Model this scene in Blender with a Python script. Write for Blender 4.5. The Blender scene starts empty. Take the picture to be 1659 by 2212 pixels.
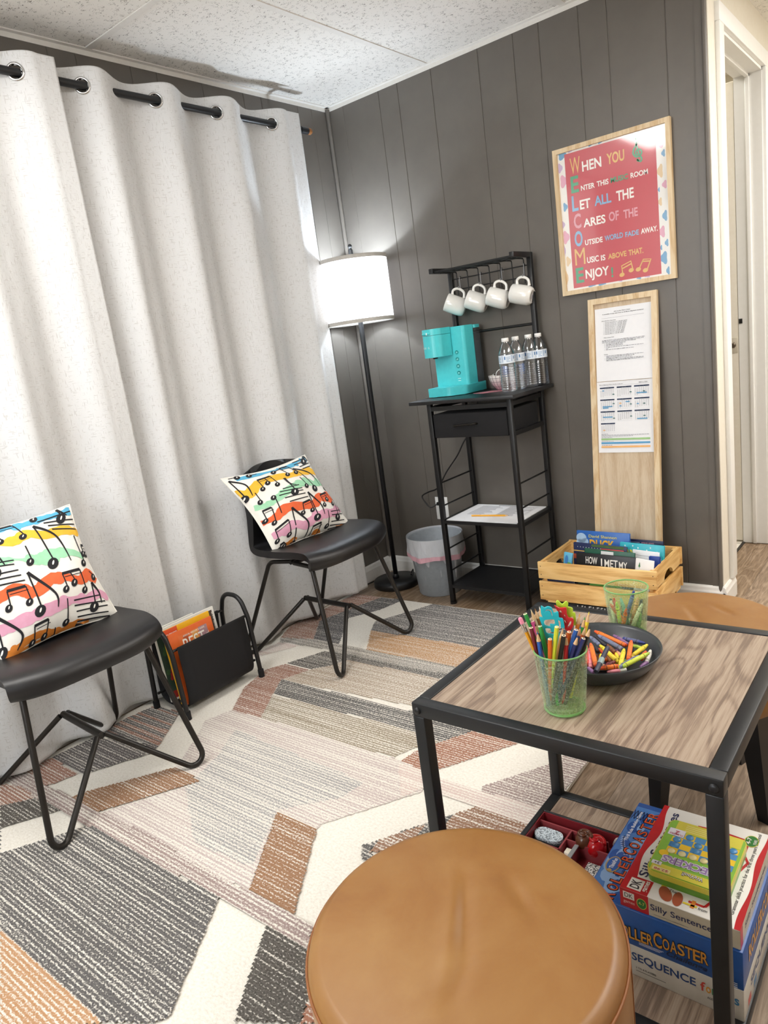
import bpy, bmesh, math, random
from mathutils import Vector, Matrix, Euler
R=random.Random(7)
PI=math.pi
SC=bpy.context.scene
COL=SC.collection
H=2.272; W=1.656
# ------------------------------------------------------------------ mesh builder
class MB:
    def __init__(s): s.v=[]; s.f=[]; s.m=[]; s.s=[]
    def add(s,vs,fs,mat=0,smooth=False,M=None):
        o=len(s.v)
        for p in vs:
            p=Vector(p)
            s.v.append(M@p if M is not None else p)
        for f in fs:
            s.f.append([i+o for i in f]); s.m.append(mat); s.s.append(smooth)
        return s
    def box(s,c,d,mat=0,M=None,bev=0.0,seg=2):
        if bev<=0:
            x,y,z=c; a,b,e=d[0]/2,d[1]/2,d[2]/2
            vs=[(x+i*a,y+j*b,z+k*e) for i in(-1,1) for j in(-1,1) for k in(-1,1)]
            fs=[(0,1,3,2),(4,6,7,5),(0,4,5,1),(2,3,7,6),(0,2,6,4),(1,5,7,3)]
            return s.add(vs,fs,mat,False,M)
        bm=bmesh.new(); bmesh.ops.create_cube(bm,size=1)
        for v in bm.verts: v.co=Vector((v.co.x*d[0],v.co.y*d[1],v.co.z*d[2]))
        bmesh.ops.bevel(bm,geom=bm.edges[:],offset=bev,segments=seg,affect='EDGES',profile=.5)
        for v in bm.verts: v.co+=Vector(c)
        bm.verts.index_update()
        s.add([v.co.copy() for v in bm.verts],[[v.index for v in f.verts] for f in bm.faces],mat,True,M)
        bm.free(); return s
    def b2(s,x0,x1,y0,y1,z0,z1,mat=0,bev=0,M=None):
        return s.box(((x0+x1)/2,(y0+y1)/2,(z0+z1)/2),(abs(x1-x0),abs(y1-y0),abs(z1-z0)),mat,M,bev)
    def tube(s,path,r,n=10,mat=0,closed=False,caps=True,M=None,ratio=None):
        P=[Vector(p) for p in path]; k=len(P); vs=[]; fs=[]
        rs=r if isinstance(r,(list,tuple)) else [r]*k
        T=[]
        for i in range(k):
            a=P[(i-1)%k] if (closed or i>0) else P[i]; b=P[(i+1)%k] if (closed or i<k-1) else P[i]
            t=(b-a); T.append(t.normalized() if t.length>1e-9 else Vector((0,0,1)))
        up=Vector((0,0,1)) if abs(T[0].z)<.9 else Vector((1,0,0))
        u=T[0].cross(up).normalized()
        for i in range(k):
            u=(u-T[i]*u.dot(T[i])); u=u.normalized() if u.length>1e-6 else T[i].orthogonal().normalized()
            w=T[i].cross(u)
            for j in range(n):
                a=2*PI*j/n; vs.append(P[i]+(u*math.cos(a)+w*math.sin(a))*rs[i])
        for i in range(k if closed else k-1):
            for j in range(n):
                a=i*n+j; b=i*n+(j+1)%n; c=((i+1)%k)*n+(j+1)%n; d=((i+1)%k)*n+j
                fs.append((a,b,c,d))
        s.add(vs,fs,mat,True,M)
        if caps and not closed:
            s.add([vs[j] for j in range(n)][::-1],[list(range(n))],mat,False,M)
            s.add([vs[(k-1)*n+j] for j in range(n)],[list(range(n))],mat,False,M)
        return s
    def lathe(s,prof,n=32,mat=0,M=None,smooth=True,close=True):
        vs=[];fs=[]
        for r,z in prof:
            for j in range(n):
                a=2*PI*j/n; vs.append((r*math.cos(a),r*math.sin(a),z))
        for i in range(len(prof)-1):
            for j in range(n):
                fs.append((i*n+j,i*n+(j+1)%n,(i+1)*n+(j+1)%n,(i+1)*n+j))
        return s.add(vs,fs,mat,smooth,M)
    def disc(s,r,z,n=32,mat=0,M=None,flip=False):
        vs=[(r*math.cos(2*PI*j/n),r*math.sin(2*PI*j/n),z) for j in range(n)]
        f=list(range(n)); 
        return s.add(vs,[f[::-1] if flip else f],mat,False,M)
    def prism(s,poly,z0,z1,mat=0,M=None,smooth=False):
        n=len(poly); vs=[(p[0],p[1],z0) for p in poly]+[(p[0],p[1],z1) for p in poly]
        fs=[list(range(n))[::-1],[n+i for i in range(n)]]+[(i,(i+1)%n,n+(i+1)%n,n+i) for i in range(n)]
        return s.add(vs,fs,mat,smooth,M)
    def quad(s,a,b,c,d,mat=0): return s.add([a,b,c,d],[(0,1,2,3)],mat)
    def poly(s,pts,mat=0): return s.add(pts,[list(range(len(pts)))],mat)
    def sphere(s,c,r,mat=0,nu=16,nv=10,M=None,sc=(1,1,1)):
        vs=[];fs=[]
        for i in range(nv+1):
            t=PI*i/nv
            for j in range(nu):
                a=2*PI*j/nu
                vs.append((c[0]+r*sc[0]*math.sin(t)*math.cos(a),c[1]+r*sc[1]*math.sin(t)*math.sin(a),c[2]+r*sc[2]*math.cos(t)))
        for i in range(nv):
            for j in range(nu): fs.append((i*nu+j,(i+1)*nu+j,(i+1)*nu+(j+1)%nu,i*nu+(j+1)%nu))
        return s.add(vs,fs,mat,True,M)
    def grid(s,fn,nu,nv,mat=0,smooth=True,M=None,skip=None):
        vs=[fn(i/nu,j/nv) for j in range(nv+1) for i in range(nu+1)]
        fs=[]
        for j in range(nv):
            for i in range(nu):
                q=(j*(nu+1)+i,j*(nu+1)+i+1,(j+1)*(nu+1)+i+1,(j+1)*(nu+1)+i)
                if skip and skip([vs[k] for k in q]): continue
                fs.append(q)
        return s.add(vs,fs,mat,smooth,M)
WM={}
def props(o,label=None,cat=None,group=None,kind=None):
    if label: o['label']=label
    if cat: o['category']=cat
    if group: o['group']=group
    if kind: o['kind']=kind
    return o
def thing(name,label,cat,loc=(0,0,0),rz=0,group=None,M=None):
    o=bpy.data.objects.new(name,None); COL.objects.link(o)
    o.empty_display_size=.05
    m=M if M is not None else Matrix.Translation(loc)@Matrix.Rotation(rz,4,'Z')
    o.matrix_world=m; WM[o.name]=m.copy()
    return props(o,label,cat,group)
def build(mb,name,mats,parent=None,loc=None,M=None,local=False,label=None,cat=None,group=None,kind=None):
    if not isinstance(mats,(list,tuple)): mats=[mats]
    me=bpy.data.meshes.new(name)
    if parent is not None: m=WM[parent.name]
    elif M is not None: m=M
    elif loc is not None: m=Matrix.Translation(loc)
    else: m=Matrix.Identity(4)
    if local: vs=[tuple(v) for v in mb.v]
    else:
        inv=m.inverted(); vs=[tuple(inv@v) for v in mb.v]
    me.from_pydata(vs,[],mb.f)
    for q in mats: me.materials.append(q)
    me.polygons.foreach_set('material_index',mb.m)
    me.polygons.foreach_set('use_smooth',mb.s)
    me.update()
    o=bpy.data.objects.new(name,me); COL.objects.link(o)
    if parent is not None:
        o.parent=parent
    else: o.matrix_world=m
    WM[o.name]=m.copy()
    return props(o,label,cat,group,kind)
def dup(root,M,label,name=None,group=None):
    r=root.copy(); COL.objects.link(r); r.matrix_world=M; WM[r.name]=M.copy()
    r['label']=label
    if group: r['group']=group
    for ch in list(root.children):
        c=ch.copy(); COL.objects.link(c); c.parent=r; WM[c.name]=M.copy()
        for g in list(ch.children):
            d=g.copy(); COL.objects.link(d); d.parent=c
    return r
def frame(o,x,z):
    """matrix with origin o, local z along z, local x near x"""
    z=Vector(z).normalized(); x=Vector(x); x=(x-z*x.dot(z)).normalized(); y=z.cross(x)
    return Matrix(((x.x,y.x,z.x,o[0]),(x.y,y.y,z.y,o[1]),(x.z,y.z,z.z,o[2]),(0,0,0,1)))
def fillet(pts,r,seg=6):
    P=[Vector(p) for p in pts]; out=[P[0]]
    for i in range(1,len(P)-1):
        a=(P[i-1]-P[i]); b=(P[i+1]-P[i]); la,lb=a.length,b.length; a.normalize(); b.normalize()
        ang=a.angle(b); 
        if ang>PI-.02: out.append(P[i]); continue
        rr=r[i] if isinstance(r,(list,tuple)) else r
        d=min(rr/math.tan(ang/2),la*.48,lb*.48); rr=d*math.tan(ang/2)
        bis=(a+b).normalized(); c=P[i]+bis*(rr/math.sin(ang/2))
        s0=P[i]+a*d-c; s1=P[i]+b*d-c; th=s0.angle(s1); 
        for k in range(seg+1):
            t=k/seg
            w=(s0*math.sin((1-t)*th)+s1*math.sin(t*th))/math.sin(th) if th>1e-4 else s0
            out.append(c+w)
    out.append(P[-1]); return out
def catmull(pts,n=8,closed=False):
    P=[Vector(p) for p in pts]; k=len(P); out=[]
    rng=range(k if closed else k-1)
    for i in rng:
        g=(lambda j:P[j%k]) if closed else (lambda j:P[max(0,min(k-1,j))])
        p0,p1,p2,p3=g(i-1),g(i),g(i+1),g(i+2)
        for j in range(n):
            t=j/n
            out.append(.5*((2*p1)+(p2-p0)*t+(2*p0-5*p1+4*p2-p3)*t*t+(3*p1-p0-3*p2+p3)*t*t*t))
    if not closed: out.append(P[-1])
    return out
# ------------------------------------------------------------------ lettering
_TX={}
def glyphs(s,bold=0.0,shear=0.0):
    k=(s,bold,shear)
    if k in _TX: return _TX[k]
    c=bpy.data.curves.new('t','FONT'); c.body=s; c.offset=bold; c.shear=shear; c.resolution_u=3; c.fill_mode='FRONT' if hasattr(c,'fill_mode') else c.fill_mode
    o=bpy.data.objects.new('t',c); COL.objects.link(o)
    dg=bpy.context.evaluated_depsgraph_get(); me=bpy.data.meshes.new_from_object(o.evaluated_get(dg))
    vs=[(v.co.x,v.co.y) for v in me.vertices]; fs=[list(p.vertices) for p in me.polygons]
    bpy.data.objects.remove(o); bpy.data.curves.remove(c); bpy.data.meshes.remove(me)
    if not vs: vs=[(0,0),(1,1)]
    x0=min(v[0] for v in vs);x1=max(v[0] for v in vs);y0=min(v[1] for v in vs);y1=max(v[1] for v in vs)
    vs=[((x-x0)/max(x1-x0,1e-6),(y-y0)/max(y1-y0,1e-6)) for x,y in vs]
    _TX[k]=(vs,fs,(x1-x0)/max(y1-y0,1e-6)); return _TX[k]
def text(mb,s,O,U,V,mat=0,off=.0004,bold=0.0,shear=0.0):
    """letters of s fill the parallelogram O, O+U, O+V"""
    vs,fs,a=glyphs(s,bold,shear); O,U,V=Vector(O),Vector(U),Vector(V); n=U.cross(V).normalized()
    mb.add([O+U*x+V*y+n*off for x,y in vs],fs,mat)
def textline(mb,s,O,u,v,h,mat=0,off=.0004,bold=0.0,align='l',width=None,shear=0.0):
    """cap height h, natural width (or width)"""
    vs,fs,a=glyphs(s,bold,shear); u,v=Vector(u).normalized(),Vector(v).normalized()
    w=width or a*h; O=Vector(O)
    if align=='c': O=O-u*(w/2)
    if align=='r': O=O-u*w
    text(mb,s,O,u*w,v*h,mat,off,bold,shear)
# ------------------------------------------------------------------ materials
def lin(c):
    if isinstance(c,str):
        c=c.lstrip('#'); c=[int(c[i:i+2],16)/255 for i in(0,2,4)]
        return tuple((x/12.92 if x<=.04045 else ((x+.055)/1.055)**2.4) for x in c)+(1,)
    return tuple(c)+(1,) if len(c)==3 else tuple(c)
class Mt:
    def __init__(s,name):
        s.m=bpy.data.materials.new(name); s.m.use_nodes=True; s.t=s.m.node_tree; s.n=s.t.nodes; s.l=s.t.links
        s.p=s.n['Principled BSDF']; s.o=s.n['Material Output']
    def node(s,ty,ins={},**kw):
        x=s.n.new(ty)
        for k,v in kw.items(): setattr(x,k,v)
        for k,v in ins.items():
            if isinstance(v,bpy.types.NodeSocket): s.l.new(v,x.inputs[k])
            else: x.inputs[k].default_value=v
        return x
    def coord(s,scale=(1,1,1),rot=(0,0,0),loc=(0,0,0)):
        tc=s.node('ShaderNodeTexCoord'); return s.node('ShaderNodeMapping',{'Vector':tc.outputs['Object'],'Scale':scale,'Rotation':rot,'Location':loc}).outputs[0]
    def noise(s,vec,scale=5,detail=2,rough=.5,dist=0): return s.node('ShaderNodeTexNoise',{'Vector':vec,'Scale':scale,'Detail':detail,'Roughness':rough,'Distortion':dist}).outputs[0]
    def math(s,op,a,b=0.0,c=0.0):
        x=s.node('ShaderNodeMath',{0:a,1:b,2:c},operation=op); return x.outputs[0]
    def ramp(s,f,stops):
        x=s.node('ShaderNodeValToRGB',{'Fac':f}); e=x.color_ramp.elements
        while len(e)<len(stops): e.new(.5)
        for i,(p,c) in enumerate(stops): e[i].position=p; e[i].color=lin(c)
        return x.outputs[0]
    def mix(s,f,a,b,blend='MIX'):
        x=s.node('ShaderNodeMix',data_type='RGBA',blend_type=blend)
        for i,v in ((0,f),(6,a),(7,b)):
            if isinstance(v,bpy.types.NodeSocket): s.l.new(v,x.inputs[i])
            else: x.inputs[i].default_value=v if i==0 else lin(v)
        return x.outputs[2]
    def bump(s,h,strength=.3,dist=.002):
        b=s.node('ShaderNodeBump',{'Height':h,'Strength':strength,'Distance':dist}); s.l.new(b.outputs[0],s.p.inputs['Normal']); return b
    def set(s,color=None,rough=None,metal=None,**kw):
        d={'Base Color':color,'Roughness':rough,'Metallic':metal}
        for k,v in kw.items(): d[k.replace('_',' ')]=v
        for k,v in d.items():
            if v is None: continue
            if isinstance(v,bpy.types.NodeSocket): s.l.new(v,s.p.inputs[k])
            else: s.p.inputs[k].default_value=lin(v) if k in('Base Color','Emission Color','Coat Tint') else v
        return s
_PM={}
def plain(c,rough=.5,metal=0,coat=0,spec=None,name=None):
    k=(c,rough,metal,coat,spec)
    if k in _PM: return _PM[k]
    m=Mt(name or 'paint_'+str(c).strip('#')); v=m.coord((1,1,1)); n=m.noise(v,60,2)
    base=m.mix(.06,c,m.ramp(n,[(.3,'#000000'),(.7,'#ffffff')]),'OVERLAY')
    m.set(base,rough,metal)
    if coat: m.set(Coat_Weight=coat,Coat_Roughness=.08)
    if spec is not None: m.p.inputs['Specular IOR Level'].default_value=spec
    _PM[k]=m.m; return m.m
def wood(name,c0,c1,c2,axis='y',scale=1.0,rough=.45,planks=None,ring=.6):
    m=Mt(name); st={'x':(1,14,14),'y':(14,1,14),'z':(14,14,1)}[axis]
    v=m.coord(tuple(a*scale for a in st)); n1=m.noise(v,3.0,6,.62,1.2)
    st2={'x':(1,5,5),'y':(5,1,5),'z':(5,5,1)}[axis]
    v2=m.coord(tuple(a*scale for a in st2),loc=(3.1,1.7,.4)); nw=m.noise(v2,1.6,2,.5,.6)
    rings=m.math('SINE',m.math('MULTIPLY',nw,46.0)); rings=m.math('MULTIPLY_ADD',rings,.5,.5)
    fine=m.noise(m.coord(tuple((a*9 if a>1 else 5) for a in st)),4,2)
    f=m.math('ADD',m.math('MULTIPLY',n1,.75),m.math('MULTIPLY',m.math('POWER',rings,3.0),.16*ring)); f=m.math('ADD',f,m.math('MULTIPLY',m.math('SUBTRACT',fine,.5),.28))
    col=m.ramp(f,[(.25,c2),(.45,c1),(.62,c0),(.85,c1)])
    if planks:
        tc=m.node('ShaderNodeTexCoord'); sp=m.node('ShaderNodeSeparateXYZ',{0:tc.outputs['Object']})
        ix=m.math('FLOOR',m.math('DIVIDE',sp.outputs[0],planks[0]))
        off=m.node('ShaderNodeTexWhiteNoise',{1:ix},noise_dimensions='1D').outputs[0]
        iy=m.math('FLOOR',m.math('DIVIDE',m.math('ADD',sp.outputs[1],m.math('MULTIPLY',off,planks[1])),planks[1]))
        wn=m.node('ShaderNodeTexWhiteNoise',{0:m.node('ShaderNodeCombineXYZ',{0:ix,1:iy}).outputs[0]},noise_dimensions='3D').outputs[0]
        br=m.node('ShaderNodeBrightContrast',{'Color':col,'Bright':m.math('MULTIPLY',m.math('SUBTRACT',wn,.5),.09)}).outputs[0]
        fx=m.math('FRACT',m.math('DIVIDE',sp.outputs[0],planks[0])); edge=m.math('LESS_THAN',m.math('MINIMUM',fx,m.math('SUBTRACT',1.0,fx)),.006)
        col=m.mix(m.math('MULTIPLY',edge,.6),br,'#3a2e26')
    m.set(col,rough); m.bump(f,.12,.001); return m.m
M={}
M['wall']=None
def mk():
    m=Mt('wall_paint_taupe'); v=m.coord(); n=m.noise(v,9,4,.6); n2=m.noise(v,220,2)
    m.set(m.ramp(n,[(.3,'#625d57'),(.7,'#68635c')]),m.math('MULTIPLY_ADD',n,.15,.30)); m.p.inputs['Specular IOR Level'].default_value=.45; m.bump(n2,.08,.0006); M['wall']=m.m
    m=Mt('ceiling_tile'); v=m.coord((30,55,1)); a=m.noise(v,2.2,2,.5,.8); l=m.math('LESS_THAN',m.math('ABSOLUTE',m.math('SUBTRACT',a,.5)),.016)
    k=m.noise(m.coord((1,1,1),loc=(5,2,0)),60,2); kk=m.math('GREATER_THAN',k,.54); w=m.math('MULTIPLY',l,kk)
    pits=m.math('LESS_THAN',m.node('ShaderNodeTexVoronoi',{'Vector':m.coord(),'Scale':95}).outputs['Distance'],.10); w=m.math('MAXIMUM',w,m.math('MULTIPLY',pits,m.math('LESS_THAN',k,.5)))
    m.set(m.mix(w,'#e9e6e0','#6e6962'),.9); m.bump(m.math('SUBTRACT',1.0,w),.5,.003); M['tile']=m.m
    M['tbar']=plain('#e2dfd9',.7); M['trimw']=plain('#e9e8e4',.35); M['cream']=plain('#e6e0d2',.4); M['doorw']=plain('#efefec',.45)
    M['floor']=wood('oak_vinyl_plank','#a8947f','#917d69','#6f5d4c','y',1.9,.42,(.155,1.22),ring=.9)
    m=Mt('greige_oak_laminate'); 
    n1=m.noise(m.coord((60,2.2,60)),2.0,5,.65,.3); por=m.noise(m.coord((320,9,320)),1.0,3,.7); nw=m.noise(m.coord((6,1.3,6),loc=(3.1,1.7,.4)),1.0,3,.5,.4)
    rg=m.math('MULTIPLY_ADD',m.math('SINE',m.math('MULTIPLY',nw,70.0)),.5,.5); fig=m.math('MULTIPLY',m.math('POWER',rg,4.0),m.math('GREATER_THAN',m.noise(m.coord((5,1.6,5)),1,1),.5))
    f=m.math('ADD',m.math('MULTIPLY',n1,.55),m.math('MULTIPLY',por,.40)); f=m.math('SUBTRACT',f,m.math('MULTIPLY',fig,.10))
    lg=m.noise(m.coord((4,1.2,4)),1,2)
    m.set(m.mix(m.math('MULTIPLY',lg,.5),m.ramp(f,[(.37,'#69574a'),(.44,'#8f7b69'),(.50,'#a5927f'),(.60,'#b3a28f')]),'#928070'),.42); m.bump(por,.12,.0006); M['oak']=m.m
    M['pine']=wood('knotty_pine','#ecc98c','#e3ba78','#c08c4a','x',.8,.45,ring=.9)
    M['paleboard']=wood('pale_poplar_board','#d9c8ae','#d2bfa3','#bfa585','z',.6,.5,ring=.4)
    M['paleframe']=wood('pale_pine_moulding','#e3cfac','#dcc59f','#c39f6f','z',1.0,.45,ring=.8)
    m=Mt('linen_curtain'); n=m.noise(m.coord((1,45,330)),1,1); n2=m.noise(m.coord((1,330,40)),1,1); 
    s1=m.math('GREATER_THAN',n,.66); s2=m.math('GREATER_THAN',n2,.66); w=m.math('MULTIPLY',m.math('MAXIMUM',s1,s2),.38)
    wv=m.noise(m.coord((1,700,700)),1,1)
    m.set(m.mix(w,m.ramp(wv,[(.3,'#dadbdb'),(.7,'#e3e3e3')]),'#a09b93'),.9); cr=m.noise(m.coord((1,9,5)),1.4,4,.55,1.2); m.bump(m.math('ADD',m.math('MULTIPLY',wv,.02),cr),.35,.012)
    tr=m.node('ShaderNodeBsdfTranslucent',{'Color':lin('#e6e2d8')}); mx=m.node('ShaderNodeMixShader',{0:.12,1:m.p.outputs[0],2:tr.outputs[0]}); m.l.new(mx.outputs[0],m.o.inputs[0]); M['linen']=m.m
    m=Mt('black_leatherette'); n=m.noise(m.coord(),420,3); m.set('#0f0e10',.40); m.p.inputs['Specular IOR Level'].default_value=.55; m.bump(n,.1,.0006); M['bleather']=m.m
    m=Mt('tan_leather'); n=m.noise(m.coord(),7,5,.62,.4); n2=m.noise(m.coord(),300,3); g=m.noise(m.coord((1,1,1),loc=(4,4,4)),3,3,.5)
    f=m.math('ADD',m.math('MULTIPLY',n,.6),m.math('MULTIPLY',g,.4)); m.set(m.ramp(f,[(.32,'#7a4e27'),(.5,'#8c602f'),(.68,'#98703f')]),.40); m.bump(n2,.06,.0005); M['tan']=m.m
    M['blackm']=plain('#151516',.42); M['blackm2']=plain('#222325',.4,.3); M['gunmetal']=plain('#2a2724',.34,.5); M['chrome']=plain('#cfcfcf',.15,1.0); M['steel']=plain('#8d8d8f',.3,1.0)
    M['blackfab']=plain('#101013',.85); M['blackboard']=plain('#141416',.38)
    M['white']=plain('#f2f2f0',.5); M['paper']=plain('#eeeff2',.7); M['ceramic']=plain('#eeede8',.12,0,.6); M['ink']=plain('#2b2b33',.7); M['inkl']=plain('#8c8c94',.8)
    M['teal']=plain('#4fced4',.32); M['teald']=plain('#2ea5a6',.4)
mk()
def clear(name,tint,tr=.85,rough=.05,spec=.5,speck=None,white=.0):
    m=Mt(name); t=m.node('ShaderNodeBsdfTransparent',{'Color':lin(tint)}); m.set(tint,rough)
    fr=m.math('POWER',m.node('ShaderNodeLayerWeight',{'Blend':.5}).outputs['Facing'],4.0); f=m.math('ADD',m.math('MULTIPLY',fr,.45),1-tr)
    if speck:
        n=m.noise(m.coord(),speck[0],3,.6); f=m.math('ADD',f,m.math('MULTIPLY',m.math('GREATER_THAN',n,.56),speck[1]))
    f=m.math('MINIMUM',f,1.0)
    mx=m.node('ShaderNodeMixShader',{0:f,1:t.outputs[0],2:m.p.outputs[0]}); m.l.new(mx.outputs[0],m.o.inputs[0]); return m.m
def yarn(name,c,dens=.5,c2=None,scale=1.0):
    m=Mt('rug_yarn_'+name); s=m.noise(m.coord((1.2,75,1)),1.0,2,.6); h=m.noise(m.coord((190,250,1)),1.0,2,.6); sy=m.node('ShaderNodeSeparateXYZ',{0:m.coord()}).outputs[1]; wob=m.noise(m.coord((14,14,1)),1,1)
    ro=m.math('SINE',m.math('ADD',m.math('MULTIPLY',sy,2*PI/.0098),m.math('MULTIPLY',wob,1.6)))
    f=m.math('ADD',m.math('ADD',m.math('MULTIPLY',m.math('SUBTRACT',s,.5),.75),m.math('MULTIPLY',m.math('SUBTRACT',h,.5),1.35)),m.math('MULTIPLY',ro,.15))
    p_=.30+.48*dens; k=m.ramp(m.math('ADD',f,.5),[(p_-.10,'#ffffff'),(p_+.20,'#000000')])
    base=m.ramp(m.noise(m.coord((120,160,1)),1,2),[(.3,'#d9d3c8'),(.7,'#e6e1d7')])
    col=c
    if c2:
        w=m.noise(m.coord((.6,38,1)),1,1); col=m.mix(m.math('GREATER_THAN',w,.5),c,c2)
    cc=m.mix(m.math('MULTIPLY',h,.30),col,'#d8cfc2')
    m.set(m.mix(k,base,cc),.95); m.p.inputs['Specular IOR Level'].default_value=.1; m.bump(h,.5,.003); return m.m

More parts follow.
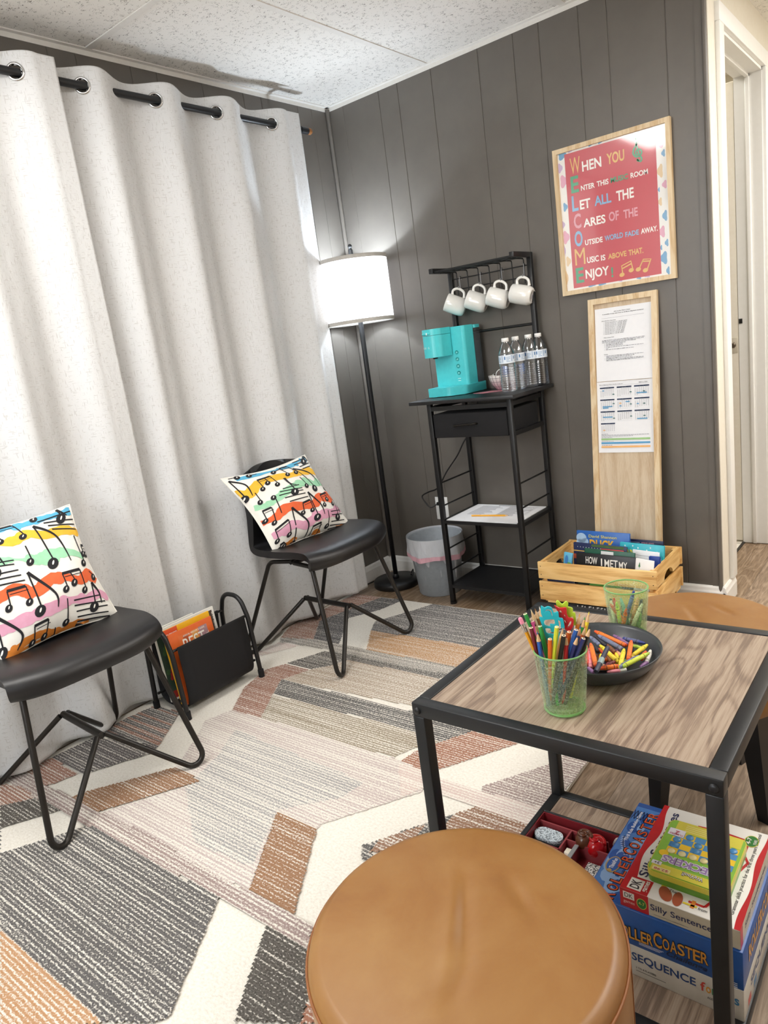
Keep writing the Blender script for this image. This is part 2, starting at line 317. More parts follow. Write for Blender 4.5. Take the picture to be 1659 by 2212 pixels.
P_MAIN,P_RIGHT,P_HALL,P_BATH,P_LAMP,P_FILL,EXPO=20,26,22,9,26,36,-0.10
DATA={"RUG":[["rust",[[0.068,-0.381],[0.233,-0.383],[0.19,-0.509],[0.138,-0.715],[0.258,-0.88],[0.097,-0.92],[0.045,-0.814]]],["navy",[[0.233,-0.383],[0.361,-0.375],[0.328,-0.513],[0.25,-0.642],[0.399,-0.874],[0.258,-0.88],[0.138,-0.715],[0.19,-0.509]]],["grey",[[0.527,-0.373],[0.958,-0.371],[0.971,-0.693],[0.44,-0.716],[0.394,-0.631],[0.488,-0.459]]],["tan",[[0.44,-0.716],[0.971,-0.693],[0.958,-0.863],[0.549,-0.878]]],["lgrey",[[0.097,-0.92],[0.258,-0.88],[0.399,-0.874],[0.549,-0.878],[0.958,-0.863],[0.968,-0.93],[0.513,-0.946],[0.379,-0.938],[0.248,-0.949],[0.13,-0.958]]],["dark",[[0.39,-0.95],[0.506,-0.938],[0.968,-0.93],[0.96,-0.965],[0.536,-0.979],[0.505,-1.043],[0.453,-1.094],[0.316,-1.099]]],["pinkl",[[0.13,-0.958],[0.248,-0.949],[0.152,-1.099],[0.105,-1.107]]],["rust",[[0.319,-1.102],[0.451,-1.105],[0.403,-1.213],[0.461,-1.308],[0.55,-1.448],[0.411,-1.459],[0.313,-1.317],[0.276,-1.177]]],["beige",[[0.451,-1.105],[0.505,-1.043],[0.536,-0.979],[0.96,-0.965],[0.959,-1.116],[0.976,-1.165],[0.404,-1.211]]],["dark2",[[0.402,-1.209],[0.999,-1.194],[1.064,-1.195],[1.233,-1.207],[1.248,-1.218],[1.189,-1.299],[1.082,-1.291],[0.462,-1.303]]],["olive",[[0.463,-1.307],[1.082,-1.291],[1.189,-1.299],[1.167,-1.326],[1.137,-1.358],[1.105,-1.431],[0.558,-1.442],[0.548,-1.447]]],["rust2",[[1.245,-1.212],[1.399,-1.207],[1.274,-1.401],[1.252,-1.432],[1.208,-1.443],[1.136,-1.447],[1.146,-1.374],[1.189,-1.299]]],["pale",[[0.374,-1.543],[0.403,-1.456],[0.558,-1.442],[1.111,-1.432],[1.209,-1.444],[1.276,-1.524],[1.119,-1.755],[1.121,-1.774],[0.979,-1.776],[1.128,-2.004],[0.917,-2.029],[0.511,-2.02],[0.66,-1.783],[0.522,-1.774],[0.474,-1.69]]],["palegrey",[[0.525,-1.538],[1.107,-1.563],[1.094,-1.647],[0.967,-1.771],[0.989,-1.803],[1.074,-1.949],[0.872,-1.966],[0.645,-1.828],[0.599,-1.677]]],["mauve",[[1.406,-1.433],[1.524,-1.257],[1.537,-1.211],[1.604,-1.209],[1.602,-1.342],[1.587,-1.439],[1.543,-1.446],[1.417,-1.452]]],["pinkl",[[1.278,-1.454],[1.404,-1.453],[1.417,-1.452],[1.587,-1.439],[1.579,-1.517],[1.432,-1.517],[1.315,-1.51]]],["pinkl",[[1.138,-1.45],[1.208,-1.443],[1.252,-1.432],[1.278,-1.454],[1.315,-1.51],[1.269,-1.511],[1.239,-1.574]]],["brown2",[[1.432,-1.517],[1.579,-1.517],[1.595,-1.608],[1.505,-1.612],[1.4,-1.621],[1.385,-1.597],[1.403,-1.56]]],["dark2",[[1.403,-1.56],[1.381,-1.592],[1.315,-1.686],[1.346,-1.698],[1.4,-1.621]]],["brown2",[[1.289,-1.729],[1.359,-1.628],[1.366,-1.731],[1.296,-1.774]]],["dark2",[[1.265,-1.761],[1.289,-1.736],[1.296,-1.774],[1.395,-1.828],[1.29,-1.796]]],["rustgrey",[[0.096,-1.562],[0.234,-1.546],[0.36,-1.721],[0.326,-1.728],[0.075,-1.765],[0.079,-1.657]]],["mgrey",[[0.087,-1.797],[0.326,-1.728],[0.363,-1.728],[0.377,-1.765],[0.276,-1.937],[0.071,-1.941]]],["rust",[[0.071,-1.941],[0.255,-1.944],[0.234,-2.015],[0.216,-2.032],[0.069,-2.02]]],["brown",[[0.524,-1.775],[0.66,-1.783],[0.504,-2.02],[0.358,-2.021],[0.372,-1.987]]],["mauve",[[0.069,-2.02],[0.216,-2.032],[0.358,-2.021],[0.504,-2.02],[0.726,-2.006],[1.057,-2.017],[1.128,-2.006],[1.271,-2.002],[1.332,-2.006],[1.363,-2.059],[1.243,-2.061],[1.08,-2.059],[1.082,-2.058],[0.682,-2.067],[0.536,-2.07],[0.387,-2.078],[0.248,-2.081],[0.029,-2.088],[0.022,-2.059]]],["rust",[[0.062,-2.102],[0.151,-2.072],[0.248,-2.081],[0.237,-2.104],[0.188,-2.157]]],["black",[[0.188,-2.157],[0.237,-2.104],[0.252,-2.079],[0.388,-2.074],[0.303,-2.207]]],["greyw",[[0.42,-2.258],[0.536,-2.07],[0.682,-2.067],[1.084,-2.059],[1.24,-2.304],[1.22,-2.331],[1.143,-2.376],[0.709,-2.384]]],["tan2",[[0.709,-2.384],[1.143,-2.376],[0.979,-2.502]]],["brown",[[0.979,-1.776],[1.122,-1.773],[1.165,-1.84],[1.271,-2.002],[1.127,-2.005]]],["black",[[1.243,-2.061],[1.363,-2.059],[1.448,-2.146],[1.468,-2.181],[1.356,-2.243]]],["rust2",[[1.448,-2.146],[1.473,-2.131],[1.5,-2.161],[1.468,-2.181]]]],"POSTER":[["W","tan",[1.1651,1.7001],[1.205,1.6972],[1.1646,1.7573]],["HEN","W",[1.2118,1.6994],[1.2863,1.6976],[1.2128,1.7348]],["YOU","tan",[1.3071,1.6996],[1.3722,1.6975],[1.3017,1.7376]],["E","grn",[1.163,1.6327],[1.1943,1.6315],[1.1644,1.6922]],["NTER","W",[1.2018,1.6337],[1.256,1.6321],[1.2015,1.6522]],["THIS","W",[1.2642,1.6331],[1.309,1.6328],[1.2639,1.6522]],["MUSIC","grn",[1.317,1.6338],[1.3816,1.6328],[1.3166,1.6527]],["ROOM","W",[1.3908,1.6335],[1.4528,1.6312],[1.3903,1.652]],["L","blu",[1.1619,1.5679],[1.1875,1.5654],[1.1633,1.6236]],["ET","W",[1.1934,1.5678],[1.2349,1.5672],[1.1943,1.6016]],["ALL","blu",[1.2508,1.5682],[1.3152,1.5673],[1.2513,1.6028]],["THE","W",[1.3347,1.5665],[1.3992,1.566],[1.3307,1.6017]],["C","pnk",[1.1645,1.5025],[1.194,1.5018],[1.1631,1.557]],["ARES","W",[1.2024,1.501],[1.289,1.5006],[1.2037,1.5317]],["OF","pnk",[1.3021,1.5029],[1.3401,1.5004],[1.3027,1.5363]],["THE","pnk",[1.3574,1.5012],[1.4099,1.5003],[1.353,1.5313]],["O","blu",[1.1628,1.4371],[1.1951,1.4357],[1.1622,1.4944]],["UTSIDE","W",[1.2035,1.4356],[1.2732,1.4346],[1.2033,1.4556]],["WORLD","blu",[1.2815,1.4361],[1.3513,1.4361],[1.2818,1.4556]],["FADE","blu",[1.3598,1.4359],[1.4103,1.4348],[1.3593,1.4537]],["AWAY.","W",[1.4176,1.4349],[1.4778,1.4345],[1.418,1.4537]],["M","tan",[1.1591,1.369],[1.2002,1.3681],[1.1605,1.4297]],["USIC","W",[1.207,1.3691],[1.2539,1.3686],[1.2077,1.3916]],["IS","W",[1.2621,1.3687],[1.2795,1.3681],[1.2619,1.3896]],["ABOVE","tan",[1.2901,1.3693],[1.3605,1.3679],[1.2897,1.3891]],["THAT.","tan",[1.3684,1.368],[1.4226,1.3679],[1.3674,1.3884]],["E","grn",[1.1579,1.3005],[1.1901,1.3018],[1.161,1.3576]],["NJOY","W",[1.197,1.3029],[1.2905,1.3018],[1.1986,1.3466]],["!","grn",[1.2987,1.3011],[1.3062,1.3014],[1.3001,1.3386]]],"PANEL":[[1.1482,1.7753],[1.4862,1.7748],[1.4821,1.2839],[1.142,1.2852]],"INNER":[[1.1183,1.7839],[1.5151,1.7815],[1.5129,1.2744],[1.1105,1.2797]],"CLEF":[[1.4213,1.6823],[1.4173,1.6903],[1.4287,1.6804],[1.4331,1.6904],[1.4255,1.7035],[1.4194,1.73],[1.4139,1.7536],[1.4166,1.7597],[1.4206,1.7518],[1.417,1.7389],[1.4073,1.7262],[1.4043,1.7117],[1.4148,1.6993],[1.4298,1.701],[1.4343,1.7123],[1.4264,1.7212],[1.4158,1.7185],[1.4138,1.7092],[1.421,1.7046]],"NOTES":[[[1.3425,1.3055],[1.3396,1.3364],[1.3751,1.3482],[1.3811,1.3172]],[[1.3399,1.3257],[1.3761,1.3385]],[[1.4045,1.3162],[1.4215,1.346],[1.4487,1.3426],[1.4332,1.3069]],[[1.418,1.3392],[1.4454,1.3359]]],"NHEADS":[[1.3392,1.3045],[1.3748,1.3153],[1.4012,1.3138],[1.4271,1.3064]],"PEB":[["blu",[1.123,1.7872],[1.1513,1.7799],[1.1208,1.761]],["lil",[1.1178,1.7469],[1.1339,1.7428],[1.1153,1.7175]],["pnk",[1.1236,1.702],[1.1498,1.6957],[1.1204,1.6636]],["blu",[1.1274,1.6034],[1.1429,1.6],[1.1251,1.5764]],["lil",[1.1157,1.5393],[1.1277,1.5368],[1.1138,1.5165]],["pnk",[1.1194,1.5004],[1.1416,1.496],[1.116,1.459]],["lil",[1.1169,1.4488],[1.1237,1.4475],[1.114,1.4147]],["tan",[1.1237,1.4051],[1.141,1.402],[1.1212,1.3739]],["tan",[1.1164,1.3509],[1.1262,1.3493],[1.1128,1.3067]],["pnk",[1.487,1.7481],[1.5119,1.7414],[1.4851,1.7092]],["blu",[1.5036,1.6976],[1.5149,1.6946],[1.5026,1.6773]],["tan",[1.4875,1.6512],[1.5052,1.6468],[1.4857,1.613]],["pnk",[1.5018,1.5964],[1.5166,1.5928],[1.5007,1.573]],["blu",[1.4855,1.5787],[1.4913,1.5774],[1.4849,1.5649]],["tan",[1.4853,1.5423],[1.4974,1.5396],[1.4842,1.5186]],["blu",[1.4986,1.4963],[1.5136,1.4931],[1.4972,1.4654]],["pnk",[1.4842,1.4453],[1.5035,1.4414],[1.4827,1.4117]],["blu",[1.5021,1.3987],[1.5138,1.3965],[1.5012,1.3773]],["blu",[1.4843,1.3828],[1.4907,1.3816],[1.4835,1.367]],["blu",[1.4854,1.3565],[1.5077,1.3524],[1.4837,1.3189]],["blu",[1.5032,1.3038],[1.5138,1.302],[1.5021,1.2791]],["blu",[1.2412,1.7869],[1.2555,1.7831],[1.2406,1.7784]],["blu",[1.2781,1.7857],[1.2921,1.7819],[1.2775,1.7778]],["lil",[1.1602,1.7849],[1.1766,1.7806],[1.1596,1.7777]],["blu",[1.2044,1.2869],[1.2311,1.2827],[1.2038,1.28]],["blu",[1.2448,1.2859],[1.2727,1.2815],[1.2443,1.2791]],["lil",[1.3268,1.2852],[1.3395,1.2832],[1.3266,1.281]],["blu",[1.3951,1.2863],[1.4105,1.2838],[1.3947,1.2791]],["lil",[1.4245,1.286],[1.4427,1.283],[1.4242,1.2801]]],"PAPERU":[[1.2247,1.1922],[1.4456,1.1883],[1.4432,0.9107],[1.2288,0.9146]],"PAPERL":[[1.2296,0.9105],[1.446,0.9046],[1.4447,0.6302],[1.2232,0.6328]],"PENS":[["yellow_pencil","eraser",[1.806,-1.8525,0.7134],[1.8522,-1.8307,0.5575]],["green","flat",[1.8045,-1.8309,0.7109],[1.8429,-1.8043,0.5575]],["cream","tip",[1.8109,-1.8221,0.7162],[1.8436,-1.8038,0.5575]],["brown","tip",[1.8145,-1.8147,0.7155],[1.8446,-1.8032,0.5575]],["white","tip",[1.8203,-1.8096,0.7176],[1.8425,-1.8046,0.5575]],["maroon","flat",[1.8232,-1.8495,0.6969],[1.8388,-1.8387,0.5575]],["pink","flat",[1.8137,-1.8263,0.6973],[1.8436,-1.8038,0.5575]],["black","tip",[1.8243,-1.8378,0.6993],[1.8427,-1.8044,0.5575]],["blue","tip",[1.8361,-1.8542,0.6942],[1.837,-1.8389,0.5575]],["green","flat",[1.8337,-1.8386,0.6965],[1.846,-1.834,0.5575]],["orange","flat",[1.8563,-1.852,0.6833],[1.834,-1.8362,0.5575]],["lime","flat",[1.8681,-1.8483,0.7043],[1.834,-1.8362,0.5575]],["natural","tip",[1.8659,-1.8225,0.6925],[1.8358,-1.8345,0.5575]],["black","flat",[1.8739,-1.8387,0.6866],[1.8377,-1.8336,0.5575]],["red","tip",[1.8752,-1.8313,0.6845],[1.8585,-1.8264,0.5575]],["orange","flat",[1.874,-1.8185,0.6843],[1.8468,-1.8019,0.5575]],["white","tip",[1.8741,-1.7961,0.687],[1.8464,-1.8021,0.5575]],["blue","flat",[1.8859,-1.8181,0.6896],[1.842,-1.8307,0.5575]],["orangel","tip",[1.8779,-1.783,0.7023],[1.852,-1.7999,0.5575]],["green","tip",[1.8857,-1.7813,0.6969],[1.8512,-1.8001,0.5575]],["yellow","tip",[1.8914,-1.7762,0.7048],[1.8552,-1.7993,0.5575]],["orange","tip",[1.8956,-1.8021,0.6918],[1.8481,-1.8013,0.5575]],["black","tip",[1.9041,-1.8034,0.692],[1.8562,-1.8269,0.5575]],["navy","tip",[1.8912,-1.8233,0.6836],[1.8447,-1.8297,0.5575]],["blue","tip",[1.8841,-1.7966,0.6871],[1.851,-1.8002,0.5575]],["navy","flat",[1.8972,-1.8181,0.6766],[1.8452,-1.8289,0.5575]],["dkgrey","tip",[1.8659,-1.8114,0.6838],[1.8452,-1.8028,0.5575]]],"STEN":{"teal":[[[1.8324,-1.8259,0.7263],[1.8366,-1.8238,0.7231],[1.8418,-1.8212,0.7249],[1.8469,-1.8186,0.7221],[1.849,-1.8176,0.7137],[1.8551,-1.8145,0.715],[1.8558,-1.8142,0.705],[1.861,-1.8116,0.7022],[1.8623,-1.8109,0.6872],[1.8583,-1.813,0.6874],[1.858,-1.8131,0.6983],[1.8542,-1.815,0.701],[1.8546,-1.8148,0.6877],[1.8507,-1.8167,0.6812],[1.8546,-1.8148,0.6776],[1.8533,-1.8154,0.6693],[1.8518,-1.8162,0.6576],[1.8383,-1.823,0.6583],[1.8323,-1.8259,0.6889],[1.8289,-1.8276,0.7066],[1.8336,-1.8253,0.7064],[1.8316,-1.8263,0.7148]],[[1.8361,-1.824,0.7029],[1.8489,-1.8176,0.7029],[1.8496,-1.8173,0.6938],[1.8429,-1.8206,0.6942],[1.8433,-1.8205,0.69],[1.8354,-1.8244,0.6929],[1.8337,-1.8252,0.698]],[[1.835,-1.8246,0.6879],[1.8424,-1.8209,0.6875],[1.844,-1.8201,0.6816],[1.848,-1.8181,0.6805],[1.8464,-1.8189,0.6764],[1.8397,-1.8223,0.6776],[1.8358,-1.8242,0.6804]],[[1.8358,-1.8242,0.717],[1.8401,-1.822,0.7209],[1.846,-1.8191,0.7188],[1.8476,-1.8183,0.708],[1.8459,-1.8191,0.7081],[1.8442,-1.82,0.7165],[1.8406,-1.8218,0.7179],[1.8364,-1.8239,0.7161]]],"red":[[[1.848,-1.8092,0.7227],[1.8547,-1.8058,0.7181],[1.8634,-1.8014,0.7179],[1.8635,-1.8014,0.7084],[1.8656,-1.8003,0.7008],[1.8722,-1.797,0.6979],[1.8706,-1.7978,0.6847],[1.8647,-1.8008,0.6767],[1.8584,-1.8039,0.6837],[1.855,-1.8057,0.6923],[1.8525,-1.8069,0.7058],[1.8517,-1.8073,0.7133]],[[1.853,-1.8066,0.7132],[1.8559,-1.8052,0.7151],[1.8579,-1.8042,0.71],[1.8551,-1.8056,0.7094]],[[1.8593,-1.8035,0.7062],[1.861,-1.8026,0.7073],[1.8627,-1.8018,0.7018],[1.8607,-1.8028,0.7028]],[[1.8676,-1.7993,0.6949],[1.8699,-1.7982,0.6947],[1.8689,-1.7987,0.689],[1.8637,-1.8013,0.6826],[1.8633,-1.8015,0.686]],[[1.8587,-1.8038,0.6979],[1.861,-1.8026,0.6969],[1.8627,-1.8018,0.6923],[1.8607,-1.8028,0.692]]],"lime":[[[1.8472,-1.8006,0.7259],[1.8494,-1.7995,0.7278],[1.855,-1.7967,0.7213],[1.8607,-1.7938,0.7258],[1.8632,-1.7926,0.7224],[1.8628,-1.7928,0.7166],[1.8687,-1.7899,0.7137],[1.8689,-1.7897,0.7079],[1.8661,-1.7911,0.7056],[1.8721,-1.7881,0.7044],[1.8718,-1.7883,0.6843],[1.8691,-1.7896,0.6845],[1.8691,-1.7897,0.6995],[1.8629,-1.7927,0.6983],[1.8593,-1.7945,0.7052],[1.8519,-1.7982,0.7156],[1.8479,-1.8002,0.7167]]]},"MARKER":[[1.883,-1.6913,0.603],[1.8934,-1.7716,0.596]],"CRAY":[["orange",[1.815,-1.586,0.58],[1.8912,-1.6268,0.58]],["slate",[1.8285,-1.6018,0.58],[1.8892,-1.6427,0.58]],["slate",[1.8116,-1.6007,0.574],[1.8409,-1.6284,0.574]],["purple",[1.8497,-1.5797,0.574],[1.888,-1.6104,0.574]],["indigo",[1.9143,-1.5941,0.574],[1.8715,-1.5878,0.574]],["orange",[1.8976,-1.6165,0.586],[1.9186,-1.6914,0.586]],["yellow",[1.9245,-1.6102,0.58],[1.9144,-1.6693,0.58]],["yellow",[1.8478,-1.6422,0.58],[1.9033,-1.6961,0.58]],["yellow",[1.8978,-1.6542,0.586],[1.9155,-1.7228,0.586]],["lime",[1.9419,-1.6539,0.586],[1.9183,-1.7198,0.586]],["orange",[1.8834,-1.7434,0.586],[1.9113,-1.7196,0.586]],["slate",[1.9307,-1.6703,0.586],[1.9149,-1.7234,0.586]],["orange",[1.9306,-1.6376,0.58],[1.9336,-1.6699,0.58]],["white",[1.9324,-1.6186,0.574],[1.9414,-1.669,0.574]],["orange",[1.835,-1.6531,0.586],[1.8774,-1.7334,0.586]],["pink",[1.8351,-1.6624,0.58],[1.8671,-1.7315,0.58]],["yellow",[1.8806,-1.6511,0.574],[1.8945,-1.6747,0.574]],["maroon",[1.8851,-1.7264,0.58],[1.8956,-1.6968,0.58]],["brown",[1.8699,-1.6676,0.574],[1.8859,-1.6853,0.574]],["yellow",[1.8584,-1.6648,0.574],[1.8642,-1.682,0.574]],["red",[1.8264,-1.6529,0.58],[1.8574,-1.7216,0.58]],["purple",[1.8623,-1.7334,0.58],[1.8768,-1.7455,0.58]],["pink",[1.8975,-1.7367,0.58],[1.9077,-1.7297,0.58]],["white",[1.9067,-1.7304,0.58],[1.9155,-1.7228,0.58]],["black",[1.8154,-1.5924,0.574],[1.8547,-1.6283,0.574]],["brown",[1.8521,-1.6215,0.574],[1.8785,-1.6494,0.574]],["lime",[1.8961,-1.6098,0.574],[1.9135,-1.6158,0.574]],["purple",[1.937,-1.6885,0.574],[1.9413,-1.6706,0.574]],["white",[1.92,-1.6659,0.58],[1.9173,-1.6996,0.58]],["peach",[1.8805,-1.6437,0.574],[1.8938,-1.6605,0.574]],["orange",[1.8461,-1.6444,0.574],[1.8613,-1.6587,0.574]],["black",[1.8379,-1.6399,0.574],[1.85,-1.6581,0.574]]],"CUP2":[["blue",[1.8624,-1.4941,0.6347],[1.8431,-1.5093,0.5606]],["peach",[1.8718,-1.5006,0.6242],[1.8567,-1.5081,0.5604]],["white",[1.8845,-1.5144,0.6179],[1.8608,-1.5186,0.5608]],["red",[1.8292,-1.5163,0.6242],[1.8351,-1.516,0.5604]],["white",[1.8262,-1.5234,0.6207],[1.8321,-1.5204,0.5601]],["lime",[1.8408,-1.5329,0.6228],[1.8441,-1.5237,0.5606]],["orange",[1.829,-1.5421,0.6159],[1.8296,-1.5404,0.606]],["teal",[1.8392,-1.5057,0.6206],[1.8533,-1.5077,0.5602]],["teal",[1.8481,-1.5181,0.6148],[1.849,-1.5154,0.5608]],["orange",[1.8589,-1.5316,0.6108],[1.8468,-1.5274,0.5604]],["black",[1.8187,-1.5104,0.6199],[1.8277,-1.5122,0.5606]],["orange",[1.8224,-1.5309,0.6156],[1.8244,-1.5295,0.6059]],["navy",[1.874,-1.4861,0.6157],[1.8681,-1.494,0.5606]],["green",[1.8789,-1.5104,0.5961],[1.8702,-1.5104,0.5602]]],"PILR":[{"blue":[[0.098,0.057,0.039],[0.328,0.057,0.039],[0.524,0.059,0.014],[0.7,0.067,0.054],[0.844,0.046,0.014],[0.965,0.05,0.061]],"yellow":[[0.008,0.21,0.054],[0.076,0.276,0.075],[0.212,0.201,0.075],[0.309,0.176,0.054],[0.474,0.177,0.075],[0.606,0.206,0.057],[0.77,0.208,0.064],[0.917,0.213,0.064],[0.978,0.252,0.045]],"green":[[0.03,0.451,0.045],[0.153,0.47,0.045],[0.354,0.412,0.057],[0.535,0.36,0.064],[0.734,0.361,0.064],[0.816,0.394,0.054],[0.925,0.378,0.064],[0.986,0.418,0.036]],"orange":[[0.014,0.644,0.045],[0.153,0.637,0.064],[0.292,0.575,0.075],[0.456,0.612,0.071],[0.614,0.63,0.071],[0.701,0.567,0.071],[0.851,0.601,0.082],[0.943,0.557,0.064],[0.98,0.627,0.036]],"pink":[[0.035,0.832,0.054],[0.161,0.822,0.057],[0.282,0.791,0.064],[0.385,0.847,0.075],[0.515,0.801,0.082],[0.678,0.785,0.082],[0.809,0.794,0.064],[0.901,0.752,0.064],[0.972,0.778,0.045]],"dorange":[[0.014,1.005,0.054],[0.117,1.006,0.05],[0.229,0.992,0.075],[0.333,1.049,0.054],[0.491,1.015,0.075],[0.645,1.017,0.064],[0.794,0.998,0.071],[0.916,0.996,0.062]]},[["beam",[0.227,0.273],[0.384,0.274],[0.249,0.143],[0.396,0.134]],["q",[0.314,0.218],[0.328,0.142]],["q",[0.469,0.092],[0.589,0.06]],["beam",[0.568,0.185],[0.673,0.19],[0.566,0.057],[0.672,0.058]],["flag",[0.743,0.449],[0.695,0.122],[0.886,0.269],[0.891,0.424]],["q",[0.647,0.398],[0.654,0.268]],["flag",[0.469,0.431],[0.499,0.218],[0.496,0.31],[0.539,0.352]],["line",[0.39,0.35],[0.567,0.362]],["line",[0.343,0.375],[0.573,0.41]],["line",[0.312,0.413],[0.566,0.436]],["line",[0.341,0.463],[0.567,0.479]],["line",[0.358,0.52],[0.573,0.526]],["line",[0.776,0.034],[0.982,0.033]],["line",[0.764,0.072],[0.985,0.072]],["line",[0.801,0.124],[0.973,0.11]],["line",[0.813,0.162],[0.966,0.152]],["flag",[0.909,0.076],[0.954,-0.005],[0.968,0.028],[0.981,0.08]],["q",[0.11,0.414],[0.136,0.286]],["q",[0.252,0.415],[0.218,0.614]],["beam",[0.424,0.694],[0.534,0.696],[0.474,0.582],[0.573,0.569]],["beam",[0.715,0.676],[0.864,0.682],[0.747,0.545],[0.889,0.528]],["q",[0.809,0.614],[0.829,0.536]],["flag",[0.215,1.015],[0.341,0.592],[0.424,0.824],[0.353,1.029]],["flag",[0.541,0.801],[0.602,0.476],[0.67,0.65],[0.641,0.79]],["line",[0.752,0.774],[0.959,0.77]],["line",[0.744,0.818],[0.956,0.82]],["line",[0.706,0.898],[0.93,0.897]],["line",[0.681,0.94],[0.926,0.949]],["line",[0.658,0.98],[0.936,0.96]],["flag",[0.836,0.852],[0.96,0.572],[0.96,0.678],[0.916,0.815]],["beam",[0.059,0.904],[0.19,0.887],[0.078,0.775],[0.243,0.714]],["beam",[0.393,1.034],[0.496,1.036],[0.468,0.895],[0.57,0.876]],["q",[0.955,0.475],[0.979,0.281]],["q",[0.128,0.033],[0.051,0.024]],["q",[0.235,0.047],[0.32,0.042]],["flag",[0.012,0.319],[0.033,0.055],[0.123,0.155],[0.097,0.31]],["beam",[0.639,1.071],[0.728,1.067],[0.664,1.043],[0.758,1.026]],["q",[0.83,1.04],[0.893,1.036]],["q",[0.639,0.94],[0.714,0.751]],["beam",[0.044,0.636],[0.103,0.693],[0.072,0.519],[0.169,0.512]],["beam",[0.058,1.003],[0.119,0.989],[0.079,0.956],[0.128,0.946]]]],"PILL":[{"blue":[[0.43,0.047,0.026],[0.513,0.036,0.029],[0.616,0.048,0.046],[0.742,0.041,0.046],[0.861,0.054,0.043],[0.985,0.054,0.054]],"yellow":[[0.218,0.115,0.043],[0.314,0.106,0.046],[0.45,0.19,0.054],[0.575,0.149,0.06],[0.69,0.205,0.06],[0.846,0.2,0.06],[0.952,0.24,0.051],[0.985,0.272,0.029]],"green":[[0.141,0.311,0.043],[0.231,0.315,0.04],[0.351,0.324,0.046],[0.42,0.343,0.011],[0.539,0.388,0.06],[0.665,0.378,0.071],[0.807,0.404,0.051],[0.92,0.464,0.043]],"orange":[[0.066,0.587,0.043],[0.163,0.569,0.051],[0.293,0.549,0.066],[0.419,0.613,0.057],[0.545,0.563,0.066],[0.66,0.58,0.051],[0.772,0.64,0.051],[0.875,0.609,0.066],[0.937,0.68,0.049]],"pink":[[-0.007,0.778,0.043],[0.081,0.786,0.06],[0.216,0.785,0.066],[0.352,0.784,0.066],[0.506,0.776,0.071],[0.628,0.77,0.051],[0.767,0.8,0.051],[0.895,0.781,0.051],[0.96,0.824,0.036]],"dorange":[[0.013,0.964,0.043],[0.1,0.973,0.051],[0.243,0.95,0.06],[0.373,0.963,0.06],[0.482,0.989,0.036],[0.588,0.985,0.06],[0.773,1.008,0.066],[0.934,1.015,0.043]]},[["beam",[0.395,0.156],[0.544,0.166],[0.404,0.017],[0.543,0.018]],["flag",[0.628,0.451],[0.65,0.096],[0.767,0.241],[0.772,0.471]],["q",[0.485,0.389],[0.518,0.25]],["line",[0.701,0.066],[0.983,0.057]],["line",[0.736,0.093],[0.983,0.132]],["line",[0.753,0.129],[0.979,0.176]],["line",[0.766,0.17],[0.976,0.22]],["flag",[0.881,0.099],[0.88,0.009],[0.905,0.041],[0.941,0.084]],["q",[0.694,0.028],[0.726,0.006]],["q",[0.881,0.515],[0.924,0.271]],["beam",[0.933,0.439],[0.966,0.445],[0.954,0.365],[0.992,0.365]],["line",[0.218,0.311],[0.391,0.339]],["line",[0.208,0.337],[0.378,0.37]],["line",[0.184,0.398],[0.381,0.42]],["line",[0.17,0.435],[0.38,0.462]],["line",[0.153,0.477],[0.385,0.507]],["flag",[0.232,0.393],[0.28,0.193],[0.314,0.261],[0.32,0.362]],["beam",[0.188,0.662],[0.336,0.672],[0.235,0.541],[0.368,0.55]],["beam",[0.622,0.673],[0.776,0.723],[0.649,0.549],[0.807,0.554]],["q",[0.71,0.644],[0.714,0.558]],["flag",[0.375,0.765],[0.427,0.459],[0.532,0.672],[0.51,0.785]],["q",[0.534,0.932],[0.601,0.744]],["line",[0.648,0.778],[0.903,0.799]],["line",[0.638,0.821],[0.924,0.857]],["line",[0.64,0.873],[0.93,0.897]],["line",[0.636,0.921],[0.916,0.95]],["line",[0.628,0.959],[0.917,0.985]],["flag",[0.802,0.881],[0.868,0.681],[0.9,0.768],[0.883,0.865]],["beam",[0.24,0.977],[0.34,0.97],[0.293,0.859],[0.409,0.85]],["flag",[0.016,0.938],[0.078,0.674],[0.193,0.866],[0.124,0.969]],["q",[0.403,1.018],[0.443,0.936]],["q",[0.921,0.643],[0.898,0.589]],["beam",[0.604,1.021],[0.677,1.024],[0.612,0.981],[0.691,1.008]],["beam",[0.133,0.252],[0.043,0.248],[0.158,0.15],[0.067,0.146]],["flag",[0.005,0.427],[-0.002,0.205],[0.123,0.359],[0.108,0.437]],["q",[-0.033,0.768],[-0.019,0.609]]]]}
# ================================================================== ROOM
def structure(mb,name,mats,**k): return build(mb,name,mats,kind='structure',**k)
def wallprofile(mb,L,grooves,fn,z0,z1):
    """front face of a panelled wall with V grooves; fn(t,d)->(x,y)"""
    pts=[(0,0)]
    for g in sorted(grooves): pts+= [(g-.0022,0),(g-.0008,.0022),(g+.0008,.0022),(g+.0022,0)]
    pts.append((L,0))
    for i in range(len(pts)-1):
        a=fn(*pts[i]); b=fn(*pts[i+1]); mb.quad((a[0],a[1],z0),(b[0],b[1],z0),(b[0],b[1],z1),(a[0],a[1],z1))
mb=MB(); G=[.098,.306,.41,.586,.811,.967,1.074,1.229,1.333,1.53]
wallprofile(mb,W,G,lambda t,d:(t,d),0,H)
mb.b2(-.1,W,.012,.10,0,H)
structure(mb,'wall_back',M['wall'])
mb=MB(); G2=[.11,.2,.42,.52,.73,.94,1.05,1.26,1.36,1.6,1.8,1.95,2.2,2.4,2.62,2.8,3.0,3.25,3.5]
wallprofile(mb,3.8,G2,lambda t,d:(-d,-t),0,H)
mb.b2(-.1,-.012,-3.8,0,0,H)
structure(mb,'wall_left',M['wall'])
wl=plain('#d9d5cd',.6)
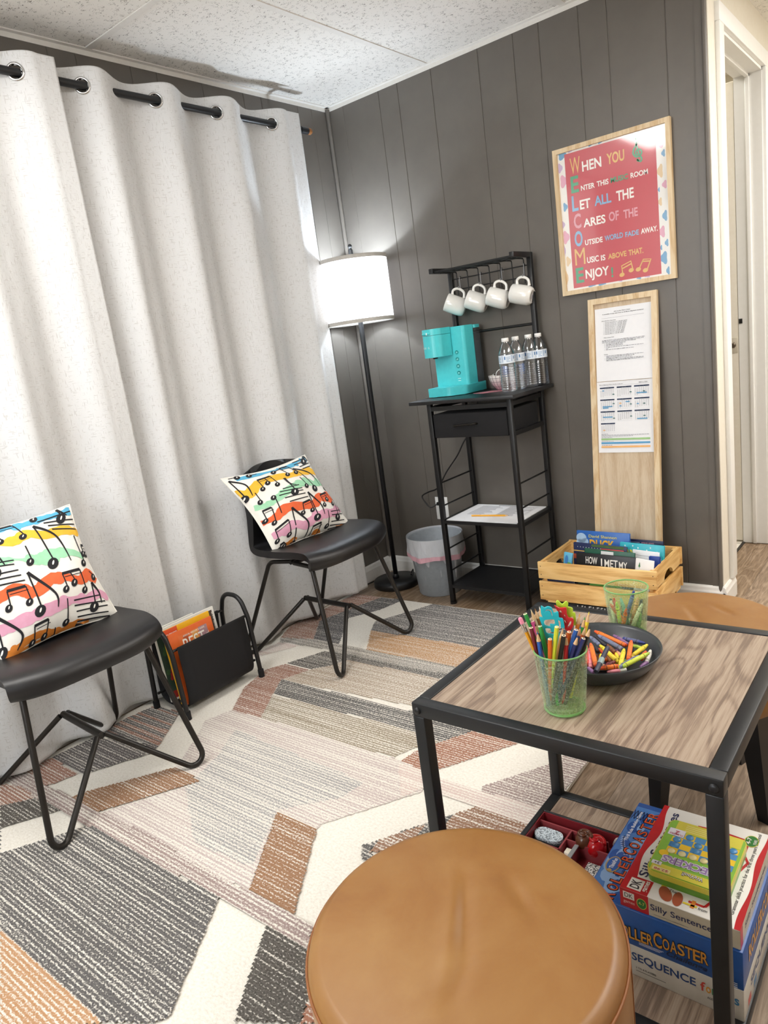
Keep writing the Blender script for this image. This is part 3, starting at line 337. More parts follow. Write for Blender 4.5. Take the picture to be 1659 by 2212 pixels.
mb=MB(); mb.b2(-.1,.35,-3.9,-3.8,0,H); mb.b2(1.95,3.5,-3.9,-3.8,0,H); mb.b2(.35,1.95,-3.9,-3.8,0,.85); mb.b2(.35,1.95,-3.9,-3.8,2.05,H); structure(mb,'wall_front',wl)
m=Mt('fill_glow_pane'); m.set('#ffffff',.3,Emission_Color='#eef4ff'); m.p.inputs['Emission Strength'].default_value=1.5  # glowing pane, made up to brighten the room
mb=MB(); mb.b2(.35,1.95,-3.87,-3.86,.85,2.05); wp=structure(mb,'fill_window_1',m.m)  # unseen window added behind the camera as soft fill
mb=MB()
for q in ((.35,.40,.85,2.05),(1.90,1.95,.85,2.05),(.35,1.95,.85,.90),(.35,1.95,2.0,2.05),(1.125,1.175,.85,2.05),(.35,1.95,1.43,1.47)): mb.b2(q[0],q[1],-3.855,-3.79,q[2],q[3])
build(mb,'fill_window_frame',M['trimw'],wp)  # frame of the added fill window
mb=MB(); mb.b2(3.4,3.5,-3.8,1.7,0,H); structure(mb,'wall_right',wl)
mb=MB(); mb.b2(1.56,3.5,1.6,1.7,0,H); structure(mb,'wall_hall_end',M['cream'])
# hallway side wall (plane x = W) with the doorway
mb=MB(); mb.b2(1.56,W,.10,.15,0,H); mb.b2(1.56,W,.83,1.6,0,H); mb.b2(1.56,W,.15,.83,2.07,H)
mb.b2(W,W+.006,.0,.15,0,H); structure(mb,'wall_hall_side',M['cream'])
mb=MB(); mb.tube([(W-.004,-.004,0.0),(W-.004,-.004,H)],.008,8); mb.b2(W-.034,W,-.004,.002,0,H); structure(mb,'trim_1',M['wall'])
mb=MB(); mb.tube([(.008,-.008,.083),(.008,-.008,H-.012)],.011,8); structure(mb,'trim_2',M['wall'])
# bathroom beyond the doorway
mb=MB(); mb.b2(.55,.6,.1,1.7,0,H); mb.b2(.6,1.56,1.6,1.7,0,H); structure(mb,'wall_bathroom',M['cream'])
m=Mt('white_floor_tile'); br=m.node('ShaderNodeTexBrick',{'Vector':m.coord(),'Color1':lin('#ece8de'),'Color2':lin('#e8e3d8'),'Mortar':lin('#9c978c'),'Scale':1.0,'Mortar Size':.004,'Brick Width':.2,'Row Height':.2},offset=0.0); m.set(br.outputs[0],.3)
mb=MB(); mb.b2(.6,1.556,.1,1.6,-.05,.003); structure(mb,'floor_bathroom',m.m)
mb=MB(); mb.b2(1.550,1.562,.15,.83,0,.006,bev=.002); structure(mb,'trim_3',M['blackm'])
# floor
mb=MB(); mb.b2(-.1,3.5,-3.9,.1,-.05,0); mb.b2(1.556,3.5,.1,1.7,-.05,0); structure(mb,'floor',M['floor'])
# ceiling
mb=MB(); mb.b2(-.1,3.5,-3.9,1.7,H,H+.04); structure(mb,'ceiling',M['tile'])
n=4
for k in range(5):
    x=.571+.61*k
    mb=MB(); mb.b2(x-.012,x+.012,-3.8,0 if x<W else 1.6,H-.0035,H+.001); structure(mb,'trim_%d'%n,M['tbar']); n+=1
for k in range(0,4):
    y=-1.215*k
    if k==0: continue
    mb=MB(); mb.b2(0,3.4,y-.012,y+.012,H-.0032,H+.001); structure(mb,'trim_%d'%n,M['tbar']); n+=1
mb=MB(); mb.b2(0,W,-.018,0,H-.004,H); mb.b2(0,W,-.002,0,H-.02,H); structure(mb,'trim_%d'%n,M['tbar']); n+=1
mb=MB(); mb.b2(0,.018,-3.8,0,H-.004,H); mb.b2(0,.002,-3.8,0,H-.02,H); structure(mb,'trim_%d'%n,M['tbar']); n+=1
# baseboards with a moulded top
def baseboard(a,b,nrm,name):
    a,b,nrm=Vector(a),Vector(b),Vector(nrm); mb=MB()
    prof=[(0,0),(.014,0),(.014,.058),(.011,.066),(.009,.076),(.004,.083),(0,.083)]
    vs=[p+nrm*d+Vector((0,0,z)) for p in(a,b) for d,z in prof]; k=len(prof)
    mb.add(vs,[(i,(i+1)%k,k+(i+1)%k,k+i) for i in range(k)]+[list(range(k))[::-1],[k+i for i in range(k)]])  # added fill, goes with the unseen right panel
    structure(mb,name,M['trimw'])  # added fill, goes with the unseen hall panel
baseboard((0,0,0),(W+.014,0,0),(0,-1,0),'baseboard_back')  # soft fill for the whole room, set at the added window
baseboard((0,-3.8,0),(0,-.014,0),(1,0,0),'baseboard_left')
baseboard((W+.006,-.014,0),(W+.006,.146,0),(1,0,0),'baseboard_hall')
# door casing and jambs
mb=MB(); mb.b2(W+.006,W+.022,.091,.15,.0835,2.0695,bev=.002); structure(mb,'trim_%d'%n,M['doorw']); n+=1
mb=MB(); mb.b2(W+.0005,W+.022,.091,.884,2.07,2.13,bev=.002); structure(mb,'trim_%d'%n,M['doorw']); n+=1
mb=MB(); mb.b2(W+.0005,W+.022,.83,.884,0,2.0695,bev=.002); structure(mb,'trim_%d'%n,M['doorw']); n+=1
mb=MB(); mb.b2(1.555,W+.006,.824,.834,0.004,2.07); mb.b2(1.60,1.616,.812,.826,.004,2.06,bev=.002); structure(mb,'trim_%d'%n,M['doorw']); n+=1
mb=MB(); mb.b2(1.555,W+.006,.146,.156,0.004,2.07); structure(mb,'trim_%d'%n,M['doorw']); n+=1
mb=MB(); mb.b2(1.555,W+.006,.15,.83,2.058,2.072); mb.b2(1.60,1.616,.15,.83,2.046,2.06,bev=.002); structure(mb,'trim_%d'%n,M['doorw']); n+=1
# inner cream door leaf edge with its strike plate
t=thing('door_1',None,None,(1.5,.84,0)); t['kind']='structure'
mb=MB(); mb.b2(1.452,1.553,.826,.866,.012,2.05,bev=.003); o=build(mb,'door_panel',M['cream'],t)
mb=MB(); mb.b2(1.492,1.549,.8235,.827,.915,.985,bev=.001); o2=build(mb,'latch_plate',plain('#d9d2c2',.35,.4),t)
mb=MB(); mb.add(*(lambda q:(q.v,q.f))(MB().lathe([(.0001,.006),(.006,.006),(.012,.004),(.0125,0)],20)),0,True,frame((1.530,.8235,.951),(1,0,0),(0,-1,0))); build(mb,'latch_knob',plain('#6d6357',.3,.8),o2)
mb=MB(); mb.b2(1.557,1.571,.821,.825,1.045,1.066); structure(mb,'trim_%d'%n,M['blackm']); n+=1
# ceiling light panel over the middle of the room (it gives the light)
t=thing('ceiling_light','flush white rectangular ceiling light panel above the middle of the room','light',(.83,-2.25,H))
mb=MB()
for a in ((.537,1.123,-2.846,-2.820),(.537,1.123,-1.681,-1.655),(.537,.563,-2.846,-1.655),(1.097,1.123,-2.846,-1.655)): mb.b2(*a,H-.008,H-.001)
build(mb,'frame',M['trimw'],t)
m=Mt('light_diffuser'); m.set('#ffffff',.5,Emission_Color='#fff6ea'); m.p.inputs['Emission Strength'].default_value=3.0; DIFF=m
mb=MB(); mb.b2(.563,1.097,-2.820,-1.681,H-.006,H-.002); build(mb,'diffuser',m.m,t)
t2=dup(t,Matrix.Translation((.876+1.83,-.607,H)),'added fill light panel on the ceiling nearest the right wall')  # unseen panel, added as fill from the right
t3=dup(t,Matrix.Translation((2.7,.75,H)),'added fill light panel on the ceiling over the hallway')  # another unseen panel, added for bounce from the hall

# ================================================================== RUG
RB=plain('#e2ddd2',.95)
ycol={'rust':('#8a5744',.62),'navy':('#252a36',.74),'grey':('#3e4047',.62),'tan':('#a8763c',.58),'lgrey':('#6f6b66',.46),'dark':('#26292d',.66),'pinkl':('#c9b3ac',.36),'beige':('#94806a',.42),'dark2':('#2b3037',.60),'olive':('#857862',.45),'rust2':('#8d5032',.58),'pale':('#b5a5a2',.30),'palegrey':('#8d8c8e',.30),'mauve':('#8b7573',.44),'brown2':('#7d5134',.58),'mgrey':('#37353d',.66),'brown':('#84552a',.70),'black':('#0c0f13',.80),'greyw':('#2b2f37',.62),'tan2':('#ad7c4c',.58)}
rm=[None]; names=[]
m=Mt('rug_ivory'); h=m.noise(m.coord((140,170,1)),1,2); m.set(m.ramp(h,[(.25,'#d6d0c4'),(.5,'#e2ddd2'),(.75,'#eae6dd')]),.95); m.p.inputs['Specular IOR Level'].default_value=.1; m.bump(h,.5,.003)
rm[0]=m.m
for k,(c,d) in ycol.items(): names.append(k); rm.append(yarn(k,c,d))
names.append('rustgrey'); rm.append(yarn('rustgrey','#8a5744',.62,'#3c3c42'))
mb=MB(); ZR=.0095
rc=[(.045,-.384),(1.583,-.352),(1.632,-2.62),(.04,-2.62)]
mb.prism(rc[::-1],0.0,ZR,0)
def rows(poly,z,mi,p=.0085):
    ys=[q[1] for q in poly]; k0=math.floor(min(ys)/p); k1=math.ceil(max(ys)/p)
    for k in range(k0,k1):
        yc=(k+.5)*p; xs=[]
        for i in range(len(poly)):
            a,b=poly[i],poly[(i+1)%len(poly)]
            if (a[1]>yc)!=(b[1]>yc): xs.append(a[0]+(yc-a[1])/(b[1]-a[1])*(b[0]-a[0]))
        xs.sort()
        for a,b in zip(xs[::2],xs[1::2]):
            if b-a<.001: continue
            a+=R.uniform(-.002,.002); b+=R.uniform(-.002,.002)
            mb.add([(a,k*p,z),(b,k*p,z),(b,(k+1)*p,z),(a,(k+1)*p,z)],[(0,1,2,3)],mi)
for i,(c,p) in enumerate(DATA['RUG']): 
    if c=='greyw': p=[q if q[0]>.5 or q[1]>-2.2 else [q[0],q[1]] for q in p]
    rows(p,ZR+.00015*(i+1),1+names.index(c))
ex=[('greyw',[(.05,-2.38),(.29,-2.2),(.42,-2.259),(.71,-2.385),(.2,-2.39)]),('grey',[(.958,-.371),(1.25,-.365),(1.12,-.69),(.965,-.69)]),('tan',[(.965,-.692),(1.12,-.692),(1.05,-.865),(.95,-.865)]),('lgrey',[(.95,-.865),(1.05,-.865),(1.02,-.93),(.95,-.93)]),('beige',[(.955,-.965),(1.3,-.96),(1.2,-1.2),(.97,-1.165)]),('rust2',[(1.26,-.965),(1.5,-.96),(1.40,-1.205),(1.24,-1.212)])]
for i,(c,p) in enumerate(ex): rows(p,ZR+.00012*(i+1),1+names.index(c))
rug=build(mb,'area_rug',rm,loc=(0,0,0),label='large ivory rug with striped grey, rust and tan blocks under the chairs',cat='rug')

# ================================================================== CURTAINS AND ROD
XR,ZRD=.09,2.116
GR=[-1.326,-1.047,-.772,-.481]
def phase(y,knots,pitch=.28):
    ks=knots
    if y<=ks[0]: return (y-ks[0])/pitch
    for i in range(len(ks)-1):
        if y<=ks[i+1]: return i+(y-ks[i])/(ks[i+1]-ks[i])
    return len(ks)-1+(y-ks[-1])/pitch
def curtain(name,label,y0,y1,knots,base,seed,hold=None):
    rr=random.Random(seed); ph=[rr.uniform(0,6.28) for _ in range(6)]
    def fn(u,v):
        y=y0+(y1-y0)*u; zt=2.168; z=zt+(.028-zt)*v
        low=v**1.2
        a=.031+.003*low; yy=y+.018*low*math.sin(5*y+ph[0])+.006*math.sin(9*v+ph[5])*low
        ph_=phase(yy,knots)
        if hold is not None: ph_=min(ph_,hold)
        p=2*PI*ph_
        w=math.sin(p)+.20*math.sin(2*p+.6)*min(1,.3+v*2)+.07*math.sin(3*p+ph[1])*min(1,v*3)
        x=base-.012*low+a*w+.010*low*math.sin(11*y+ph[2]+2*v)+.0025*math.sin(23*y+8*v+ph[3])*min(1,3*v)
        zz=z
        if v<.02: zz+=.006*math.sin(p*1.0+1.2)
        x+=.0018*math.exp(-((z-1.02)/.006)**2)
        x=max(x,.022)
        yo=y+.010*math.cos(p)*(1 if v<.5 else 1)
        return (x,yo,zz)
    holes=[]
    P=[]
    for k in knots:
        P.append(Vector((base,k+.010,ZRD)))
    ks=[k for k in knots]
    tt=thing(name,label,'curtain',(base,(y0+y1)/2,.028))
    mb=MB(); nv=110; nu=int((y1-y0)/.0065)
    def skip(q):
        c=sum((Vector(p) for p in q),Vector())/4
        return any((c-p).length<.0205 for p in P)
    # finer rows near the heading
    def vmap(v): return v*.10/.25 if v<.25 else .10+(v-.25)*.9/.75
    mb.grid(lambda u,v:fn(u,vmap(v)),nu,nv+60,0,True,skip=skip)
    o=build(mb,'panel',M['linen'],tt)
    so=o.modifiers.new('s','SOLIDIFY'); so.thickness=.0022; so.offset=0
    for k,p in zip(ks,P):
        e=.006; a=Vector(fn((k-e-y0)/(y1-y0),.024)); b=Vector(fn((k+e-y0)/(y1-y0),.024)); tgt=(b-a).normalized(); nrm=tgt.cross(Vector((0,0,1))).normalized()
        if nrm.x<0: nrm=-nrm
        mm=frame(p,tgt,nrm); mb=MB()
        mb.lathe([(.0195,-.004),(.0195,.004),(.0215,.0055),(.0250,.0050),(.0275,.002),(.0275,-.002),(.0250,-.005),(.0215,-.0055),(.0195,-.004)],28,0,mm)
        build(mb,'grommet',M['chrome'],tt)
    return tt
curtain('curtain','off white linen curtain panel nearest the room corner behind both chairs',-1.475,-.326,GR,XR,3,3.30)
curtain('curtain','off white linen curtain panel at the left edge overlapping its neighbour',-2.86,-1.415,[-2.655,-2.38,-2.10,-1.82,-1.545],XR+.004,9,4.27)
t=thing('curtain_rod','black curtain rod with a brown end cap above the linen curtains','curtain rod',(XR,-1.5,ZRD))
mb=MB(); mb.tube([(XR,-2.95,ZRD),(XR,-.27,ZRD)],.0125,16); mb.tube([(XR,-.30,ZRD),(XR,-.258,ZRD)],.0145,16); build(mb,'rod',M['blackm2'],t)
mb=MB(); mb.add(*(lambda q:(q.v,q.f))(MB().lathe([(.0001,.026),(.009,.025),(.0135,.018),(.0145,.006),(.013,0)],20)),0,True,frame((XR,-.259,ZRD),(1,0,0),(0,1,0))); build(mb,'end_cap',plain('#8a5a2c',.5),t)
for y in (-.34,-2.85):
    mb=MB(); mb.b2(.001,XR,y-.008,y+.008,ZRD-.022,ZRD-.010); mb.b2(.001,.006,y-.014,y+.014,ZRD-.05,ZRD+.03); build(mb,'bracket',M['blackm2'],t)
# ================================================================== CHAIRS
def chair(label,loc,rz):
    t=thing('lounge_chair',label,'chair',loc,rz,'black shell chairs along the curtain')
    prof=[(.212,.421),(.215,.430),(.205,.440),(.18,.447),(.12,.447),(.05,.441),(-.02,.436),(-.08,.437),(-.122,.449),(-.15,.476),(-.167,.52),(-.178,.58),(-.189,.65),(-.199,.71),(-.205,.75),(-.208,.768)]
    hw=[.205,.210,.215,.222,.229,.231,.228,.222,.214,.205,.196,.189,.182,.172,.155,.118]
    pr3=catmull([(a,0,b) for a,b in prof],3); hw3=[q.x for q in catmull([(h,0,0) for h in hw],3)]
    n=len(pr3)-1
    def fn(u,v):
        i=v*n; k=min(int(i),n-1); f=i-k; p=pr3[k].lerp(pr3[k+1],f); h=hw3[k]*(1-f)+hw3[k+1]*f
        s=2*u-1; y=h*s; vv=i/n
        seat=max(0,1-abs(vv-.42)/.30); back=max(0,min(1,(vv-.55)/.2))
        z=p.z+.012*seat*abs(s)**3+.008*max(0,1-vv/.2)*abs(s)**3; x=p.x+.034*back*abs(s)**2.2
        if vv<.3: x-= .046*abs(s)**3.4*(1-vv/.3)**.6
        if vv>.9: z-=.012*abs(s)**2.5*(vv-.9)/.1
        return (x,y,z)
    mb=MB(); mb.grid(fn,18,n,0,True)
    o=build(mb,'seat_shell',M['bleather'],t,local=True)
    s=o.modifiers.new('s','SOLIDIFY'); s.thickness=.026; s.offset=1 ; s.use_rim=True
    b=o.modifiers.new('b','BEVEL'); b.width=.011; b.segments=4; b.limit_method='ANGLE'; b.angle_limit=math.radians(50)
    w=o.modifiers.new('w','WEIGHTED_NORMAL'); w.keep_sharp=False
    r=.0085
    def leg(pts,rad):
        pts=[Vector(p) for p in pts]; k=len(pts)-2
        a=(pts[k-1]-pts[k]); b=(pts[k+1]-pts[k]); h=a.angle(b)/2; e=rad[k]/math.sin(h)-rad[k]
        bis=(a.normalized()+b.normalized()).normalized(); pts[k]=pts[k]-bis*e
        mb=MB(); pp=fillet(pts,rad,10); zmin=min(p.z for p in pp); 
        pp=[p+Vector((0,0,(r-zmin)*max(0,1-p.z/.18))) for p in pp]
        mb.tube(pp,r,12); build(mb,'leg',M['gunmetal'],t,local=True)
    for sy in (-1,1):
        leg([(.05,sy*.165,.412),(.155,sy*.178,.410),(.258,sy*.223,r+.0),(.138,sy*.012,.188)],[0,.03,.030,.02])
        leg([(.03,sy*.150,.412),(-.080,sy*.172,.408),(-.262,sy*.212,r+.0),(-.098,sy*.012,.192)],[0,.04,.030,.02])
    mb=MB(); mb.tube([(.142,0,.188),(-.102,0,.192)],.0105,12); build(mb,'crossbar',M['gunmetal'],t,local=True)
    mb=MB(); 
    for x in (.05,.03): mb.tube([(x,-.165,.412),(x,.165,.412)],.0085,10)
    mb.b2(-.03,.12,-.10,.10,.406,.414); build(mb,'seat_bracket',M['gunmetal'],t,local=True)
    return t
chair('black shell lounge chair in front of the room corner with wire legs',(.365,-.893,.0105),0)
chair('black shell lounge chair at the left edge of the photo with wire legs',(.323,-1.935,.0105),-.052)
# ================================================================== PILLOWS
pm=[plain('#efece4',.85),plain('#18171c',.8)]+[plain(c,.85) for c in ('#5aaed2','#edb93a','#9fd6b0','#e5673a','#dea3bb','#d9822e')]
pcol={'blue':2,'yellow':3,'green':4,'orange':5,'pink':6,'dorange':7}
def pillow(label,cor,data,seed,lump):
    c=[Vector(p) for p in cor]; rr=random.Random(seed)
    nrm=((c[1]-c[0]).cross(c[3]-c[0])).normalized()
    if nrm.x<0: nrm=-nrm
    ph=[rr.uniform(0,6.3) for _ in range(8)]
    def base(u,v): return c[0]*(1-u)*(1-v)+c[1]*u*(1-v)+c[2]*u*v+c[3]*(1-u)*v
    def S(u,v,side=1):
        uu=min(max(u,0),1); vv=min(max(v,0),1)
        # edges pull in between the corners
        pu=uu+(.5-uu)*.10*math.sin(PI*vv)*abs(2*uu-1)**1.5; pv=vv+(.5-vv)*.10*math.sin(PI*uu)*abs(2*vv-1)**1.5
        h=(math.sin(PI*uu)*math.sin(PI*vv))**.55
        wr=.006*math.sin(9*uu+5*vv+ph[0])*math.sin(7*vv+ph[1])+.004*math.sin(17*uu-9*vv+ph[2])*(1-h)+lump*math.exp(-((vv-.84)**2/.012+(uu-.35)**2/.12))
        return base(pu,pv)+nrm*((.062*h*(1+.25*vv)+wr*h**.6)*side if side>0 else -.045*h)
    def N(u,v):
        e=.01; a=S(u+e,v)-S(u-e,v); b=S(u,v+e)-S(u,v-e); n=a.cross(b).normalized(); return n if n.dot(nrm)>0 else -n
    t=thing('throw_pillow',label,'pillow',tuple(base(.5,1)),0,'music note pillows on the chairs')
    mb=MB(); mb.grid(lambda u,v:S(u,v),40,40); mb.grid(lambda u,v:S(1-u,v,-1),24,24)
    L=[0]
    def decal(pts,faces,mat,lift):
        vs=[]
        for u,v in pts: vs.append(S(u,v)+N(u,v)*lift)
        mb.add(vs,faces,mat,True)
    inb=lambda p:-.0<=p[0]<=1.0 and 0<=p[1]<=1.0
    def strip(pts,ws,mat,lift,sub=8):
        P=[]; Wd=[]
        for i in range(len(pts)-1):
            for j in range(sub):
                f=j/sub; P.append((pts[i][0]*(1-f)+pts[i+1][0]*f,pts[i][1]*(1-f)+pts[i+1][1]*f)); Wd.append(ws[i]*(1-f)+ws[i+1]*f)
        P.append(pts[-1]); Wd.append(ws[-1])
        vs=[];
        for i,p in enumerate(P):
            a=P[max(0,i-1)]; b=P[min(len(P)-1,i+1)]; dx,dy=b[0]-a[0],b[1]-a[1]; l=math.hypot(dx,dy) or 1
            nx,ny=-dy/l*Wd[i]/2,dx/l*Wd[i]/2
            for s in (-1,0,1): vs.append((min(max(p[0]+nx*s,0.005),.995),min(max(p[1]+ny*s,.005),.995)))
        fs=[]
        for i in range(len(P)-1):
            if not(inb(P[i]) or inb(P[i+1])): continue
            for s in (0,1): fs.append((i*3+s,i*3+s+1,(i+1)*3+s+1,(i+1)*3+s))
        decal(vs,fs,mat,lift)
    def blob(cx,cy,a,b,rot,mat,lift):
        if not(-.03<cx<1.03 and -.03<cy<1.03): return
        n=14; pts=[(cx,cy)]
        for ring in (.5,1):
            for k in range(n):
                th=2*PI*k/n; x=a*ring*math.cos(th); y=b*ring*math.sin(th)
                pts.append((min(max(cx+x*math.cos(rot)-y*math.sin(rot),.005),.995),min(max(cy+x*math.sin(rot)+y*math.cos(rot),.005),.995)))
        fs=[(0,1+k,1+(k+1)%n) for k in range(n)]+[(1+k,1+n+k,1+n+(k+1)%n,1+(k+1)%n) for k in range(n)]
        decal(pts,fs,mat,lift)
    bands,notes=data
    for i,(k,b) in enumerate(bands.items()):
        cc=catmull([(p[0],p[1],p[2]) for p in b],4)
        strip([(p.x,p.y) for p in cc],[max(.012,p.z*(1.42+rr.uniform(-.3,.2))) for p in cc],pcol[k],.0007+.00005*i,2)
        for _ in range(5):
            p=rr.choice(cc); blob(p.x+rr.uniform(-.02,.02),p.y+rr.uniform(-.02,.02),p.z*.9,p.z*.75,rr.uniform(0,3),pcol[k],.0010+.00004*i)
    hd=.052
    for e in notes:
        k=e[0]; z=.0015
        def head(p,s=1.0): blob(p[0],p[1],hd*.82*s,hd*.56*s,-.7,1,z); blob(p[0]+.004,p[1]-.006,hd*.32*s,hd*.10*s,-.9,0,z+.0003)
        def stem(p,q,w=.010): strip([(p[0]+.018,p[1]-.008),q],[w,w],1,z,8)
        if k=='line': strip([e[1],e[2]],[.013,.010],1,z,10)
        elif k=='q': head(e[1],.85); stem(e[1],e[2])
        elif k=='beam':
            head(e[1],.8); head(e[2],.8); stem(e[1],e[3]); stem(e[2],e[4]); strip([e[3],e[4]],[.022,.022],1,z,8)
            off=lambda p:(p[0]+.006,p[1]+.030)
            strip([off(e[3]),off(e[4])],[.006,.006],1,z,8)
        elif k=='flag':
            head(e[1],1.25); stem(e[1],e[2],.012)
            cc=catmull([(p[0],p[1],0) for p in (e[2],e[3],e[4])],8); n=len(cc)
            strip([(p.x,p.y) for p in cc],[.022*(1-i/n)+.006 for i in range(n)],1,z,2)
    build(mb,'cover',pm,t)
    edge=[S(u,0) for u in [i/24 for i in range(24)]]+[S(1,i/24) for i in range(24)]+[S(1-i/24,1) for i in range(24)]+[S(0,1-i/24) for i in range(24)]
    mb=MB(); mb.tube(edge,.0024,6,closed=True); build(mb,'edge_seam',pm[0],t)
    return t
pillow('white music note pillow on the chair nearest the floor lamp',[(.215,-1.165,.772),(.215,-.715,.770),(.385,-.672,.452),(.345,-1.085,.470)],DATA['PILR'],1,.012)
pillow('white music note pillow on the chair at the left edge of the photo',[(.175,-2.16,.83),(.185,-1.735,.822),(.325,-1.735,.468),(.32,-2.09,.465)],DATA['PILL'],5,.0)
# ================================================================== OTTOMANS
def ottoman(label,c,rz):
    t=thing('round_ottoman',label,'ottoman',(c[0],c[1],0),rz,'tan leather ottomans around the table')
    zt=.447; Rr=.2
    cre=[((-.005,.09),(.012,-.06),.011,.0045),((.055,.085),(.085,.02),.010,.003),((.012,-.06),(-.004,-.12),.010,.003),((-.015,.08),(-.012,-.08),.012,-.0025)]
    def top(x,y):
        r=math.hypot(x,y)/Rr; z=zt+.007*(1-r*r)
        for a,b,w,d in cre:
            ax,ay=a; bx,by=b; L2=(bx-ax)**2+(by-ay)**2; k=max(0,min(1,((x-ax)*(bx-ax)+(y-ay)*(by-ay))/L2)); q=math.hypot(x-ax-k*(bx-ax),y-ay-k*(by-ay))
            z-=d*math.exp(-(q/w)**2)*math.sin(PI*min(1,max(0,.1+.8*k)))
        return z
    prof=[]; NR=44
    mb=MB(); n=96; vs=[(0,0,top(0,0))]; fs=[]
    rings=[Rr*.92*(i/NR) for i in range(1,NR+1)]
    for r in rings:
        for j in range(n):
            a=2*PI*j/n; x,y=r*math.cos(a),r*math.sin(a); vs.append((x,y,top(x,y)))
    edge=[(.188,zt-.0015),(.193,zt-.004),(.1965,zt-.0085),(.1985,zt-.0145)]
    for r,z in edge:
        for j in range(n): a=2*PI*j/n; vs.append((r*math.cos(a),r*math.sin(a),z))
    for j in range(n): fs.append((0,1+j,1+(j+1)%n))
    for i in range(NR+len(edge)-1):
        for j in range(n): fs.append((1+i*n+j,1+(i+1)*n+j,1+(i+1)*n+(j+1)%n,1+i*n+(j+1)%n))
    mb.add(vs,fs,0,True); build(mb,'cushion_top',M['tan'],t,local=True)
    mb=MB(); mb.lathe([(.1985,zt-.0165),(.2,zt-.022),(.2005,zt-.06),(.2,.31),(.197,.292),(.188,.286),(.0001,.286)],96)
    build(mb,'side_panel',M['tan'],t,local=True)
    mb=MB(); mb.tube([(.1995*math.cos(a),.1995*math.sin(a),zt-.0155) for a in [2*PI*i/96 for i in range(96)]],.0022,8,closed=True)
    mb.tube([(.2002,.0,zt-.016),(.2012,.0,zt-.06),(.2008,.0,.31),(.197,0,.291)],.0012,6)
    build(mb,'seam',plain('#8a5427',.5),t,local=True)
    for k in range(4):
        a=PI/4+k*PI/2; d=Vector((math.cos(a),math.sin(a),0)); e=Vector((-d.y,d.x,0)); mb=MB()
        p0=d*.135; p1=d*.165; vs=[]
        for p,w,z in ((p0,.026,.288),(p1,.013,0)):
            for sx,sy in ((-1,-1),(1,-1),(1,1),(-1,1)): q=p+d*w*sx+e*w*sy; vs.append((q.x,q.y,z))
        mb.add(vs,[(0,1,2,3),(7,6,5,4)]+[(i,(i+1)%4+0,4+(i+1)%4,4+i) for i in range(4)]); build(mb,'leg',M['blackboard'],t,local=True)
    return t
ottoman('round tan leather ottoman in the foreground with a creased top',(1.884,-2.211),.45)
ottoman('round tan leather ottoman on the far side of the table, beside the crate',(1.885,-1.182),.45)
# ================================================================== SIDE TABLE
X0,X1,Y0,Y1,HT=1.608,2.124,-1.918,-1.412,.55; B=.024
t=thing('side_table','square oak topped side table with a black metal frame and lower shelf','table',((X0+X1)/2,(Y0+Y1)/2,0))
fm=plain('#1d1f21',.42,.2)
def ring(mb,z0,z1):
    for a in ((X0,X1,Y0,Y0+B),(X0,X1,Y1-B,Y1),(X0,X0+B,Y0+B,Y1-B),(X1-B,X1,Y0+B,Y1-B)): mb.b2(*a,z0,z1,bev=.0018)
mb=MB(); ring(mb,HT-.026,HT); build(mb,'top_frame',fm,t)
mb=MB(); mb.b2(X0+B+.0012,X1-B-.0012,Y0+B+.0012,Y1-B-.0012,HT-.016,HT-.0015); build(mb,'tabletop',M['oak'],t)
mb=MB(); ring(mb,.034,.058); build(mb,'shelf_frame',fm,t)
mb=MB(); mb.b2(X0+B+.001,X1-B-.001,Y0+B+.001,Y1-B-.001,.042,.0555); build(mb,'shelf',M['oak'],t)
for x in (X0,X1-B):
    for y in (Y0,Y1-B):
        mb=MB(); mb.b2(x,x+B,y,y+B,.0,HT-.026,bev=.0018)
        l=build(mb,'leg',fm,t)
        yy=y-.001 if y==Y0 else y+B+.001
        mb=MB(); mb.add(*(lambda q:(q.v,q.f))(MB().lathe([(.0001,.003),(.0035,.003),(.0065,.0015),(.007,-.001)],18)),0,True,frame((x+B/2,yy,HT-.014),(1,0,0),(0,-1 if y==Y0 else 1,0))); build(mb,'bolt_cap',M['blackm2'],l)
# ================================================================== COFFEE STAND
LX0,LX1,LY0,LY1=.590,.990,-.325,-.030; s=.020
t=thing('coffee_stand','tall narrow black metal coffee stand with a mug rack against the wall','stand',((LX0+LX1)/2,(LY0+LY1)/2,0))
bk=plain('#0c0d0f',.4)
mb=MB(); mb.b2(.528,1.024,-.366,-.006,.905,.92,bev=.0015); build(mb,'tabletop',M['blackboard'],t)
for x in (LX0,LX1-s):
    mb=MB(); mb.b2(x,x+s,LY0,LY0+s,.0,.905,bev=.0015); l=build(mb,'leg',bk,t)
    mb=MB(); mb.tube([(x+s/2,LY0+s/2,0),(x+s/2,LY0+s/2,.012)],.0145,14); build(mb,'foot_cap',bk,l)
    mb=MB(); mb.b2(x,x+s,LY1-s,LY1,.0,1.452,bev=.0015); build(mb,'leg',bk,t)
    mb=MB(); mb.b2(x,x+s,-.192,LY1-s,1.432,1.452,bev=.0015); build(mb,'rack_arm',bk,t)
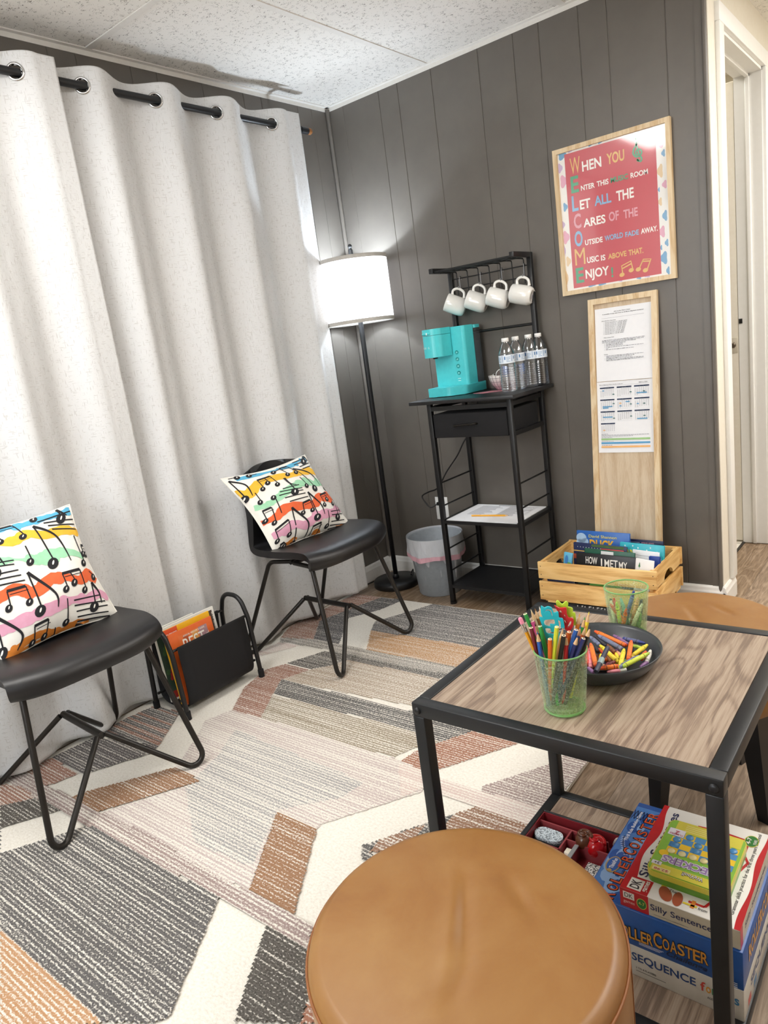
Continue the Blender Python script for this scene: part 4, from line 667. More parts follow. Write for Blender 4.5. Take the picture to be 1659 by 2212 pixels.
# wire grid of the rack: one bent mesh panel
mb=MB(); w=.0027
mb.tube([(LX0+s,-.178,1.436),(LX1-s,-.178,1.436)],.005,8)
for k in range(7):
    x=LX0+s+.022+k*.0535; mb.tube(fillet([(x,-.178,1.432),(x,LY1-.012,1.432),(x,LY1-.012,1.335)],.008,4),w,6)
for y in (-.135,-.092): mb.tube([(LX0+s,y,1.433),(LX1-s,y,1.433)],w,6)
for z in (1.404,1.360): mb.tube([(LX0+s,LY1-.012,z),(LX1-s,LY1-.012,z)],w,6)
build(mb,'wire_grid',bk,t)
mb=MB(); mb.tube([(LX0+s,LY1-.01,1.172),(LX1-s,LY1-.01,1.172)],.0055,8); build(mb,'crossbar',bk,t)
# rails
for y in (LY0,LY1-.014):
    mb=MB(); mb.b2(LX0+s,LX1-s,y,y+.014,.872,.890); build(mb,'top_rail',bk,t)
for x in (LX0+.003,LX1-.017):
    for z in (.882,.762):
        mb=MB(); mb.b2(x,x+.014,LY0+s,LY1-s,z-.009,z+.009); build(mb,'side_rail',bk,t)
for x in (LX0+.01,LX1-.01):
    for z in (.556,.454,.256,.153):
        mb=MB(); mb.tube([(x,LY0+s,z),(x,LY1-s,z)],.0038,8); build(mb,'side_bar',bk,t)
for z,nm in ((.392,'middle_shelf'),(.092,'lower_shelf')):
    mb=MB(); mb.b2(LX0+s,LX1-s,LY0+.002,LY0+.018,z-.014,z); mb.b2(LX0+s,LX1-s,LY1-.018,LY1-.002,z-.014,z); mb.b2(LX0+.003,LX0+s-.002,LY0+s,LY1-s,z-.014,z); mb.b2(LX1-s+.002,LX1-.003,LY0+s,LY1-s,z-.014,z)
    mb.b2(LX0+s-.002,LX1-s+.002,LY0+.016,LY1-.016,z-.012,z-.001); build(mb,nm,M['blackboard'],t)
mb=MB(); mb.b2(LX0+s+.004,LX1-s-.004,LY0+.002,LY1-.024,.757,.858,bev=.004)
dr=build(mb,'drawer',M['blackfab'],t)
mb=MB(); xm=.772; mb.tube(fillet([(xm-.055,LY0+.003,.806),(xm-.052,LY0-.014,.808),(xm+.052,LY0-.014,.814),(xm+.055,LY0+.003,.812)],.012,5),.0042,8); build(mb,'handle',M['gunmetal'],dr)
# ================================================================== FLOOR LAMP
LC=(.176,-.182)
t=thing('floor_lamp','lit floor lamp with a white drum shade and black pole in the corner','lamp',(LC[0],LC[1],0))
ml=Matrix.Translation((LC[0],LC[1],0))
mb=MB(); mb.lathe([(.0001,0),(.112,0),(.115,.004),(.115,.026),(.111,.031),(.018,.033),(.0001,.033)],48,0,ml); build(mb,'base',M['blackm'],t)
mb=MB(); mb.lathe([(.0001,.033),(.0115,.033),(.0115,1.30),(.009,1.31),(.009,1.345),(.0001,1.345)],20,0,ml); mb.lathe([(.0115,.033),(.016,.036),(.016,.05),(.0115,.056)],20,0,ml); build(mb,'pole',M['blackm2'],t)
m=Mt('lit_shade_fabric'); m.set('#f4f3f0',.9,Emission_Color='#f4f7ff'); m.p.inputs['Emission Strength'].default_value=2.0; SHADE=m
mb=MB(); mb.lathe([(.157,1.283),(.157,1.567),(.155,1.567),(.155,1.283),(.157,1.283)],64,0,ml); sh=build(mb,'lamp_shade',m.m,t)
tr=plain('#b9b5ae',.9)
for z0,z1 in ((1.281,1.297),(1.553,1.569)):
    mb=MB(); mb.lathe([(.1585,z0),(.1585,z1),(.1545,z1),(.1545,z0),(.1585,z0)],64,0,ml); build(mb,'shade_trim',tr,sh)
mb=MB(); 
for a in range(3): mb.tube([(LC[0],LC[1],1.54),(LC[0]+.155*math.cos(a*2.094+.3),LC[1]+.155*math.sin(a*2.094+.3),1.555)],.002,6)
mb.tube(fillet([(LC[0]-.045,LC[1]-.02,1.35),(LC[0]-.045,LC[1]-.02,1.54),(LC[0],LC[1],1.56),(LC[0]+.045,LC[1]+.02,1.54),(LC[0]+.045,LC[1]+.02,1.35),(LC[0],LC[1],1.335)],.03,5),.0028,8)
mb.tube([(LC[0]-.008,LC[1],1.553),(LC[0]-.008,LC[1],1.605),(LC[0]-.002,LC[1],1.615)],.0045,8); mb.tube([(LC[0]+.006,LC[1],1.553),(LC[0]+.006,LC[1],1.605),(LC[0]+.0,LC[1],1.615)],.0045,8); mb.sphere((LC[0]-.001,LC[1],1.622),.010)
build(mb,'shade_harp',M['blackm2'],t)
m=Mt('lit_bulb'); m.set('#ffffff',.5,Emission_Color='#f0f5ff'); m.p.inputs['Emission Strength'].default_value=6; BULB=m
mb=MB(); mb.sphere((LC[0],LC[1],1.41),.03); mb.lathe([(.014,1.345),(.014,1.385)],16,0,ml); build(mb,'bulb',m.m,t)
mb=MB(); mb.tube(catmull([(.18,-.07,.012),(.20,-.085,.03),(.225,-.10,.055),(.232,-.115,.03),(.225,-.125,.038)],8),.003,8); mb.tube(catmull([(.085,-.115,.004),(.06,-.12,.004),(.035,-.2,.004),(.03,-.3,.004),(.032,-.36,.012)],8),.003,8); build(mb,'power_cord',M['blackm'],t)
# ================================================================== WASTE BIN
BC=(.442,-.182); mbm=Matrix.Translation((BC[0],BC[1],0))
t=thing('waste_bin','round grey plastic waste bin between the floor lamp and coffee stand','bin',(BC[0],BC[1],0))
mb=MB(); mb.lathe([(.0001,0),(.098,0),(.101,.004),(.127,.272),(.130,.276),(.127,.278),(.124,.272),(.098,.006),(.0001,.006)],64,0,mbm); build(mb,'bucket',plain('#9ba2a8',.42),t)
t=thing('bin_liner','translucent white drawstring bag folded over the grey bin rim','bag',(BC[0],BC[1],.19))
m=Mt('bag_film'); m.set('#e4e8ee',.38); tb=m.node('ShaderNodeBsdfTransparent',{'Color':lin('#eef2f8')}); mx=m.node('ShaderNodeMixShader',{0:.72,1:tb.outputs[0],2:m.p.outputs[0]}); m.l.new(mx.outputs[0],m.o.inputs[0]); m.bump(m.noise(m.coord((30,30,7)),2,4,.6,1.5),.6,.006)
pk=Mt('bag_drawstring_film'); pk.set('#d9a9b6',.4); pk.bump(pk.noise(pk.coord((40,40,9)),2,4,.6,1.5),.6,.006)
def drape(u,v,z0,z1,r0,r1):
    a=2*PI*u; z=z0+(z1-z0)*v; r=r0+(r1-r0)*v
    w=.0035*math.sin(9*a+3*v)+.0025*math.sin(17*a-4*v+1)
    sag=.020*math.sin(a+2.2)*(1 if z1<z0 else 0)*v+.008*math.sin(3*a+1)*v
    return (BC[0]+(r+w*v)*math.cos(a),BC[1]+(r+w*v)*math.sin(a),z-sag)
mb=MB(); mb.grid(lambda u,v:drape(u,v,.284,.218,.1335,.1345),96,8); 
mb.grid(lambda u,v:drape(u,v,.284,.10,.1335-.0005,.103),96,10)
mb.grid(lambda u,v:(BC[0]+(.1335-.0)*math.cos(2*PI*u),BC[1]+.1335*math.sin(2*PI*u),.284),96,1)
build(mb,'bag',m.m,t)
mb=MB(); 
def hem(u,v):
    p=drape(u,1,.284,.218,.1335,.1345); a=2*PI*u; d=v*.022; r=.0005+.0012*math.sin(13*a+2)*v
    return (p[0]+r*math.cos(a),p[1]+r*math.sin(a),p[2]-d+.003*math.sin(5*a)*v)
mb.grid(hem,96,4); build(mb,'drawstring_hem',pk.m,t)
# ================================================================== POSTER
PX0,PX1,PZ0,PZ1=1.101,1.537,1.261,1.798
t=thing('framed_poster','large pale wood framed red poster with a colourful welcome verse','poster',((PX0+PX1)/2,0,PZ0))
mb=MB(); fw=.0165
def pframe(mb,x0,x1,z0,z1,fw,y0,y1,M2=None):
    for p in ([(x0,z0),(x1,z0),(x1-fw,z0+fw),(x0+fw,z0+fw)],[(x0,z1),(x0+fw,z1-fw),(x1-fw,z1-fw),(x1,z1)],[(x0,z0),(x0+fw,z0+fw),(x0+fw,z1-fw),(x0,z1)],[(x1,z0),(x1,z1),(x1-fw,z1-fw),(x1-fw,z0+fw)]):
        vs=[(a,y1,b) for a,b in p]+[(a,y0,b) for a,b in p]
        if M2 is not None: vs=[M2@Vector(v) for v in vs]
        mb.add(vs,[(0,1,2,3),(7,6,5,4),(0,4,5,1),(1,5,6,2),(2,6,7,3),(3,7,4,0)])
pframe(mb,PX0,PX1,PZ0,PZ1,fw,-.002,-.022); build(mb,'frame',M['paleframe'],t)
pc={'W':'#f4f0ea','tan':'#e3b873','grn':'#4ea27c','blu':'#86b4d8','pnk':'#e0a0ac'}
def gloss(c):
    m=Mt('print_ink'); m.set(c,.45,Coat_Weight=1.0,Coat_Roughness=.06,Coat_IOR=1.8); return m.m
pmats=[gloss('#efeeea'),gloss('#c64f58')]+[gloss(pc[k]) for k in ('W','tan','grn','blu','pnk')]+[gloss('#c8b3d6'),gloss('#6fa6cf'),gloss('#e2a9c0'),gloss('#e4cba4')]
pi={'W':2,'tan':3,'grn':4,'blu':5,'pnk':6}; pe={'lil':7,'blu':8,'pnk':9,'tan':10}
yp=-.0120
mb=MB(); mb.b2(PX0+.012,PX1-.012,-.011,yp,PZ0+.012,PZ1-.012)
prt=build(mb,'print',pmats[:1],t)
mb=MB(); q=lambda p,o:(p[0],yp-o,p[1])
xs0=(DATA['PANEL'][0][0]+DATA['PANEL'][3][0])/2; xs1=(DATA['PANEL'][1][0]+DATA['PANEL'][2][0])/2
mb.quad((xs0,yp-.0003,1.2845),(xs1,yp-.0003,1.2845),(xs1,yp-.0003,1.775),(xs0,yp-.0003,1.775),1)
for c,o,u,v in DATA['PEB']:
    # rounded drop shapes
    cx,cz=(u[0]+v[0])/2,(o[1]+v[1])/2; a,b=abs(u[0]-o[0])/2,abs(v[1]-o[1])/2
    left=cx<(xs0+xs1)/2; pts=[]
    for k in range(20):
        th=2*PI*k/20; rr=1-.22*math.cos(3*th+(PI if left else 0)); pts.append((min(max(cx+a*1.1*rr*math.cos(th),PX0+fw),PX1-fw),yp-.0002,cz+b*1.1*rr*math.sin(th)))
    mb.poly(pts,pe[c])
for w,c,o,u,v in DATA['POSTER']:
    O=Vector((o[0],yp,o[1])); U=Vector((u[0]-o[0],0,0)); V=Vector((0,0,v[1]-o[1]))
    O.z=(o[1]+u[1])/2
    big=len(w)==1
    text(mb,w,O,U,V,pi[c],.0007,.026 if w not in('M','W') else .0)
cl=catmull([(p[0],yp-.0009,p[1]) for p in DATA['CLEF']],5)
def ribbon(mb,pts,w,mat):
    vs=[];fs=[]
    for i,p in enumerate(pts):
        a=pts[max(0,i-1)]; b=pts[min(len(pts)-1,i+1)]; d=(b-a); n=Vector((-d.z,0,d.x)); n=n.normalized()*w/2 if n.length>0 else Vector((w/2,0,0))
        vs+=[p-n,p+n]
    for i in range(len(pts)-1): fs.append((2*i,2*i+1,2*i+3,2*i+2))
    mb.add(vs,fs,mat)
ribbon(mb,cl,.006,4); 
for s in DATA['NOTES']: ribbon(mb,[Vector((p[0],yp-.0009,p[1])) for p in s],.0045,3)
for p in DATA['NHEADS']: mb.poly([(p[0]+.0105*math.cos(a)*.9-.003*math.sin(a),yp-.0011,p[1]+.007*math.sin(a)+.003*math.cos(a)) for a in [2*PI*i/14 for i in range(14)]],3)
build(mb,'lettering',pmats,prt)
# ================================================================== LEANING NOTICE BOARD
lean=.091; BX0,BX1,BH=1.201,1.466,1.235
# board frame: local x along wall, z up the board, y out of the wall (negative toward room)
th=math.atan(lean)
Mb=Matrix.Translation((0,-.001-lean*1.229,0.0))@Matrix.Rotation(-th,4,'X')
t=thing('notice_board','tall narrow pale wooden board leaning on the wall below the poster','board',((BX0+BX1)/2,-.11,0))
mb=MB(); pframe(mb,BX0,BX1,.004,BH,.021,0,-.020,Mb); build(mb,'frame',M['paleframe'],t)
mb=MB(); mb.b2(BX0+.015,BX1-.015,-.0105,-.002,.02,BH-.015,M=Mb); build(mb,'panel',M['paleboard'],t)
def onb(x,z,o=0): # world z along wall -> board local
    return Mb@Vector((x,-.0105-o,z/math.cos(th)))
def sheet(name,label,x0,x1,z0,z1,fn,curl=.004):
    t=thing(name,label,'paper',tuple(onb((x0+x1)/2,z0)),0,'notices on the wooden board')
    mb=MB(); mb.grid(lambda u,v:onb(x0+(x1-x0)*u,z0+(z1-z0)*v,.0012+curl*(1-v)**3*(.3+u*.7)),6,14); build(mb,'sheet',M['paper'],t)
    ink=MB(); 
    pt=lambda u,v:onb(x0+(x1-x0)*u,z0+(z1-z0)*v,.0022+curl*(1-v)**3)
    fn(ink,pt); build(ink,'printing',[M['ink'],M['inkl'],plain('#20304f',.7),plain('#5a9fcb',.7),plain('#9fc98a',.7),plain('#f0b873',.7),plain('#4f7a78',.7),M['paper']],t)
def barw(ink,pt,u,v,w,h,m=0): ink.quad(pt(u,v),pt(u+w,v),pt(u+w,v+h),pt(u,v+h),m)
def tl(ink,pt,s,u,v,w,h,m=0,bold=.01): text(ink,s,pt(u,v),pt(u+w,v)-pt(u,v),pt(u,v+h)-pt(u,v),m,.0003,bold)
def f1(ink,pt):
    tl(ink,pt,'Join us for Piano Club!',.345,.934,.29,.014,0,.02)
    tl(ink,pt,'A monthly group class free to all Music Mayhem students!',.135,.908,.73,.015,0,.02)
    barw(ink,pt,.12,.862,.75,.0022,1)
    tl(ink,pt,'2025-2026 Piano Club Dates:',.12,.822,.26,.011)
    mon=['Saturday, September 27  11:00 AM - MUSIC','Saturday, October 25  11:00 AM - MUSIC','Saturday, November 22  11:00 AM - MUSIC','Saturday, December 13  11:00 AM - MUSIC','Saturday, January 17  11:00 AM - MUSIC','Saturday, February 21  11:00 AM - MUSIC','Saturday, March 28  11:00 AM - MUSIC','Saturday, April 18  11:00 AM - MUSIC','Saturday, May 16  11:00 AM - MUSIC']
    for i,s in enumerate(mon): tl(ink,pt,s,.18,.796-i*.0193,.40-.008*i,.0125); barw(ink,pt,.155,.80-i*.0193,.006,.005)
    tl(ink,pt,'What is Piano Club?',.15,.595,.19,.011)
    rr=random.Random(3)
    def para(u,v,w):
        x=u
        while x<u+w:
            l=rr.uniform(.02,.06); l=min(l,u+w-x); barw(ink,pt,x,v,l,.0058,1 if rr.random()<.6 else 0); x+=l+.008
    for v,u,w in ((.560,.12,.76),(.545,.12,.74),(.529,.12,.60),(.512,.19,.36),(.497,.19,.30),(.481,.19,.30),(.463,.19,.66),(.447,.19,.04),(.430,.19,.50),(.345,.19,.66),(.329,.19,.50),(.312,.19,.46),(.295,.19,.66),(.280,.19,.66)): para(u,v,w)
    for v in (.512,.497,.481,.463,.430,.345,.312,.295): barw(ink,pt,.162,v+.001,.006,.005)
    tl(ink,pt,'Details',.15,.365,.07,.011)
sheet('notice','white printed notice sheet on the leaning board, above the calendar sheet',1.2255,1.4445,.9125,1.1905,f1)
def f2(ink,pt):
    tl(ink,pt,'Music Mayhem Piano Studio Calendar',.05,.952,.43,.012,0)
    tl(ink,pt,'2025 to 2026',.755,.955,.15,.013,0); barw(ink,pt,.05,.943,.88,.0018,1)
    hl={0:[(1,1,1,3),(6,4,1,6)],1:[(6,3,1,6)],2:[(4,3,1,6),(1,4,5,3)],3:[(6,2,1,6),(1,4,5,3),(1,5,3,3)],4:[(4,1,2,3),(1,2,1,5),(1,4,1,3),(6,3,1,6)],5:[(1,3,1,3),(4,3,1,6)],6:[(1,3,5,3),(6,4,1,6)],7:[(6,3,1,6)],8:[(4,3,1,6),(1,5,5,3)],9:[(1,4,1,5)]}
    for i in range(10):
        u=.055+(i%3)*.308; v=.905-(i//3)*.167
        barw(ink,pt,u,v,.262,.018,2); barw(ink,pt,u+.09,v+.006,.08,.006,7)
        for r in range(7):
            barw(ink,pt,u,v-.012-r*.0188,.262,.0008,1)
            for c in range(7):
                if r<6 and (r>0 or c>1) and not(r==5 and c>1): barw(ink,pt,u+.012+c*.0375,v-.008-r*.0188-.010,.012,.006,1)
        for c,r,w,m in hl.get(i,[]): barw(ink,pt,u+.004+c*.0372,v-.018-r*.0188,.036*w,.015,m)
    rr=random.Random(5)
    for v,w in ((.262,.12),(.247,.86),(.231,.58),(.212,.2),(.158,.22),(.103,.2)):
        x=.06
        while x<.06+w: l=min(rr.uniform(.02,.05),.06+w-x); barw(ink,pt,x,v,l,.006,1); x+=l+.007
    for v,m,s in ((.178,4,0),(.124,3,0),(.070,5,0)): barw(ink,pt,.055,v,.88,.026,m)
sheet('calendar','white printed calendar sheet with blue and green marks on the leaning board',1.2245,1.4445,.632,.9105,f2,.002)
# ================================================================== OUTLET
t=thing('wall_outlet','white double wall outlet behind the coffee stand','outlet',(.38,0,.355))
mb=MB(); mb.b2(.345,.417,-.005,-.0005,.298,.412,bev=.002); build(mb,'cover_plate',M['white'],t)
for z in (.328,.383):
    mb=MB(); mb.b2(.363,.399,-.0065,-.004,z-.017,z+.017,bev=.003); mb.b2(.372,.375,-.0072,-.006,z-.004,z+.009,1); mb.b2(.387,.390,-.0072,-.006,z-.004,z+.008,1); build(mb,'socket',[plain('#e6e5e0',.4),M['blackm']],t)
mb=MB(); mb.b2(.370,.394,-.034,-.0078,.376,.392,bev=.003)
mb.tube(catmull([(.376,-.034,.384),(.350,-.055,.372),(.318,-.050,.395),(.300,-.045,.425),(.342,-.045,.447),(.40,-.045,.47),(.46,-.043,.548),(.53,-.043,.625),(.575,-.043,.69),(.64,-.024,.78),(.66,-.018,.90),(.66,-.0031,.93)],8),.0034,8)
build(mb,'power_cord',M['blackm'],loc=(.376,-.03,.37),label='black power cord running from the wall outlet up behind the coffee stand',cat='cord')
# ================================================================== COFFEE MAKER
TZ=.92
t=thing('coffee_maker','turquoise single cup coffee maker on top of the black stand','coffee maker',(.635,-.13,TZ))
tl_,td_=M['teal'],M['teald']
def rpoly(pts,rad): return [(p.x,p.y) for p in fillet([(pts[-1][0]*.5+pts[0][0]*.5,pts[-1][1]*.5+pts[0][1]*.5,0)]+[(a,b,0) for a,b in pts]+[(pts[-1][0]*.5+pts[0][0]*.5,pts[-1][1]*.5+pts[0][1]*.5,0)],rad,5)][:-1]
foot=rpoly([(.548,-.247),(.660,-.243),(.716,-.190),(.722,-.030),(.552,-.030)],[0,.012,.05,.03,.012,.012,0])
mb=MB(); 
for k in range(6):
    z=TZ+.003+k*.0060; mb.prism(foot,z,z+.0048,0); mb.prism([(x*.994+.635*.006,y*.994-.138*.006) for x,y in foot],z+.0046,z+.0062,0)
for x,y in ((.57,-.22),(.69,-.18),(.57,-.05),(.70,-.05)): mb.b2(x-.008,x+.008,y-.008,y+.008,TZ,TZ+.004)
build(mb,'base',tl_,t)
body=rpoly([(.551,-.168),(.706,-.155),(.713,-.085),(.552,-.085)],[0,.006,.014,.006,.006,0])
mb=MB(); mb.prism(body,.9585,1.200,0); mb.prism([(x*.985+.63*.015,y*.985-.125*.015) for x,y in body],1.1995,1.206,0); build(mb,'body',tl_,t)
tank=rpoly([(.556,-.084),(.716,-.084),(.718,-.034),(.556,-.034)],[0,.004,.012,.012,.004,0])
mb=MB(); mb.prism(tank,.960,1.190,0); build(mb,'water_tank',clear('tank_plastic','#aab4ba',.86,.06),t)
mb=MB(); mb.prism([(x*.9+.637*.1,y*.9-.059*.1) for x,y in tank],.964,1.135,0); wt=build(mb,'tank_water',clear('tank_water','#c9d2d8',.92,.02),t)
mb=MB(); mb.prism(tank,1.1905,1.204,0); build(mb,'tank_lid',tl_,t)
head=rpoly([(.546,-.235),(.575,-.258),(.612,-.258),(.640,-.235),(.648,-.160),(.546,-.160)],[0,.03,.05,.05,.03,.01,.006,0])
mb=MB(); mb.prism(head,1.090,1.181,0); build(mb,'brew_head',tl_,t)
mb=MB(); mb.prism(head,1.1825,1.208,0); mb.b2(.566,.604,-.2635,-.250,1.186,1.194,bev=.003); mb.b2(.588,.593,-.2645,-.2630,1.186,1.195,1); build(mb,'lid',[tl_,M['white']],t)
mb=MB(); mb.lathe([(.0001,1.083),(.010,1.083),(.012,1.0905)],20,0,Matrix.Translation((.595,-.222,0))); build(mb,'spout',M['blackm'],t)
# buttons on the panel
pn=Vector((.155,.013,0)).normalized(); pnn=Vector((pn.y,-pn.x,0))
def panel(u,z,o=0): return Vector((.551,-.168,z))+pn*u+pnn*o
for k,z in enumerate((1.098,1.069,1.040,1.011)):
    mm=frame(panel(.113,z,.0003),pn,pnn); mb=MB(); mb.lathe([(.0088,0),(.0088,.0012),(.0080,.0014),(.0078,.0006),(.0001,.0006)],24,0,mm); mb.lathe([(.0001,.0009),(.0030,.0009),(.0034,.0005)],10,1,mm); mb.sphere(tuple(panel(.128,z+.003,.0006)),.0009,1,6,4); build(mb,'button',[td_,plain('#8fe0dc',.4)],t)
mb=MB(); 
for z in (.986,.977): 
    a=panel(.106,z,.0006); mb.quad(a,a+pn*.014,a+pn*.014+Vector((0,0,.0022)),a+Vector((0,0,.0022)),0)
a=Vector((.549,-.2372,1.132)); 
def headpt(u,z): 
    # along the curved front, from left to right
    P=[Vector((.5515,-.2405,z)),Vector((.563,-.2510,z)),Vector((.577,-.2586,z)),Vector((.60,-.2596,z))]
    f=u*3; k=min(2,int(f)); return P[k].lerp(P[k+1],f-k)
for k,ch in enumerate('KEURIG'):
    p=headpt(.10+k*.145,1.128); d=(headpt(.10+k*.145+.06,1.128)-headpt(.10+k*.145-.06,1.128)).normalized()
    textline(mb,ch,p,d,(0,0,1),.0085,0,.0006,.01)
build(mb,'lettering',[plain('#d9f3f0',.4)],t)
# ================================================================== MUGS AND HOOKS
mug=thing('mug','tmp','mug',(0,0,0),0,'white mugs hanging from the rack')
prof=[(.0,.101),(.0405,.101)]
mb=MB(); mb.lathe([(.0395,.098),(.0415,.100),(.0430,.098),(.0440,.07),(.0440,.035),(.0425,.018),(.0375,.006),(.031,.0015),(.0285,.0),(.027,.0022),(.0001,.0022)],48)
mb.lathe([(.0395,.098),(.0405,.07),(.0400,.03),(.034,.010),(.0001,.007)],48)
mb.v=[v*.9 for v in mb.v]; build(mb,'cup',M['ceramic'],mug,local=True)
mb=MB(); hp=catmull([(.042,0,.083),(.060,0,.086),(.073,0,.073),(.075,0,.052),(.066,0,.033),(.043,0,.024)],7); mb.tube(hp,[.0062 if 2<i<len(hp)-3 else .0074 for i in range(len(hp))],10); mb.v=[v*.9 for v in mb.v]; build(mb,'handle',M['ceramic'],mug,local=True)
mb=MB(); mb.disc(.0135,.0018,24,0,None,True); mb.b2(-.007,.007,-.0022,.0005,.0009,.0016,1); mb.b2(-.005,.005,.002,.0042,.0009,.0016,1); mb.v=[v*.9 for v in mb.v]; build(mb,'maker_stamp',[plain('#b9b9bb',.4),M['inkl']],mug,local=True)
hk=thing('s_hook','tmp','hook',(0,0,0),0,'steel hooks on the wire rack')
mb=MB(); mb.tube(catmull([(.0,.008,-.006),(0,.006,.004),(0,0,.0085),(0,-.006,.004),(0,-.007,-.012),(0,-.007,-.036),(0,-.010,-.046),(0,-.017,-.047),(0,-.021,-.040),(0,-.022,-.032)],6),.0016,8); build(mb,'wire',M['steel'],hk,local=True)
ordn=['leftmost','second from the left','third from the left','rightmost']
for k,(x,yaw,tilt) in enumerate(((.648,28,27),(.752,20,25),(.853,13,22),(.955,4,16))):
    hy=LY1-.012; hm=Matrix.Translation((x,hy,1.404))
    lab='steel wire hook carrying the %s of the four white mugs'%ordn[k]
    if k==0: hk.matrix_world=hm; hk['label']=lab; WM[hk.name]=hm; HK=hk
    else: dup(HK,hm,lab)
    # mug axis (mouth->base) along a; handle up
    a=Vector((math.cos(math.radians(yaw)),math.sin(math.radians(yaw)),0)); up=Vector((0,0,1)); tr=math.radians(tilt)
    ax=(a*math.cos(tr)-up*math.sin(tr)); hd=(up*math.cos(tr)+a*math.sin(tr))
    z=-ax; o=Vector((x,hy-.0165,1.404-.0530))     # inside of the handle hangs here
    mm=frame((0,0,0),hd,z); c=o-(mm@Vector((.0600,0,.0505)))
    mm=frame(c,hd,z); lab='white ceramic mug hanging %s of four on the rack'%ordn[k]
    if k==0: mug.matrix_world=mm; mug['label']=lab
    else: dup(mug,mm,lab)
# ================================================================== BOTTLES
bt=thing('water_bottle','tmp','bottle',(0,0,0),0,'water bottles on the coffee stand')
m=Mt('bottle_plastic'); gl=m.node('ShaderNodeBsdfGlass',{'Color':lin('#fbfdff'),'Roughness':.0,'IOR':1.33}); gs=m.node('ShaderNodeBsdfGlossy',{'Color':lin('#ffffff'),'Roughness':.08}); mx=m.node('ShaderNodeMixShader',{0:.17,1:gl.outputs[0],2:gs.outputs[0]}); tb=m.node('ShaderNodeBsdfTransparent',{'Color':lin('#f4f8ff')}); mx2=m.node('ShaderNodeMixShader',{0:.22,1:mx.outputs[0],2:tb.outputs[0]}); m.l.new(mx2.outputs[0],m.o.inputs[0])
prof=[(.0001,.006),(.010,.004),(.018,.001),(.026,.0005),(.0305,.006)]
z=.010
while z<.098: prof+=[(.0318,z),(.0318,z+.004),(.0302,z+.0062)]; z+=.0088
prof+=[(.0318,.105),(.0318,.146),(.0314,.152),(.029,.160),(.022,.178),(.0145,.192),(.0125,.196),(.0125,.199)]
mb=MB(); mb.lathe(prof,40); build(mb,'body',m.m,bt,local=True)
mb=MB(); mb.lathe([(.0128,.197),(.0142,.198),(.0142,.2105),(.0132,.212),(.0001,.212)],32); build(mb,'cap',M['white'],bt,local=True)
mb=MB(); mb.lathe([(.0322,.113),(.0322,.146)],40,0); 
lb=build(mb,'label',plain('#dfe8f2',.4),bt,local=True)
mb=MB()
def band(a0,a1,z0,z1,mat,n=6):
    for i in range(n):
        p,q=a0+(a1-a0)*i/n,a0+(a1-a0)*(i+1)/n; r=.0325
        mb.add([(r*math.cos(p),r*math.sin(p),z0),(r*math.cos(q),r*math.sin(q),z0),(r*math.cos(q),r*math.sin(q),z1),(r*math.cos(p),r*math.sin(p),z1)],[(0,1,2,3)],mat)
for a in (-2.9,-1.7,-.5,.7,1.9): 
    band(a,a+.16,.128,.140,0,3)
    for i in range(4): band(a+.26,a+.26+(.5 if i!=2 else .34),.136-i*.0055,.1382-i*.0055,1,4)
    for i in range(5): band(a+.86,a+1.05,.140-i*.005,.142-i*.005,0,2)
build(mb,'label_print',[plain('#4d7fb4',.5),plain('#8ea9c8',.5)],lb,local=True)
bl=['front left water bottle of four standing beside the pink bowl','water bottle second from the left of the four on the stand','water bottle third from the left of the four on the stand','rear right water bottle of four, nearest the notice board']
for k,(x,y,a) in enumerate(((.903,-.192,.3),(.915,-.105,.9),(.952,-.046,.0),(.994,-.115,1.4))):
    mm=Matrix.Translation(({0:.925,1:.934,2:.957,3:.986}[k],{0:-.205,1:-.137,2:-.068,3:-.010-.033+.004}[k],TZ))@Matrix.Rotation(a,4,'Z')
    if k==0: bt.matrix_world=mm; bt['label']=bl[0]
    else: dup(bt,mm,bl[k])
# ================================================================== BOWL OF PODS, NAPKIN
bc=(.826,-.078)
mB=Matrix.Translation((bc[0],bc[1],TZ))
t=thing('small_bowl','small pink and white lined bowl of coffee pods beside the coffee maker','bowl',(bc[0],bc[1],TZ))
m=Mt('pink_glaze'); sp=m.node('ShaderNodeSeparateXYZ',{0:m.node('ShaderNodeTexCoord').outputs['Object']}); g=m.ramp(m.math('DIVIDE',sp.outputs[2],.06),[(.05,'#d99aa6'),(.75,'#efe6e2')]); m.set(g,.25)
mb=MB(); mb.lathe([(.0001,.004),(.022,.004),(.024,0),(.028,0),(.030,.004),(.046,.022),(.055,.045),(.0585,.062),(.0565,.062),(.052,.045),(.043,.024),(.025,.008),(.0001,.007)],48,0,mB)
build(mb,'bowl',m.m,t)
mb=MB()
for k in range(20):
    a=2*PI*k/20; mb.tube([mB@Vector((r*math.cos(a),r*math.sin(a),z)) for r,z in ((.0305,.005),(.0465,.0225),(.0555,.0455),(.0588,.0615))],.0007,5)
for r,z in ((.040,.0155),(.0512,.0345),(.0565,.051)): mb.tube([mB@Vector((r*math.cos(2*PI*i/48),r*math.sin(2*PI*i/48),z)) for i in range(48)],.0007,5,closed=True)
build(mb,'painted_lines',plain('#6d5a5c',.5),t)
pod=thing('coffee_pod','white rimmed coffee pod standing on edge in the pink bowl','coffee pod',(0,0,0),0,'pods in the pink bowl')
mb=MB(); mb.lathe([(.0001,0),(.0165,0),(.0215,.040),(.0245,.041),(.0245,.0435),(.0215,.0437)],32); build(mb,'pod_cup',M['white'],pod,local=True)
mb=MB(); mb.disc(.0216,.0438,32); build(mb,'foil_lid',plain('#4b3a33',.5),pod,local=True)
pod.matrix_world=frame((bc[0]-.004,bc[1]+.018,TZ+.052),(0,0,1),(.30,-.92,.25))
